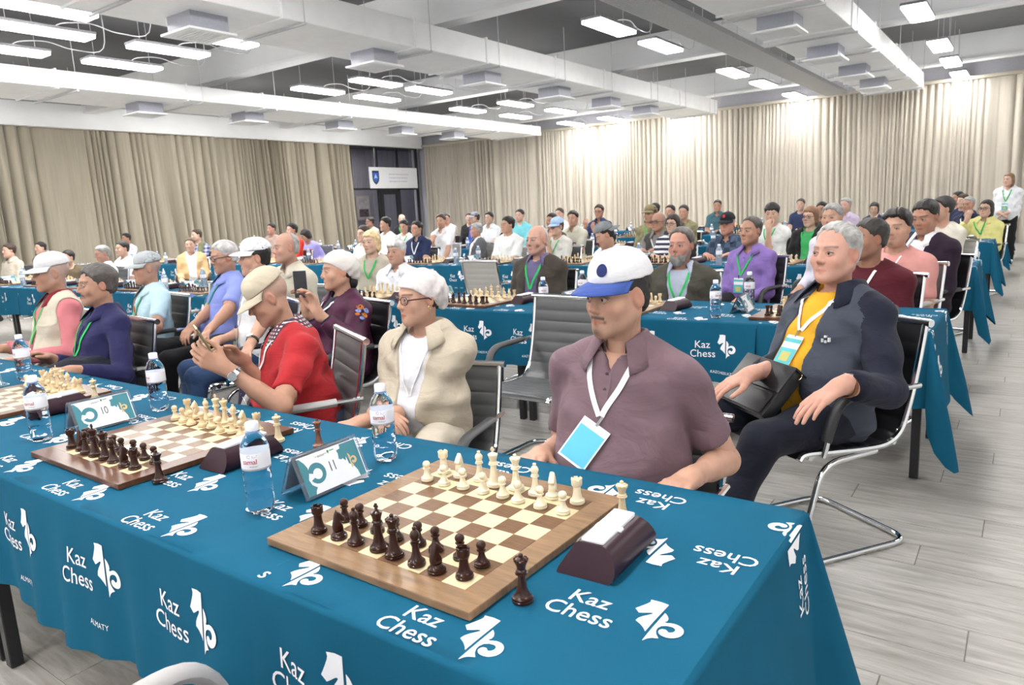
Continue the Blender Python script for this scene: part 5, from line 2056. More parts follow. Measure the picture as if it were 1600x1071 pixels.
    if p.get('glasses'):
        b = MB()
        for sx in (-1, 1):
            ring = [(sx * .034 + .0255 * math.copysign(abs(math.cos(t)) ** .7, math.cos(t)), .1015 - abs(sx * .034 + .023 * math.cos(t)) * .16, .002 + .0175 * math.copysign(abs(math.sin(t)) ** .7, math.sin(t))) for t in np.linspace(0, 2 * PI, 20, endpoint=False)]
            b.tube(ring, .0019 if lod == 0 else .0024, 6, closed=True)
            b.tube([(sx * .057, .092, .006), (sx * .075, .07, .008), (sx * .0835, -.005, .006), (sx * .083, -.02, -.008)], .0034, 6)
        b.tube([(-.011, .1005, .006), (0, .1025, .008), (.011, .1005, .006)], .0016, 6)
        gm = b.mesh('g', smooth=True)
        g_ = ob('spectacles', mkmesh('glasses', to_loc(np.array(b.v)), b.f), p['glasses'], root)
        bpy.data.meshes.remove(gm)
        for sx in (-1, 1):
            v = [(sx * .034 + .022 * math.cos(t), .1012 - abs(sx * .034 + .022 * math.cos(t)) * .16, .002 + .0148 * math.sin(t)) for t in np.linspace(0, 2 * PI, 16, endpoint=False)]
            ob('lens', mkmesh('lens', to_loc(np.array(v)), [tuple(range(16))], False), M_LENS, g_)
    if p.get('earring'):
        for sx in (-1, 1):
            b = MB().tube([(sx * .081 + 0 * t, -.004 + .006 * math.cos(t), -.038 + .008 * math.sin(t)) for t in np.linspace(0, 2 * PI, 12, endpoint=False)], .0016, 5, closed=True)
            ob('earring', mkmesh('earring', to_loc(np.array(b.v)), b.f), mat('gold', (.8, .6, .3), rough=.2, metal=1), root)
    # lanyard and badge
    if p.get('lany'):
        lc_, bt = p['lany'][:2]
        vz = (p['lany'][2] if len(p['lany']) > 2 else .26) * .72
        lw_ = p.get('lanyw', .016)
        lm = cloth_mat(lc_, var=.02)
        b = MB()
        endp = None
        Zt = B[2]
        for sd in (-1, 1):
            x0 = sd * .062 * sc
            path = []; ns = []
            # round the back of the neck
            for k in range(6):
                a_ = math.radians(-90 + sd * 0) + sd * math.radians(90) * k / 5
                pt = B + ax * .012 + rgt * math.sin(a_ + PI / 2) * .070 * sc * 1.02 + fwd_ * (-math.cos(a_ + PI / 2) * .066 * sc)
                path.append(pt); ns.append(nrm(pt - B + ax * .05))
            n = 14
            for k in range(1, n + 1):
                t_ = k / n
                x = x0 * (1 - t_) * (1 + .25 * math.sin(t_ * PI)) + B[0] * t_ + sd * .004
                z = Zt + .0 - vz * t_ - .012
                y = front_y(x, z)
                path.append(np.array([x, y + .006, z])); ns.append(np.array([x * 1.5, 1.0, .25 * (1 - t_)]) / np.linalg.norm([x * 1.5, 1.0, .25 * (1 - t_)]))
            for k in range(7, len(path) - 1): path[k][1] = (path[k - 1][1] + path[k + 1][1]) / 2 * .6 + path[k][1] * .4
            v, f = strip_mesh(path, ns, lw_, .0016)
            b.add([tuple(q) for q in v], f)
            endp = path[-1]
        lo_ = ob('lanyard', b.mesh('lanyard', smooth=False, fixn=True), lm, root)
        if bt:
            bw, bh = (.088, .128) if p.get('badgebig', True) else (.08, .11)
            z1 = endp[2] - .022
            y1 = front_y(0, z1) + .006; y0 = front_y(0, z1 - bh) + .006
            y0 = max(y0, y1 - .05)
            up_v = nrm(np.array([0, y1 - y0, bh])); tw = math.radians(p.get('btilt', 0))
            rg = np.array([math.cos(tw), 0, math.sin(tw)]); up_v = nrm(up_v - rg * np.dot(up_v, rg)); nn = np.cross(rg, up_v); nn = nn if nn[1] > 0 else -nn
            ym = front_y(0, z1 - bh / 2) + .008
            dy_ = max(0.0, ym - (y0 + y1) / 2)
            topc = np.array([endp[0], y1 + dy_ + .003, z1])

            def quad(x0, x1, a0, a1, off, th):
                mb = MB()
                vv = []
                for o_ in (off, off + th):
                    for (xx, aa) in ((x0, a0), (x1, a0), (x1, a1), (x0, a1)): vv.append(tuple(topc + rg * xx - up_v * aa + nn * o_))
                mb.add(vv, [(0, 1, 2, 3), (7, 6, 5, 4), (0, 4, 5, 1), (1, 5, 6, 2), (2, 6, 7, 3), (3, 7, 4, 0)])
                return mb.mesh('badge', fixn=True)
            bo = ob('badge', quad(-bw / 2, bw / 2, 0, bh, 0, .0025), M_BADGEW, lo_)
            if bt == 'blue': ob
            if bt == 'blue':
                me_ = quad(-bw / 2 + .004, bw / 2 - .004, .022, bh - .006, .0025, .0006); me_.materials.append(M_BADGEB)
            else:
                me_ = quad(-bw / 2, bw / 2, .058, bh, .0025, .0006); me_.materials.append(M_BADGET)
            p_ = bpy.data.objects.new('badge_panel', me_); COL.objects.link(p_); p_.parent = lo_
            me_ = quad(-.004, .004, -.024, .006, .0, .004); me_.materials.append(M_CHROME)
            p_ = bpy.data.objects.new('badge_clip', me_); COL.objects.link(p_); p_.parent = lo_
            if bt == 'teal' and lod < 2:
                me_ = quad(-bw / 2, bw / 2, .014, .032, .0025, .0006); me_.materials.append(M_BADGET)
                p_ = bpy.data.objects.new('badge_panel', me_); COL.objects.link(p_); p_.parent = lo_
                me_ = quad(-bw / 2 + .02, bw / 2 - .02, .075, bh - .012, .0031, .0006); me_.materials.append(M_BADGEY)
                p_ = bpy.data.objects.new('badge_panel', me_); COL.objects.link(p_); p_.parent = lo_
    if p.get('strap'):
        path = []; ns = []
        for k in range(16):
            t_ = k / 15
            x = .105 * sc * (1 - t_) - .15 * t_
            z = B[2] - .005 - t_ * (B[2] - H[2] - .06)
            y = front_y(x, z)
            path.append(np.array([x, y + .004, z])); ns.append(nrm([x * 2, 1, .3 - .3 * t_]))
        v, f = strip_mesh(path, ns, .034, .003)
        ob('shoulder_strap', MB().add([tuple(q) for q in v], f).mesh('strap', fixn=True), cloth_mat(p['strap'][0]), root)
    # wrist watch
    if p.get('watch'):
        sd, dial, strap = p['watch']
        S, E_, W_, a = arms[sd]
        u = nrm(W_ - E_); cpos = W_ - u * .040
        n_ = np.array(a.get('wn', a.get('n', (0, 0, 1))), float); n_ = nrm(n_ - u * np.dot(n_, u)); s_ = np.cross(u, n_)
        b = MB()
        rr = .0325 * sc
        rings = []
        for k in range(25):
            t_ = 2 * PI * k / 24
            q = cpos + (n_ * math.cos(t_) + s_ * math.sin(t_)) * rr
            for o_, w_ in ((0, -.009), (.003, -.009), (.003, .009), (0, .009)): rings.append(tuple(q + (n_ * math.cos(t_) + s_ * math.sin(t_)) * o_ + u * w_))
        fs = []
        for k in range(24):
            for i in range(4): fs.append((k * 4 + i, k * 4 + (i + 1) % 4, (k + 1) * 4 + (i + 1) % 4, (k + 1) * 4 + i))
        b.add(rings, fs)
        wt = ob('wrist_watch', b.mesh('watch', fixn=True), strap, root)
        b = MB(); N = 20; vv = []
        for (r_, h_) in ((.0185, 0), (.0185, .008), (.016, .0095)):
            for k in range(N):
                t_ = 2 * PI * k / N
                vv.append(tuple(cpos + n_ * (rr + h_) + (u * math.cos(t_) + s_ * math.sin(t_)) * r_))
        fs = [(i * N + k, i * N + (k + 1) % N, (i + 1) * N + (k + 1) % N, (i + 1) * N + k) for i in range(2) for k in range(N)]
        b.add(vv, fs); ob('watch_case', b.mesh('case', fixn=True), M_CHROME, wt)
        vv = [tuple(cpos + n_ * (rr + .0096) + (u * math.cos(2 * PI * k / N) + s_ * math.sin(2 * PI * k / N)) * .0162) for k in range(N)]
        b = MB().add(vv, [tuple(range(N))]); ob('watch_dial', b.mesh('dial'), dial, wt)
    return dict(root=root, arms=arms, H=H, B=B, front=front_y, loc=(rx, ry), ang=p['ang'], HC=HC, rgt=rgt, fwd=fwd_, ax=ax, to_loc=to_loc)
PEOPLE = [
    {'head': (-0.629, 1.02, 1.161), 'ang': -86.8, 'hy': -24, 'label': 'man in mauve polo and white cap with blue brim at front table', 'who': 'man in the mauve polo', 'lod': 0, 'hs': 0.9, 's': 1.03, 'hp': 2, 'lean': -3, 'w': 1.08, 'belly': 0.9, 'slv': 0.36, 'R': {'n': (0, 0.2, 1), 'curl': 0.5, 'ww': (-0.807, 0.86, 0.71)}, 'L': {'n': (0, 0.2, 1), 'curl': 0.5, 'ww': (-0.372, 0.9, 0.704)}, 'top': (0.165, 0.105, 0.125), 'collar': 1, 'open': 30, 'hat': 'cap', 'tilt': 5, 'capcol': (0.74, 0.73, 0.76), 'brimcol': (0.045, 0.085, 0.3), 'patch': ((0.02, 0.03, 0.12), -20, 0.046, 0.019), 'hs_style': 'short', 'thick': 0.005, 'hair': (0.014, 0.011, 0.01), 'skin': (0.5, 0.295, 0.215), 'face': {'fat': 1.06, 'stubble': 0.25, 'mustache': 1.0, 'goatee': 0.9, 'brow': 1.5, 'eye': 0.0046, 'lip': 0.8}, 'lany': ((0.78, 0.78, 0.8), 'blue', 0.21), 'btilt': 30, 'look': -8, 'trouser': (0.03, 0.03, 0.04), 'chair': 'darkgrey', 'seed': 3},
    {'head': (-1.69, 1.34, 1.084), 'ang': -77.0, 'hy': -32, 'label': 'woman in cream shirt jacket, white tee, glasses and pale headscarf', 'who': 'woman in the cream shirt', 'lod': 0, 'hs': 0.9, 's': 0.98, 'hp': 2, 'lean': -3, 'w': 1.0, 'belly': 0.6, 'slv': 0.86, 'inner_slv': 0.3, 'R': {'n': (0, 0.3, 1), 'curl': 0.5, 'd': (-0.9, 0.4, -0.1), 'ww': (-1.669, 1.04, 0.677)}, 'L': {'n': (0, 0.4, 1), 'curl': 0.4, 'd': (0.4, 0.9, 0), 'ww': (-1.713, 1.0, 0.652)}, 'kind': 'jacket', 'top': (0.64, 0.64, 0.68), 'outer': (0.47, 0.41, 0.325), 'outer_collar': 1, 'collar': 2, 'open': 32, 'gap': 0.062, 'fold': 1.5, 'hat': 'scarf', 'scarfcol': 'floral', 'hs_style': 'short', 'hair': (0.014, 0.011, 0.01), 'skin': (0.5, 0.295, 0.215), 'face': {'fem': 1, 'fat': 1.02, 'eye': 0.0045, 'lip': 0.9}, 'glasses': 1, 'earring': 1, 'lany': ((0.78, 0.78, 0.8), None, 0.3), 'lanyw': 0.006, 'trouser': (0.56, 0.5, 0.41), 'skirt': False, 'chair': 'darkgrey', 'seed': 4},
    {'head': (-2.319, 1.08, 1.099), 'ang': -117.6, 'hy': -4, 'label': 'older man in red tee and beige cap bent over a phone', 'who': 'man in the red shirt', 'lod': 0, 'hs': 0.88, 's': 1.0, 'hp': 24, 'lean': 6, 'nod': 0.35, 'w': 1.12, 'belly': 1.1, 'slv': 0.37, 'R': {'n': (0.9, 0.1, 0.4), 'curl': 0.5, 'd': (-0.4, 0.8, 0.35), 'ww': (-2.344, 0.92, 0.867)}, 'L': {'n': (-0.8, -0.1, -0.3), 'curl': 0.55, 'd': (0.1, 0.8, 0.55), 'ww': (-2.158, 0.74, 0.877)}, 'top': (0.4, 0.022, 0.028), 'collar': 1, 'open': 20, 'collarcol': 'plaid', 'hat': 'cap', 'tilt': 12, 'capcol': (0.5, 0.44, 0.34), 'hs_style': 'none', 'hair': (0.33, 0.32, 0.31), 'skin': (0.42, 0.235, 0.165), 'face': {'fat': 1.05, 'nose': 1.15, 'eye': 0.003, 'shadow': 0.25}, 'lany': ((0.78, 0.78, 0.8), 'teal', 0.34), 'trouser': (0.04, 0.05, 0.09), 'watch': (-1, 'dial', 'chrome'), 'chair': 'grey', 'fold': 1.3, 'seed': 5},
    {'head': (-3.905, 1.12, 1.121), 'ang': -96.5, 'hy': -6, 'label': 'moustached man in navy shirt holding a dark jacket on his lap', 'who': 'man in the navy shirt', 'lod': 0, 's': 1.0, 'lean': -8, 'w': 1.05, 'belly': 0.4, 'slv': 0.93, 'R': {'n': (0, 0.3, 1), 'curl': 0.5, 'ww': (-4.024, 0.86, 0.748)}, 'L': {'n': (0, 0.5, 0.8), 'curl': 1.0, 'd': (0.3, 0.9, 0.1), 'ww': (-3.614, 0.8, 0.725)}, 'top': (0.018, 0.018, 0.075), 'collar': 1, 'open': 28, 'hs_style': 'short', 'thick': 0.014, 'hair': (0.085, 0.075, 0.07), 'skin': (0.42, 0.235, 0.165), 'face': {'jaw': 0.95, 'mustache': 1.0, 'beardcol': (0.045, 0.04, 0.04), 'nose': 1.1, 'brow': 1.3}, 'lany': ((0.03, 0.42, 0.1), None, 0.34), 'trouser': (0.02, 0.02, 0.03), 'chair': 'darkgrey', 'seed': 6},
    {'head': (-4.656, 1.2, 1.171), 'ang': -98.0, 'hy': -6, 'label': 'elderly man in white cap, pink shirt and cream padded vest', 'who': 'man in the cream vest', 'lod': 0, 's': 1.0, 'lean': -6, 'w': 1.03, 'belly': 0.5, 'slv': 0.95, 'kind': 'vest', 'top': (0.52, 0.17, 0.19), 'outer': (0.52, 0.47, 0.38), 'gap': 0.05, 'collar': 1, 'collarcol': (0.22, 0.02, 0.03), 'open': 26, 'R': {'curl': 0.5, 'ww': (-4.885, 0.95, 0.724)}, 'L': {'n': (0, 0.4, 1), 'curl': 0.5, 'ww': (-4.394, 0.88, 0.715)}, 'hat': 'cap', 'tilt': 8, 'capcol': (0.66, 0.66, 0.68), 'hs_style': 'none', 'hair': (0.46, 0.455, 0.45), 'skin': (0.42, 0.235, 0.165), 'face': {'nose': 1.1, 'eye': 0.003, 'shadow': 0.35}, 'lany': ((0.03, 0.42, 0.1), 'teal', 0.36), 'trouser': (0.1, 0.09, 0.08), 'chair': 'grey', 'seed': 7},
    {'head': (-0.322, 2.33, 1.179), 'ang': -124.6, 'hy': 10, 'label': 'grey haired man in dark jacket and mustard shirt beside the aisle', 'who': 'man in the mustard shirt', 'lod': 0, 'hs': 0.89, 's': 1.1, 'hp': -2, 'lean': -10, 'w': 1.14, 'belly': 0.9, 'slv': 0.875, 'kind': 'jacket', 'top': (0.62, 0.33, 0.02), 'outer': (0.048, 0.056, 0.078), 'sleevecol': (0.012, 0.014, 0.028), 'inner_slv': 0.3, 'gap': 0.072, 'gapprof': [1.5, 1.3, 1.1, 0.95, 0.9, 0.9], 'collar': 2, 'outer_collar': 1, 'collarcol': (0.012, 0.014, 0.028), 'open': 40, 'R': {'n': (0, 0.15, 1), 'curl': 0.22, 'thumb': 0.1, 'd': (0.25, 0.9, -0.35), 'ww': (-0.543, 1.95, 0.741)}, 'L': {'n': (0, 0.25, 1), 'curl': 0.2, 'thumb': 0.15, 'd': (0.1, 0.9, -0.45), 'ww': (-0.186, 1.78, 0.768)}, 'hs_style': 'receding', 'thick': 0.011, 'hair': (0.36, 0.35, 0.34), 'skin': (0.52, 0.29, 0.225), 'face': {'fat': 1.1, 'jaw': 1.1, 'eye': 0.0042, 'lip': 0.6}, 'lany': ((0.78, 0.78, 0.8), 'teal', 0.17), 'legs': {'R': ((0.235, 0.44, 0.52), (0.26, 0.55, 0.1)), 'L': ((-0.185, 0.45, 0.52), (-0.14, 0.62, 0.1))}, 'trouser': (0.01, 0.012, 0.022), 'watch': (-1, 'white', 'brown'), 'choff': -0.06, 'chair': 'black', 'fold': 1.5, 'seed': 8},
    {'head': (-3.097, 2.15, 1.106), 'ang': -106.9, 'hy': -8, 'label': 'woman in purple velvet robe and white headscarf filming with phone', 'who': 'woman in the velvet robe', 'lod': 0, 's': 1.02, 'lean': -6, 'w': 1.12, 'belly': 0.6, 'slv': 0.88, 'kind': 'robe', 'top': (0.012, 0.01, 0.03), 'outer': 'velvet', 'inner_slv': 0.9, 'gap': 0.05, 'R': {'n': (0.3, -0.9, 0.2), 'curl': 0.5, 'd': (-0.15, 0.2, 0.95), 'ww': (-3.117, 1.9, 0.905)}, 'L': {'n': (0.2, -0.9, 0.2), 'curl': 0.5, 'd': (0.1, 0.2, 0.95), 'ww': (-2.894, 1.8, 0.913)}, 'hat': 'scarf', 'scarfcol': (0.66, 0.63, 0.6), 'hs_style': 'short', 'hair': (0.014, 0.011, 0.01), 'bun': 1, 'skin': (0.5, 0.295, 0.215), 'face': {'fem': 1, 'fat': 1.12, 'eye': 0.0035}, 'lany': ((0.78, 0.78, 0.8), 'teal', 0.34), 'trouser': (0.02, 0.008, 0.04), 'skirt': True, 'chair': 'black', 'fold': 1.4, 'seed': 9},
    {'head': (-3.768, 2.05, 1.194), 'ang': -113.0, 'hy': -4, 'label': 'man in white baseball cap and white tee behind the red shirt', 'who': 'man in the white cap', 'lod': 1, 'lean': -6, 'slv': 0.3, 'top': (0.76, 0.76, 0.78), 'hat': 'cap', 'tilt': 3, 'capcol': (0.78, 0.79, 0.82), 'hair': (0.014, 0.011, 0.01), 'thick': 0.005, 'skin': (0.5, 0.295, 0.215), 'R': {'curl': 0.3, 'ww': (-3.82, 1.75, 0.7)}, 'L': {'curl': 0.3, 'n': (0, 0.3, 1), 'ww': (-3.283, 1.6, 0.704)}, 'lany': ((0.78, 0.78, 0.8), 'teal', 0.36), 'trouser': (0.03, 0.06, 0.14), 'watch': (-1, 'dial', 'black'), 'chair': 'black', 'seed': 10},
    {'head': (-4.415, 2.25, 1.189), 'ang': -106.9, 'hy': 2, 'label': 'white haired man in periwinkle polo with glasses low on nose', 'who': 'man in the periwinkle polo', 'lod': 1, 'lean': -8, 'w': 1.08, 'belly': 1.0, 'slv': 0.37, 'top': (0.22, 0.27, 0.62), 'collar': 1, 'hs_style': 'short', 'thick': 0.011, 'hair': (0.46, 0.455, 0.45), 'skin': (0.42, 0.235, 0.165), 'glasses': 2, 'hp': 8, 'face': {'fat': 1.08, 'eye': 0.003}, 'R': {'curl': 0.5, 'ww': (-4.31, 1.85, 0.717)}, 'L': {'curl': 0.5, 'n': (0, 0.4, 0.9), 'ww': (-3.941, 1.75, 0.729)}, 'lany': ((0.03, 0.3, 0.22), 'teal', 0.3), 'trouser': (0.008, 0.008, 0.01), 'chair': 'black', 'legs': {'R': ((0.05, 0.46, 0.6), (-0.1, 0.62, 0.22)), 'L': ((-0.12, 0.44, 0.53), (-0.1, 0.46, 0.09))}, 'seed': 11},
    {'head': (-5.127, 2.05, 1.116), 'ang': -99.7, 'hy': -10, 'label': 'man in pale blue shirt and grey cap with a bright shoulder strap', 'who': 'man in the pale blue shirt', 'lod': 1, 'lean': -6, 'slv': 0.37, 'top': (0.42, 0.58, 0.66), 'collar': 1, 'hat': 'cap', 'tilt': 6, 'capcol': (0.38, 0.41, 0.43), 'hs_style': 'none', 'hair': (0.33, 0.32, 0.31), 'skin': (0.42, 0.235, 0.165), 'face': {'shadow': 0.4}, 'R': {'curl': 0.4, 'ww': (-5.398, 1.8, 0.754)}, 'L': {'curl': 0.4, 'ww': (-4.799, 1.65, 0.782)}, 'lany': ((0.06, 0.4, 0.22), 'teal', 0.28), 'trouser': (0.1, 0.13, 0.17), 'chair': 'black', 'strap': ((0.35, 0.08, 0.02),), 'seed': 12},
    {'head': (-4.186, 2.62, 1.224), 'ang': -95.3, 'hy': -14, 'label': 'bald man in light beige shirt leaning forward', 'who': 'man in the beige shirt', 'lod': 1, 'lean': 8, 'side': -4, 'w': 1.1, 'slv': 0.37, 'top': (0.56, 0.52, 0.43), 'collar': 1, 'hs_style': 'bald', 'thick': 0.003, 'hair': (0.33, 0.32, 0.31), 'skin': (0.48, 0.28, 0.21), 'face': {'fat': 1.04}, 'trouser': (0.08, 0.08, 0.08), 'chair': 'grey', 'seed': 13},
    {'head': (-4.887, 4.15, 1.18), 'ang': -71.6, 'hy': -8, 'label': 'blonde woman in patterned beige cardigan with green lanyard', 'who': 'blonde woman', 'lod': 1, 's': 0.98, 'slv': 0.93, 'top': (0.42, 0.38, 0.31), 'hs_style': 'bob', 'thick': 0.016, 'hair': (0.62, 0.46, 0.26), 'skin': (0.57, 0.37, 0.285), 'face': {'fem': 1, 'lip': 0.95, 'lipcol': (0.45, 0.1, 0.09)}, 'lany': ((0.03, 0.42, 0.1), None, 0.26), 'chair': 'grey', 'seed': 14},
    {'head': (-4.396, 3.98, 1.096), 'ang': -73.5, 'hy': -4, 'label': 'grey haired woman in white hooded top with pale blue panel', 'who': 'grey haired woman in white', 'lod': 1, 's': 1.0, 'w': 1.08, 'slv': 0.93, 'top': (0.74, 0.75, 0.8), 'collar': 2, 'hs_style': 'fringe', 'thick': 0.018, 'hair': (0.5, 0.5, 0.49), 'skin': (0.5, 0.295, 0.215), 'face': {'fem': 1, 'fat': 1.1, 'eye': 0.0035}, 'chair': 'grey', 'seed': 15},
    {'head': (-2.963, 4.15, 1.165), 'ang': -86.5, 'hy': -12, 'label': 'bald man in brown blazer over violet shirt', 'who': 'man in the brown blazer', 'lod': 1, 's': 1.04, 'w': 1.1, 'slv': 0.93, 'kind': 'jacket', 'top': (0.12, 0.1, 0.2), 'outer': (0.052, 0.042, 0.034), 'gap': 0.06, 'collar': 1, 'open': 34, 'hs_style': 'bald', 'thick': 0.003, 'hair': (0.46, 0.455, 0.45), 'skin': (0.5, 0.29, 0.225), 'face': {'nose': 1.2, 'fat': 1.02}, 'lany': ((0.03, 0.42, 0.1), None, 0.3), 'chair': 'black', 'seed': 16},
    {'head': (-1.715, 4.12, 1.108), 'ang': -79.7, 'hy': -12, 'label': 'bearded man in olive jacket over pale blue shirt', 'who': 'bearded man in the olive jacket', 'lod': 1, 's': 1.1, 'w': 1.12, 'slv': 0.93, 'kind': 'jacket', 'top': (0.36, 0.4, 0.5), 'outer': (0.055, 0.052, 0.04), 'gap': 0.07, 'collar': 1, 'open': 36, 'hs_style': 'receding', 'thick': 0.013, 'hair': (0.1, 0.09, 0.085), 'beard': (0.2, 0.19, 0.18), 'skin': (0.48, 0.25, 0.19), 'face': {'nose': 1.25, 'jaw': 0.95}, 'lany': ((0.03, 0.42, 0.1), 'blue', 0.3), 'chair': 'black', 'seed': 17},
    {'head': (-0.482, 4.05, 1.135), 'ang': -104.7, 'hy': -36, 'label': 'man in maroon sweater partly hidden behind the mustard shirt', 'who': 'man in the maroon sweater', 'lod': 1, 's': 1.1, 'w': 1.16, 'belly': 0.8, 'slv': 0.93, 'top': (0.085, 0.01, 0.018), 'hs_style': 'short', 'thick': 0.008, 'hair': (0.03, 0.026, 0.024), 'skin': (0.33, 0.17, 0.115), 'face': {'fat': 1.08}, 'lany': ((0.78, 0.78, 0.8), None, 0.26), 'chair': 'black', 'seed': 18},
    {'head': (-0.446, 4.85, 1.16), 'ang': -107.4, 'hy': 7, 'label': 'man in pink tee with a black strap across the chest', 'who': 'man in the pink tee', 'lod': 1, 's': 1.12, 'w': 1.16, 'belly': 0.8, 'slv': 0.36, 'top': (0.6, 0.28, 0.26), 'hs_style': 'short', 'thick': 0.022, 'hair': (0.014, 0.011, 0.01), 'skin': (0.5, 0.295, 0.215), 'face': {'fat': 1.12, 'goatee': 0.8, 'mustache': 0.3, 'eye': 0.0035}, 'lany': ((0.78, 0.78, 0.8), None, 0.22), 'lanyw': 0.01, 'strap': ((0.012, 0.012, 0.013),), 'chair': 'grey', 'seed': 19},
    {'head': (-1.664, 5.55, 1.138), 'ang': -102.8, 'hy': -10, 'label': 'man in violet shirt with green lanyard', 'who': 'man in the violet shirt', 'lod': 1, 's': 1.06, 'lean': -8, 'slv': 0.93, 'top': (0.2, 0.13, 0.37), 'collar': 1, 'hs_style': 'receding', 'thick': 0.009, 'hair': (0.06, 0.05, 0.045), 'skin': (0.42, 0.235, 0.165), 'face': {'nose': 1.1, 'brow': 1.3}, 'lany': ((0.03, 0.42, 0.1), 'teal', 0.28), 'trouser': (0.02, 0.02, 0.025), 'chair': 'black', 'seed': 20},
    {'head': (-1.101, 6.0, 1.211), 'ang': -108.3, 'hy': 8, 'label': 'grey haired man in pale lilac shirt', 'who': 'man in the pale lilac shirt', 'lod': 2, 's': 1.06, 'slv': 0.93, 'lean': 4, 'top': (0.64, 0.62, 0.72), 'collar': 1, 'thick': 0.01, 'hair': (0.26, 0.255, 0.25), 'skin': (0.5, 0.295, 0.215), 'face': {'fat': 1.06, 'stubble': 0.3}, 'chair': 'black', 'seed': 21},
    {'head': (-0.349, 5.6, 1.209), 'ang': -119.1, 'hy': 5, 'label': 'man in dark plum blazer and white shirt looking down', 'who': 'man in the plum blazer', 'lod': 1, 's': 1.1, 'w': 1.1, 'hp': 14, 'slv': 0.93, 'kind': 'jacket', 'top': (0.76, 0.76, 0.8), 'outer': (0.022, 0.012, 0.024), 'gap': 0.06, 'collar': 1, 'thick': 0.013, 'hair': (0.014, 0.011, 0.01), 'skin': (0.42, 0.225, 0.155), 'face': {'fat': 1.06}, 'chair': 'black', 'seed': 22},
    {'head': (-0.404, 7.5, 1.218), 'ang': -115.1, 'hy': -30, 'label': 'man in cream shirt behind the plum blazer', 'who': 'man in the cream shirt', 'lod': 2, 's': 1.04, 'slv': 0.93, 'top': (0.6, 0.56, 0.48), 'thick': 0.013, 'hair': (0.03, 0.028, 0.027), 'skin': (0.5, 0.295, 0.215), 'chair': 'white', 'seed': 23},
    {'head': (-3.276, 5.9, 1.114), 'ang': -101.9, 'hy': -35, 'label': 'man in backward turned grey cap and white shirt bending down', 'who': 'man in the backward grey cap', 'lod': 1, 's': 1.05, 'lean': 14, 'nod': 0.3, 'hp': 25, 'slv': 0.93, 'top': (0.66, 0.68, 0.74), 'hat': 'cap', 'capback': True, 'tilt': -6, 'capcol': (0.2, 0.21, 0.22), 'thick': 0.004, 'hair': (0.014, 0.011, 0.01), 'skin': (0.5, 0.295, 0.215), 'chair': 'white', 'seed': 24},
    {'head': (-2.542, 7.5, 1.133), 'ang': -87.1, 'hy': -8, 'label': 'man in black cap and navy striped polo', 'who': 'man in the black cap', 'lod': 1, 's': 1.08, 'slv': 0.36, 'top': 'bluestripe', 'collar': 1, 'hat': 'cap', 'tilt': 5, 'capcol': (0.014, 0.016, 0.022), 'patch': ((0.5, 0.04, 0.05), 0, 0.055, 0.018), 'thick': 0.005, 'hair': (0.33, 0.32, 0.31), 'skin': (0.5, 0.26, 0.19), 'table': 1, 'chair': 'black', 'seed': 25},
    {'head': (-2.377, 8.7, 1.212), 'ang': -99.2, 'hy': 15, 'label': 'young man with black fringe resting chin on his hand', 'who': 'young man with chin on hand', 'lod': 1, 's': 1.1, 'hp': 6, 'slv': 0.36, 'top': (0.7, 0.71, 0.7), 'hs_style': 'fringe', 'thick': 0.022, 'hair': (0.014, 0.011, 0.01), 'skin': (0.57, 0.37, 0.285), 'L': {'w': (-0.04, 0.16, 1.02), 'd': (0.2, -0.1, 1), 'n': (0, 1, 0), 'curl': 1.0}, 'lany': ((0.03, 0.42, 0.1), None, 0.26), 'chair': 'black', 'seed': 26},
    {'head': (-1.678, 7.7, 1.182), 'ang': -101.8, 'hy': -7, 'label': 'woman in black cardigan with glasses and auburn hair', 'who': 'woman in the black cardigan', 'lod': 1, 's': 0.98, 'slv': 0.93, 'kind': 'jacket', 'top': (0.06, 0.35, 0.12), 'outer': (0.012, 0.012, 0.014), 'gap': 0.05, 'hs_style': 'bob', 'thick': 0.014, 'hair': (0.2, 0.1, 0.05), 'skin': (0.57, 0.37, 0.285), 'face': {'fem': 1, 'lip': 0.9}, 'glasses': 3, 'lany': ((0.03, 0.42, 0.1), None, 0.26), 'chair': 'black', 'seed': 27},
    {'head': (-3.888, 8.6, 1.16), 'ang': -85.9, 'hy': -16, 'label': 'bald man with glasses in charcoal vest', 'who': 'bald man in the charcoal vest', 'lod': 1, 's': 1.14, 'slv': 0.36, 'kind': 'vest', 'top': (0.2, 0.19, 0.19), 'outer': (0.055, 0.052, 0.055), 'gap': 0.05, 'collar': 1, 'hs_style': 'bald', 'thick': 0.003, 'hair': (0.33, 0.32, 0.31), 'skin': (0.42, 0.235, 0.165), 'glasses': 3, 'lany': ((0.78, 0.78, 0.8), 'teal', 0.26), 'table': 1, 'chair': 'black', 'seed': 28},
    {'head': (-3.186, 7.45, 1.162), 'ang': -83.1, 'hy': -12, 'label': 'woman in navy and white striped top with glasses', 'who': 'woman in the striped top', 'lod': 1, 's': 0.98, 'slv': 0.36, 'top': 'whitestripe', 'hs_style': 'bob', 'thick': 0.014, 'hair': (0.03, 0.018, 0.016), 'skin': (0.57, 0.37, 0.285), 'face': {'fem': 1}, 'glasses': 3, 'table': 1, 'chair': 'black', 'seed': 29},
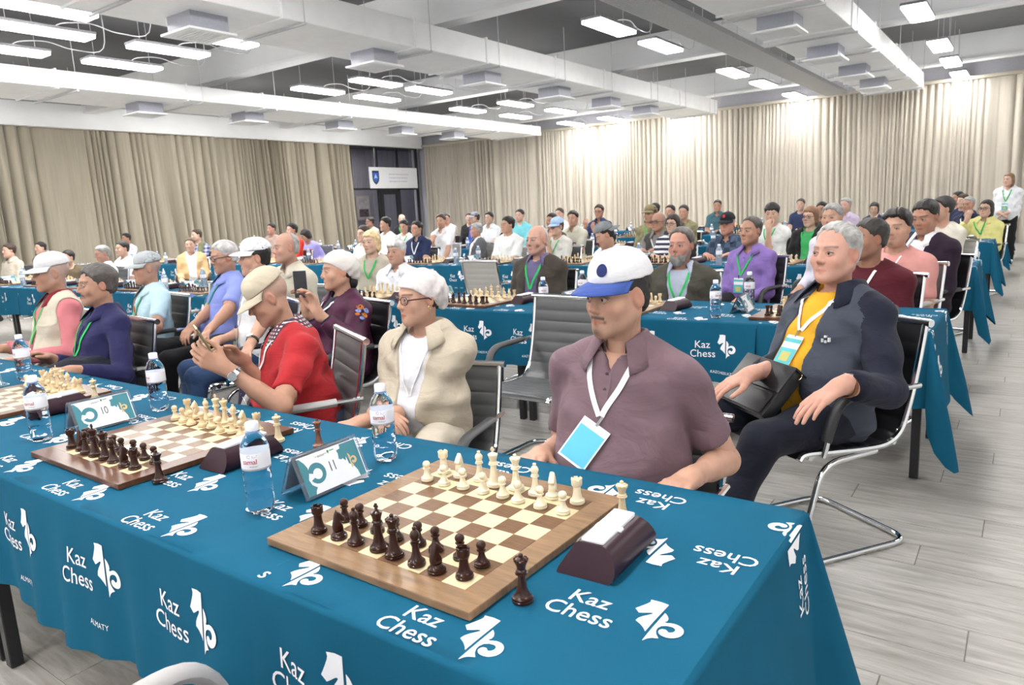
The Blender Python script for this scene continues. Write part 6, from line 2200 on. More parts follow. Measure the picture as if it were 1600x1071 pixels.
    {'head': (-4.788, 7.4, 1.172), 'ang': -98.1, 'hy': -8, 'label': 'young man in light blue cap with hand at his chin', 'who': 'young man in the light blue cap', 'lod': 1, 's': 1.0, 'slv': 0.36, 'top': (0.62, 0.6, 0.56), 'hat': 'cap', 'tilt': 8, 'capcol': (0.42, 0.58, 0.82), 'thick': 0.008, 'hair': (0.05, 0.032, 0.022), 'skin': (0.57, 0.37, 0.285), 'glasses': 3, 'R': {'w': (0.02, 0.17, 0.99), 'd': (-0.2, -0.1, 1), 'n': (0, 1, 0), 'curl': 1.0}, 'lany': ((0.03, 0.42, 0.1), None, 0.28), 'chair': 'grey', 'seed': 30},
    {'head': (-5.551, 7.35, 1.222), 'ang': -89.3, 'hy': -23, 'label': 'young man in loose white tee with black hair', 'who': 'young man in the white tee', 'lod': 1, 's': 1.0, 'w': 1.1, 'slv': 0.42, 'top': (0.78, 0.78, 0.78), 'hs_style': 'short', 'thick': 0.016, 'hair': (0.014, 0.011, 0.01), 'skin': (0.5, 0.295, 0.215), 'chair': 'white', 'seed': 31},
    {'head': (-7.291, 7.4, 1.214), 'ang': -79.2, 'hy': -14, 'label': 'young man in navy polo with white lanyard', 'who': 'young man in the navy polo', 'lod': 1, 's': 1.0, 'slv': 0.36, 'top': (0.02, 0.03, 0.085), 'collar': 1, 'thick': 0.013, 'hair': (0.014, 0.011, 0.01), 'skin': (0.5, 0.295, 0.215), 'lany': ((0.78, 0.78, 0.8), None, 0.3), 'chair': 'grey', 'seed': 32},
    {'head': (-5.425, 8.9, 1.246), 'ang': -87.4, 'hy': 8, 'label': 'man in pale khaki polo with black hair', 'who': 'man in the pale khaki polo', 's': 1.04, 'slv': 0.38, 'top': (0.56, 0.55, 0.46), 'collar': 1, 'thick': 0.013, 'hair': (0.014, 0.011, 0.01), 'skin': (0.5, 0.295, 0.215), 'table': 1, 'chair': 'grey', 'seed': 33},
    {'head': (-7.166, 8.7, 1.126), 'ang': -121.8, 'hy': -12, 'label': 'grey haired man in grey suit jacket', 'who': 'man in the grey suit', 'lod': 1, 's': 1.06, 'slv': 0.93, 'kind': 'jacket', 'top': (0.72, 0.72, 0.74), 'outer': (0.1, 0.105, 0.115), 'gap': 0.05, 'collar': 1, 'thick': 0.012, 'hair': (0.36, 0.36, 0.35), 'skin': (0.5, 0.275, 0.21), 'chair': 'white', 'seed': 34},
    {'head': (-7.833, 8.6, 1.298), 'ang': -79.1, 'hy': 6, 'label': 'man in white short sleeved shirt touching his chin', 'who': 'man in the white short sleeved shirt', 's': 1.04, 'slv': 0.38, 'top': (0.78, 0.79, 0.82), 'collar': 1, 'thick': 0.009, 'hair': (0.05, 0.032, 0.022), 'skin': (0.5, 0.295, 0.215), 'R': {'w': (0.06, 0.2, 0.97), 'd': (-0.2, -0.1, 1), 'n': (0, 1, 0), 'curl': 1.0}, 'lany': ((0.78, 0.78, 0.8), 'teal', 0.24), 'chair': 'white', 'seed': 35},
    {'head': (-8.956, 8.4, 1.287), 'ang': -94.8, 'hy': -15, 'label': 'man in white shirt with parted black hair behind the blonde woman', 'who': 'man in the white shirt behind the blonde woman', 's': 1.06, 'slv': 0.93, 'top': (0.78, 0.79, 0.83), 'thick': 0.014, 'hair': (0.014, 0.011, 0.01), 'skin': (0.5, 0.295, 0.215), 'chair': 'grey', 'seed': 36},
    {'head': (-7.175, 6.2, 1.2), 'ang': -88.1, 'hy': -10, 'label': 'man in white tee half hidden behind the blonde woman', 'who': 'man half hidden by the blonde woman', 's': 0.98, 'slv': 0.36, 'top': (0.76, 0.77, 0.8), 'thick': 0.01, 'hair': (0.05, 0.032, 0.022), 'skin': (0.57, 0.37, 0.285), 'chair': 'grey', 'seed': 37},
    {'head': (-8.991, 8.9, 1.232), 'ang': -76.2, 'hy': 2, 'label': 'man in white top looking down between the white and navy shirts', 'who': 'man looking down in a white top', 's': 1.0, 'hp': 15, 'slv': 0.36, 'top': (0.76, 0.77, 0.8), 'thick': 0.01, 'hair': (0.014, 0.011, 0.01), 'skin': (0.5, 0.295, 0.215), 'lany': ((0.03, 0.42, 0.1), None, 0.24), 'chair': 'grey', 'seed': 38},
    {'head': (-4.185, 9.0, 1.263), 'ang': -81.4, 'hy': -20, 'label': 'man in camouflage jacket and camouflage cap', 'who': 'man in the camouflage cap', 's': 1.06, 'slv': 0.93, 'top': 'camo', 'hat': 'cap', 'tilt': 3, 'capcol': (0.28, 0.24, 0.13), 'thick': 0.004, 'hair': (0.05, 0.032, 0.022), 'skin': (0.42, 0.235, 0.165), 'lany': ((0.03, 0.42, 0.1), None, 0.24), 'chair': 'black', 'seed': 39},
    {'head': (-4.431, 10.85, 1.244), 'ang': -83.9, 'hy': -2, 'label': 'man in camouflage jacket without a cap', 'who': 'man in the camouflage jacket', 's': 1.06, 'slv': 0.93, 'top': 'camo', 'thick': 0.008, 'hair': (0.014, 0.011, 0.01), 'skin': (0.5, 0.295, 0.215), 'chair': 'black', 'seed': 40},
    {'head': (-4.627, 10.75, 1.265), 'ang': -86.9, 'hy': -10, 'label': 'man with black hair just behind the striped top', 'who': 'man behind the striped top', 's': 1.0, 'slv': 0.93, 'top': (0.1, 0.1, 0.09), 'thick': 0.008, 'hair': (0.014, 0.011, 0.01), 'skin': (0.5, 0.295, 0.215), 'chair': 'black', 'seed': 41},
    {'head': (-5.945, 10.7, 1.319), 'ang': -83.5, 'hy': 2, 'label': 'man in navy polo with glasses raising his hands', 'who': 'man in the navy polo with glasses', 's': 1.06, 'slv': 0.37, 'top': (0.025, 0.035, 0.11), 'collar': 1, 'thick': 0.012, 'hair': (0.014, 0.011, 0.01), 'skin': (0.42, 0.235, 0.165), 'glasses': 3, 'R': {'w': (0.14, 0.3, 1.06), 'd': (-0.2, 0.1, 1), 'n': (0, 1, 0), 'curl': 0.6}, 'L': {'w': (-0.02, 0.3, 1.0), 'd': (0.2, 0.1, 1), 'n': (0, 1, 0), 'curl': 0.6}, 'chair': 'black', 'seed': 42},
    {'head': (-5.368, 8.2, 1.234), 'ang': -92.8, 'hy': -5, 'label': 'dark haired person partly hidden behind the light blue cap', 'who': 'person behind the light blue cap', 's': 1.0, 'slv': 0.93, 'top': (0.1, 0.08, 0.08), 'thick': 0.008, 'hair': (0.014, 0.011, 0.01), 'skin': (0.42, 0.235, 0.165), 'chair': 'black', 'seed': 43},
    {'head': (-6.772, 10.7, 1.306), 'ang': -83.4, 'hy': -5, 'label': 'young man in white tee by the back tables', 'who': 'young man in white by the back tables', 's': 1.0, 'slv': 0.36, 'top': (0.78, 0.79, 0.82), 'thick': 0.007, 'hair': (0.05, 0.032, 0.022), 'skin': (0.57, 0.37, 0.285), 'chair': 'black', 'seed': 44},
    {'head': (-7.662, 10.7, 1.316), 'ang': -80.3, 'hy': -5, 'label': 'man in turquoise jacket by the back curtain', 'who': 'man in the turquoise jacket', 's': 1.04, 'slv': 0.93, 'top': (0.18, 0.55, 0.62), 'thick': 0.01, 'hair': (0.014, 0.011, 0.01), 'skin': (0.57, 0.37, 0.285), 'chair': 'black', 'seed': 45},
    {'head': (-8.401, 10.7, 1.294), 'ang': -82.9, 'hy': -5, 'label': 'man in white polo behind the grey suit', 'who': 'man in the white polo', 's': 1.04, 'slv': 0.37, 'top': (0.78, 0.79, 0.82), 'collar': 1, 'thick': 0.01, 'hair': (0.014, 0.011, 0.01), 'skin': (0.57, 0.37, 0.285), 'chair': 'black', 'seed': 46},
    {'head': (-9.384, 11.5, 1.299), 'ang': -96.8, 'hy': -35, 'label': 'person in grey cap and blue top by the back curtain', 'who': 'person in the grey cap', 's': 1.04, 'lean': 8, 'slv': 0.93, 'top': (0.05, 0.1, 0.42), 'hat': 'cap', 'tilt': 4, 'capcol': (0.36, 0.38, 0.45), 'thick': 0.004, 'hair': (0.05, 0.032, 0.022), 'skin': (0.57, 0.37, 0.285), 'chair': 'black', 'seed': 47},
    {'head': (-9.862, 11.9, 1.301), 'ang': -71.3, 'hy': 10, 'label': 'person in black beside the grey cap', 'who': 'person in black by the grey cap', 's': 1.0, 'slv': 0.93, 'top': (0.014, 0.014, 0.016), 'thick': 0.01, 'hair': (0.05, 0.032, 0.022), 'skin': (0.57, 0.37, 0.285), 'chair': 'black', 'seed': 48},
    {'head': (-10.769, 12.2, 1.307), 'ang': -69.6, 'hy': 10, 'label': 'person half hidden behind the white short sleeved shirt', 'who': 'person behind the white short sleeved shirt', 's': 1.0, 'slv': 0.36, 'top': (0.6, 0.55, 0.55), 'thick': 0.008, 'hair': (0.014, 0.011, 0.01), 'skin': (0.5, 0.275, 0.21), 'chair': 'black', 'seed': 49},
    {'head': (-11.623, 11.6, 1.344), 'ang': -66.1, 'hy': 15, 'label': 'bald man in black near the glass door', 'who': 'bald man near the glass door', 's': 1.04, 'slv': 0.93, 'top': (0.012, 0.012, 0.016), 'hs_style': 'bald', 'thick': 0.003, 'hair': (0.014, 0.011, 0.01), 'skin': (0.57, 0.37, 0.285), 'lany': ((0.03, 0.42, 0.1), None, 0.2), 'chair': 'black', 'seed': 50},
    {'head': (-12.269, 11.2, 1.323), 'ang': -83.7, 'hy': -30, 'label': 'man with sunglasses near the glass door', 'who': 'man with sunglasses', 's': 1.0, 'slv': 0.36, 'top': (0.5, 0.4, 0.36), 'thick': 0.01, 'hair': (0.014, 0.011, 0.01), 'skin': (0.42, 0.235, 0.165), 'glasses': 4, 'chair': 'black', 'seed': 51},
    {'head': (-10.38, 7.5, 1.269), 'ang': -87.8, 'hy': -10, 'label': 'man in red orange jacket with moustache', 'who': 'man in the red orange jacket', 's': 1.06, 'slv': 0.93, 'top': (0.72, 0.05, 0.025), 'collar': 1, 'thick': 0.01, 'hair': (0.014, 0.011, 0.01), 'skin': (0.5, 0.275, 0.21), 'face': {'mustache': 1.0}, 'chair': 'grey', 'seed': 52},
    {'head': (-12.451, 8.6, 1.293), 'ang': -76.4, 'hy': -10, 'label': 'dark haired man behind the bald beige shirt', 'who': 'man behind the bald man', 's': 1.0, 'slv': 0.36, 'top': (0.4, 0.3, 0.26), 'thick': 0.008, 'hair': (0.014, 0.011, 0.01), 'skin': (0.5, 0.275, 0.21), 'chair': 'grey', 'seed': 53},
    {'head': (-11.378, 8.6, 1.138), 'ang': -78.8, 'hy': -50, 'label': 'person in lavender shirt bending down with thick black hair', 'who': 'person in the lavender shirt', 's': 1.0, 'lean': 28, 'hp': 30, 'slv': 0.93, 'top': (0.34, 0.32, 0.7), 'hs_style': 'bob', 'thick': 0.014, 'hair': (0.014, 0.011, 0.01), 'skin': (0.42, 0.235, 0.165), 'chair': 'grey', 'seed': 54},
    {'head': (-13.233, 7.4, 1.246), 'ang': -66.2, 'hy': -30, 'label': 'man in olive vest over checked shirt', 'who': 'man in the olive vest', 's': 1.06, 'slv': 0.93, 'kind': 'vest', 'top': 'check', 'outer': (0.17, 0.18, 0.09), 'gap': 0.04, 'thick': 0.008, 'hair': (0.05, 0.032, 0.022), 'skin': (0.57, 0.37, 0.285), 'chair': 'grey', 'seed': 55},
    {'head': (-10.642, 5.7, 1.133), 'ang': -35.7, 'hy': -7, 'label': 'woman in tan blazer and white tee with arms resting forward', 'who': 'woman in the tan blazer', 'lod': 1, 's': 1.0, 'slv': 0.93, 'kind': 'jacket', 'top': (0.78, 0.78, 0.8), 'outer': (0.6, 0.4, 0.21), 'gap': 0.07, 'hs_style': 'short', 'thick': 0.01, 'hair': (0.09, 0.05, 0.03), 'bun': 1, 'skin': (0.57, 0.37, 0.285), 'face': {'fem': 1}, 'trouser': (0.012, 0.012, 0.014), 'chair': 'black', 'seed': 56},
    {'head': (-11.814, 7.5, 0.993), 'ang': -74.4, 'hy': -20, 'label': 'person mostly hidden behind the white cap', 'who': 'person hidden behind the white cap', 's': 1.0, 'slv': 0.36, 'top': (0.6, 0.5, 0.45), 'hs_style': 'bald', 'thick': 0.003, 'hair': (0.33, 0.32, 0.31), 'skin': (0.5, 0.275, 0.21), 'chair': 'grey', 'seed': 57},
    {'head': (-16.407, 7.6, 1.231), 'ang': -71.7, 'hy': -15, 'label': 'man in lavender white tee by the left curtain', 'who': 'man in the lavender white tee', 's': 1.04, 'slv': 0.36, 'top': (0.66, 0.64, 0.7), 'thick': 0.009, 'hair': (0.014, 0.011, 0.01), 'skin': (0.42, 0.235, 0.165), 'chair': 'grey', 'seed': 58},
    {'head': (-10.795, 4.7, 1.145), 'ang': -76.4, 'hy': -12, 'label': 'young man in white shirt with a neat black haircut', 'who': 'young man in the white shirt', 'lod': 1, 's': 1.0, 'slv': 0.37, 'top': (0.76, 0.77, 0.8), 'thick': 0.01, 'hair': (0.014, 0.011, 0.01), 'skin': (0.57, 0.37, 0.285), 'chair': 'grey', 'seed': 59},
    {'head': (-10.363, 4.2, 1.103), 'ang': -90.1, 'hy': -7, 'label': 'grey haired man in white polo with a dark strap', 'who': 'grey haired man in white polo', 'lod': 1, 's': 1.04, 'slv': 0.38, 'hp': 10, 'top': (0.74, 0.75, 0.8), 'collar': 1, 'thick': 0.01, 'hair': (0.26, 0.26, 0.255), 'skin': (0.5, 0.275, 0.21), 'strap': ((0.015, 0.015, 0.02),), 'chair': 'grey', 'seed': 60},
    {'head': (-11.913, 4.4, 1.039), 'ang': -58.1, 'hy': -17, 'label': 'man in khaki brown shirt leaning on the table', 'who': 'man in the khaki brown shirt', 's': 1.02, 'lean': 12, 'slv': 0.93, 'top': (0.13, 0.1, 0.06), 'thick': 0.008, 'hair': (0.014, 0.011, 0.01), 'skin': (0.57, 0.37, 0.285), 'chair': 'grey', 'seed': 61},
    {'head': (-14.349, 5.0, 1.174), 'ang': -66.6, 'hy': -15, 'label': 'man with dark hair behind the white vest cap', 'who': 'man behind the vest cap', 's': 1.0, 'slv': 0.93, 'top': (0.1, 0.1, 0.1), 'thick': 0.008, 'hair': (0.014, 0.011, 0.01), 'skin': (0.57, 0.37, 0.285), 'chair': 'grey', 'seed': 62},
    {'head': (-13.947, 4.35, 1.172), 'ang': -74.9, 'hy': -15, 'label': 'young man in light beige jacket at the far left', 'who': 'young man in the light beige jacket', 's': 1.05, 'slv': 0.93, 'top': (0.5, 0.46, 0.38), 'collar': 1, 'thick': 0.012, 'hair': (0.05, 0.032, 0.022), 'skin': (0.57, 0.37, 0.285), 'chair': 'grey', 'seed': 63},
    {'head': (-4.958, 13.95, 1.299), 'ang': -82.4, 'hy': 2, 'label': 'man in teal polo before the back curtain', 'who': 'man in the teal polo', 's': 1.08, 'slv': 0.37, 'top': (0.05, 0.12, 0.15), 'collar': 1, 'thick': 0.007, 'hair': (0.014, 0.011, 0.01), 'skin': (0.42, 0.235, 0.165), 'table': 1, 'chair': 'black', 'seed': 64},
    {'head': (-5.648, 12.4, 1.305), 'ang': -80.7, 'hy': -45, 'label': 'person with dark hair behind the camouflage cap', 'who': 'person behind the camouflage cap', 's': 1.0, 'slv': 0.93, 'top': (0.06, 0.06, 0.05), 'thick': 0.01, 'hair': (0.014, 0.011, 0.01), 'skin': (0.42, 0.235, 0.165), 'chair': 'black', 'seed': 65},
    {'head': (-3.32, 13.95, 1.25), 'ang': -96.2, 'hy': 5, 'label': 'young man in navy top before the back curtain', 'who': 'young man in the navy top', 's': 1.0, 'slv': 0.36, 'top': (0.025, 0.035, 0.09), 'thick': 0.009, 'hair': (0.05, 0.032, 0.022), 'skin': (0.57, 0.37, 0.285), 'chair': 'black', 'seed': 66},
    {'head': (-2.204, 12.3, 1.226), 'ang': -101.1, 'hy': -6, 'label': 'older grey haired man in lilac shirt by the back curtain', 'who': 'man in the lilac shirt', 's': 1.06, 'slv': 0.93, 'top': (0.5, 0.42, 0.56), 'collar': 1, 'thick': 0.01, 'hair': (0.33, 0.33, 0.32), 'skin': (0.57, 0.37, 0.285), 'chair': 'black', 'seed': 67},
    {'head': (-2.031, 13.95, 1.122), 'ang': -95.0, 'hy': 6, 'label': 'girl in navy jacket with long black hair looking down', 'who': 'girl in the navy jacket', 's': 0.96, 'hp': 15, 'slv': 0.93, 'top': (0.02, 0.025, 0.06), 'hs_style': 'long', 'thick': 0.01, 'hair': (0.014, 0.011, 0.01), 'skin': (0.57, 0.37, 0.285), 'face': {'fem': 1}, 'chair': 'black', 'seed': 68},
    {'head': (-2.263, 10.9, 1.194), 'ang': -97.6, 'hy': 0, 'label': 'woman with long black hair behind the grey haired man', 'who': 'woman with long black hair', 's': 1.0, 'slv': 0.93, 'top': (0.05, 0.05, 0.06), 'hs_style': 'long', 'thick': 0.012, 'hair': (0.014, 0.011, 0.01), 'skin': (0.42, 0.235, 0.165), 'face': {'fem': 1}, 'chair': 'black', 'seed': 69},
    {'head': (-0.178, 10.75, 1.128), 'ang': -107.6, 'hy': -6, 'label': 'smiling woman in yellow blouse at the end of a table', 'who': 'woman in the yellow blouse', 'lod': 1, 's': 1.0, 'side': -6, 'slv': 0.9, 'top': (0.72, 0.68, 0.3), 'kind': 'jacket', 'outer': (0.7, 0.66, 0.27), 'gap': 0.04, 'collar': 1, 'hs_style': 'long', 'thick': 0.01, 'hair': (0.02, 0.014, 0.012), 'skin': (0.57, 0.37, 0.285), 'face': {'fem': 1}, 'glasses': 3, 'R': {'w': (0.1, 0.18, 1.0), 'd': (-0.2, -0.1, 1), 'n': (0, 1, 0), 'curl': 0.8}, 'lany': ((0.03, 0.42, 0.1), None, 0.24), 'table': 0, 'trouser': (0.03, 0.06, 0.12), 'chair': 'black', 'seed': 70},
    {'head': (-0.481, 12.4, 1.155), 'ang': -111.6, 'hy': -3, 'label': 'man in navy jacket with sunglasses on his head', 'who': 'man with sunglasses on his head', 's': 1.04, 'slv': 0.93, 'top': (0.02, 0.025, 0.055), 'collar': 1, 'thick': 0.008, 'hair': (0.33, 0.32, 0.31), 'skin': (0.42, 0.235, 0.165), 'lany': ((0.78, 0.78, 0.8), None, 0.24), 'chair': 'black', 'seed': 71},
    {'head': (-0.657, 13.9, 1.194), 'ang': -111.2, 'hy': -15, 'label': 'young woman in navy behind the man with sunglasses', 'who': 'young woman in navy', 's': 1.0, 'slv': 0.93, 'top': (0.02, 0.025, 0.07), 'hs_style': 'bob', 'thick': 0.01, 'hair': (0.06, 0.035, 0.02), 'skin': (0.57, 0.37, 0.285), 'face': {'fem': 1}, 'chair': 'black', 'seed': 72},
    {'head': (-0.784, 14.6, 1.233), 'ang': -110.9, 'hy': -35, 'label': 'person with black hair in a cream top near the aisle', 'who': 'person in the cream top', 's': 1.0, 'slv': 0.93, 'top': (0.6, 0.56, 0.5), 'thick': 0.012, 'hair': (0.014, 0.011, 0.01), 'skin': (0.42, 0.235, 0.165), 'chair': 'black', 'seed': 73},
    {'head': (-0.053, 15.1, 1.514), 'ang': -100.7, 'hy': -18, 'label': 'standing young woman in white shirt and black trousers by the curtain', 'who': 'standing woman', 'lod': 1, 'stand': True, 's': 1.02, 'lean': 0, 'slv': 0.92, 'kind': 'jacket', 'top': (0.72, 0.74, 0.78), 'outer': (0.74, 0.75, 0.79), 'gap': 0.04, 'hs_style': 'long', 'thick': 0.01, 'hair': (0.2, 0.11, 0.06), 'skin': (0.57, 0.37, 0.285), 'face': {'fem': 1}, 'R': {'w': (0.06, 0.2, 0.93), 'curl': 0.5, 'd': (-0.8, 0.3, -0.3)}, 'L': {'w': (-0.04, 0.2, 0.93), 'curl': 0.5, 'd': (0.8, 0.3, -0.3)}, 'lany': ((0.03, 0.42, 0.1), 'teal', 0.3), 'trouser': (0.012, 0.012, 0.014), 'shoe': 'white', 'seed': 74},
]
# ------------------------------------------------------------------ table settings
for i, num, dk, wh in ((0, '11', False, 'the nearest board'), (1, '10', True, 'the dark edged middle board'), (2, '', True, 'the leftmost front board')):
    cx = -.669 - i * 1.168
    where = ['with pale walnut border nearest the camera', 'with dark edge in the middle of the front table', 'cut by the left picture edge on the front table'][i]
    chess_board(cx, .298 if i == 0 else .307, TZ + .003, -.0156, 2, dk, where, wh, 'cream' if i == 0 else 'light')
    clock(cx + .36, .335, TZ + .003, .03, 'dark plum chess clock with white rocker at ' + wh)
    tent_card(cx - .435, .322, TZ + .003, 0, num, ['clear tent card reading 11 between the two nearest boards', 'clear tent card reading 10 beside the middle board', 'clear tent card beyond the leftmost front board'][i])
    bottle(cx - .445, .135, TZ + .003, -.95, 'water bottle standing near side left of ' + wh)
    bottle(cx - .435, .53, TZ + .003, -1.0 if i == 0 else -1.6, 'water bottle standing far side left of ' + wh)
    piece('queen', 'light', (cx + .308, .495, TZ + .003), 'spare light queen off the far right corner of ' + wh, 'spare queens beside the boards')
    if i < 2: piece('queen', 'dark', (cx + .308, .118, TZ + .003), 'spare dark queen off the near right corner of ' + wh, 'spare queens beside the boards')
piece('queen', 'mid', (-1.365, .515, TZ + .003), 'spare reddish brown queen standing alone beside the number 11 card', 'spare queens beside the boards')
rr_ = random.Random(5)
for row in (2, 3, 4, 5, 6):
    n = NT[row]
    for i in range(n):
        cx = -.667 - TP * i + rr_.uniform(-.03, .03); y0 = ROWY[row]
        w = 'on the %s table, %s from the right end' % (ROWN[row], ORD[i])
        chess_board(cx, y0 + .37 + rr_.uniform(-.02, .02), TZ + .003, rr_.uniform(-.03, .03), 1 if (row == 2 and i < 4) else 0, i % 2 == 0, w, 'the %s board, %s from right' % (ROWN[row], ORD[i]))
        clock(cx + .37, y0 + .40 + rr_.uniform(-.03, .03), TZ + .003, rr_.uniform(-.15, .15), 'dark chess clock ' + w)
        tent_card(cx - .40, y0 + .40, TZ + .003, rr_.uniform(-.1, .1), '', 'clear tent card holder ' + w, row > 2)
        far = not (row == 2 and i < 4)
        if rr_.random() < .9: bottle(cx - .47, y0 + .14 + rr_.uniform(-.03, .03), TZ + .003, rr_.uniform(-1.6, -.6), 'water bottle on the near half ' + w.replace('on the', 'of the'), far)
        if rr_.random() < .85: bottle(cx - .43, y0 + .60 + rr_.uniform(-.03, .03), TZ + .003, rr_.uniform(-1.6, -.6), 'water bottle on the far half ' + w.replace('on the', 'of the'), far)

# ------------------------------------------------------------------ people
SPECIAL = {
    'plaid': band_mat('plaid_collar', [(.16, .02, .03), (.55, .52, .50), (.03, .03, .06)], 70),
    'bluestripe': band_mat('navy_striped_polo', [(.02, .035, .075), (.02, .035, .075), (.05, .08, .13)], 8),
    'whitestripe': band_mat('navy_white_stripes', [(.72, .73, .76), (.02, .024, .06)], 17),
    'check': band_mat('checked_shirt', [(.6, .62, .7), (.04, .05, .2), (.25, .28, .45)], 14),
    'floral': mat('floral_scarf', (.66, .615, .61), rough=.8, var=.22, scale=42, bump=.2, wrinkle=.25),
    'camo': mat('camouflage', (.24, .22, .12), rough=.85, var=.5, scale=14, bump=.2),
    'velvet': mat('velvet_maroon', (.055, .005, .032), rough=.65, var=.6, scale=16, sheen=0, bump=.3, bscale=90),
    'dial': mat('steel_dial', (.30, .31, .33), rough=.3), 'white': mat('dial_white', (.82, .82, .80), rough=.3), 'chrome': M_CHROME,
    'brown': mat('strap_brown', (.16, .06, .02), rough=.5), 'black': mat('strap_black', (.012, .012, .013), rough=.5),
}
GL = {1: mat('frame_plum', (.05, .012, .015), rough=.3), 2: mat('frame_steel', (.10, .10, .11), rough=.3, metal=.8), 3: mat('frame_dark', (.03, .03, .035), rough=.35), 4: mat('frame_black', (.008, .008, .009), rough=.3)}
WHITE_SHOE = mat('shoe_white', (.7, .69, .67), rough=.6)
FOLK = {}
for p in PEOPLE:
    p = dict(p)
    for k in ('top', 'outer', 'collarcol', 'scarfcol'):
        if isinstance(p.get(k), str): p[k] = SPECIAL[p[k]]
    if p.get('glasses'): p['glasses'] = GL[p['glasses']]
    if p.get('watch'): p['watch'] = (p['watch'][0], SPECIAL[p['watch'][1]], SPECIAL[p['watch'][2]])
    if p.get('shoe') == 'white': p['shoe'] = WHITE_SHOE
    if p.get('table'):
        p.setdefault('R', dict(w=(.13, .36, .81), curl=.5, d=(-.6, .7, 0))); p.setdefault('L', dict(w=(-.13, .36, .81), curl=.5, d=(.6, .7, 0)))
    r = person(p)
    FOLK[p['who']] = r
    if p.get('chair'):
        a = math.radians(p['ang'])
        off = .12 + p.get('choff', 0)
        chair(r['loc'][0] + math.cos(a) * off, r['loc'][1] + math.sin(a) * off, p['ang'], p['chair'], '%s ribbed chair under the %s' % ({'grey': 'grey', 'darkgrey': 'dark grey', 'black': 'black', 'white': 'whitish'}[p['chair']], p['who']), .85 if p['who'] in ('man in the mauve polo', 'woman in the cream shirt') else 1.0)

# ------------------------------------------------------------------ empty chairs
chair(-1.86, 2.43, -92, 'darkgrey', 'empty grey ribbed chair between the cream shirt and the mauve polo')
chair(-4.45, 5.62, 88, 'white', 'empty whitish chair before the third row, its back to the camera')
chair(-.588, -.29, 90, 'grey', 'empty chair on the near side with only a pale armrest in view')
chair(-5.55, 2.62, -90, 'grey', 'empty grey chair behind the phone of the velvet robe')

# ------------------------------------------------------------------ phones, bag, jacket
M_PHONE = mat('phone_navy', (.02, .028, .06), rough=.25)
M_PHONEG = mat('phone_gold', (.30, .25, .12), rough=.3, metal=.6)
M_SCREEN = mat('phone_screen', (.02, .02, .025), rough=.08)


def phone(c, xax, yax, m_, label):
    c = Vector(c); xax = Vector(xax).normalized(); yax = Vector(yax); yax = (yax - xax * yax.dot(xax)).normalized(); z = xax.cross(yax)
    o = empty('phone')
    o.matrix_world = Matrix(((xax.x, yax.x, z.x, c.x), (xax.y, yax.y, z.y, c.y), (xax.z, yax.z, z.z, c.z), (0, 0, 0, 1)))
    tag(o, label, 'phone')
    ob('case', MB().box(-.0365, .0365, -.076, .076, -.004, .004, .0025).mesh(smooth=False), m_, o)
    ob('screen', MB().box(-.034, .034, -.072, .072, .004, .0046).mesh(), M_SCREEN, o)
    for k in range(2): ob('camera_lens', MB().lathe([(.007, 0), (.007, .0015), (0, .0018)], 12, (-.022, .058 - k * .02, -.0058)).mesh(), M_SCREEN, o)
    return o


def hand_frame(who, sd):
    r = FOLK[who]
    S, E_, W_, a = r['arms'][sd]
    M = r['root'].matrix_basis
    d = nrm(np.array(a.get('d', W_ - E_)))
    return M @ Vector(W_), (M.to_3x3() @ Vector(d))


w_, d_ = hand_frame('man in the red shirt', -1)
phone(w_ + d_ * .10 + Vector((.0, .03, .045)), (.90, -.38, -.12), (-.18, -.38, .90), M_PHONEG, 'gold edged phone held in the hands of the man in red')
w_, d_ = hand_frame('woman in the velvet robe', -1)
w2_, d2_ = hand_frame('woman in the velvet robe', 1)
mid_ = (w_ + w2_) / 2
phone(mid_ + Vector((-.03, -.035, .155)), (.79, .61, 0), (-.05, 0, 1), M_PHONE, 'dark blue phone held upright by the woman in velvet')

# bag on the lap of the man in the mustard shirt
r = FOLK['man in the mustard shirt']
M_BAG = mat('bag_leather', (.012, .012, .014), rough=.32, var=.1, bump=.3, bscale=300)
bag = empty('shoulder_bag')
bag.matrix_world = r['root'].matrix_basis @ Matrix.Translation((.03, .28, .665)) @ Matrix.Rotation(math.radians(-6), 4, 'Z') @ Matrix.Rotation(math.radians(42), 4, 'X')
tag(bag, 'black leather shoulder bag on the lap of the man in mustard', 'bag')
ob('bag_body', MB().box(-.165, .165, -.028, .028, -.12, .105, .014).mesh(smooth=True), M_BAG, bag)
ob('bag_flap', MB().box(-.168, .168, .028, .036, -.01, .108, .004).box(-.168, .168, -.03, .036, .103, .112, .004).mesh(smooth=True), M_BAG, bag)
ob('front_pocket', MB().box(-.15, .15, .028, .038, -.112, -.02, .005).mesh(smooth=True), M_BAG, bag)
ob('ring', MB().tube([(.168 + .012 * math.cos(t), 0, .09 + .012 * math.sin(t)) for t in np.linspace(0, 6.28, 12, endpoint=False)], .002, 5, closed=True).tube([(-.168 + .012 * math.cos(t), 0, .09 + .012 * math.sin(t)) for t in np.linspace(0, 6.28, 12, endpoint=False)], .002, 5, closed=True).mesh(smooth=True), mat('brass', (.6, .45, .2), rough=.25, metal=1), bag)

# folded jacket over the forearm of the man in the navy shirt
r = FOLK['man in the navy shirt']
ph_ = 1.3


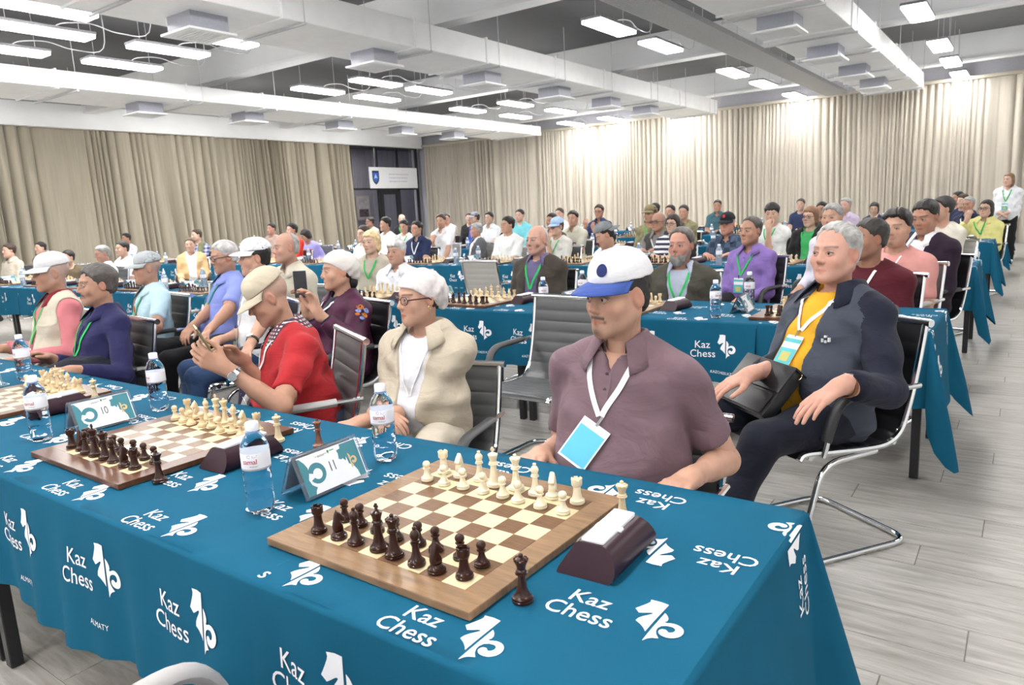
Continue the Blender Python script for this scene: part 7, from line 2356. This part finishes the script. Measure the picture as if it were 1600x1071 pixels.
def drape(P):
    d = ell(P, (-.13, .16, .675), (.15, .19, .085))
    d = smin(d, ell(P, (-.17, .10, .60), (.10, .16, .11)), .05)
    d = smin(d, ell(P, (-.05, .24, .63), (.10, .10, .07)), .05)
    return d + .008 * np.sin(P[:, 0] * 38 + P[:, 2] * 25 + 2 * np.sin(P[:, 1] * 17)) * np.sin(P[:, 1] * 21 + P[:, 2] * 30)


V, Q = surface(drape, (-.34, -.1, .44), (.12, .42, .80), .011, 1)
fj = empty('folded_jacket', r['root'].location[:], r['root'].rotation_euler.z)
tag(fj, 'dark navy jacket folded over the forearm of the moustached man', 'jacket')
ob('jacket_cloth', mkmesh('folded', V, Q), cloth_mat((.010, .012, .022)), fj)

# small white mark on the chest of the dark jacket
r = FOLK['man in the mustard shirt']
for k, (dx, dz, w, h) in enumerate(((0, .012, .008, .008), (-.012, .0, .006, .016), (0, -.008, .007, .010), (.011, -.004, .006, .014))):
    x = -.125 + dx; z = r['B'][2] - .155 + dz
    yy = max(r['front'](x - .008, z), r['front'](x + .008, z)) + .002
    ob('chest_mark', MB().box(x - w / 2, x + w / 2, yy - .012, yy + .0012, z - h / 2, z + h / 2).mesh(), M_BADGEW, r['root'])

# embroidery on the sleeve of the velvet robe
r = FOLK['woman in the velvet robe']
S_, E_, W_, a_ = r['arms'][-1]
u_ = nrm(E_ - S_); o_ = nrm(np.array([-1., .15, .1]) - u_ * np.dot([-1., .15, .1], u_)); t_ = np.cross(u_, o_)


def on_sleeve(a, v):
    """a: sideways distance round the sleeve, v: down the arm"""
    rr = .083
    return tuple(S_ + u_ * v + (o_ * math.cos(a / rr) + t_ * math.sin(a / rr)) * rr)


for nm, colr, curves in (('orange_embroidery', (.50, .16, .03), [(.02, .06, .022), (-.015, .11, .018), (.03, .125, .012)]), ('blue_embroidery', (.20, .28, .60), [(-.02, .065, .018), (.028, .095, .015), (.0, .145, .013)])):
    b = MB()
    for (ca, cv, R_) in curves:
        b.tube([on_sleeve(ca + R_ * (1 - k / 34) * math.cos(k * .42), cv + R_ * (1 - k / 34) * math.sin(k * .42)) for k in range(26)], .0038, 5)
    ob(nm, b.mesh(nm, smooth=True), cloth_mat(colr), r['root'])
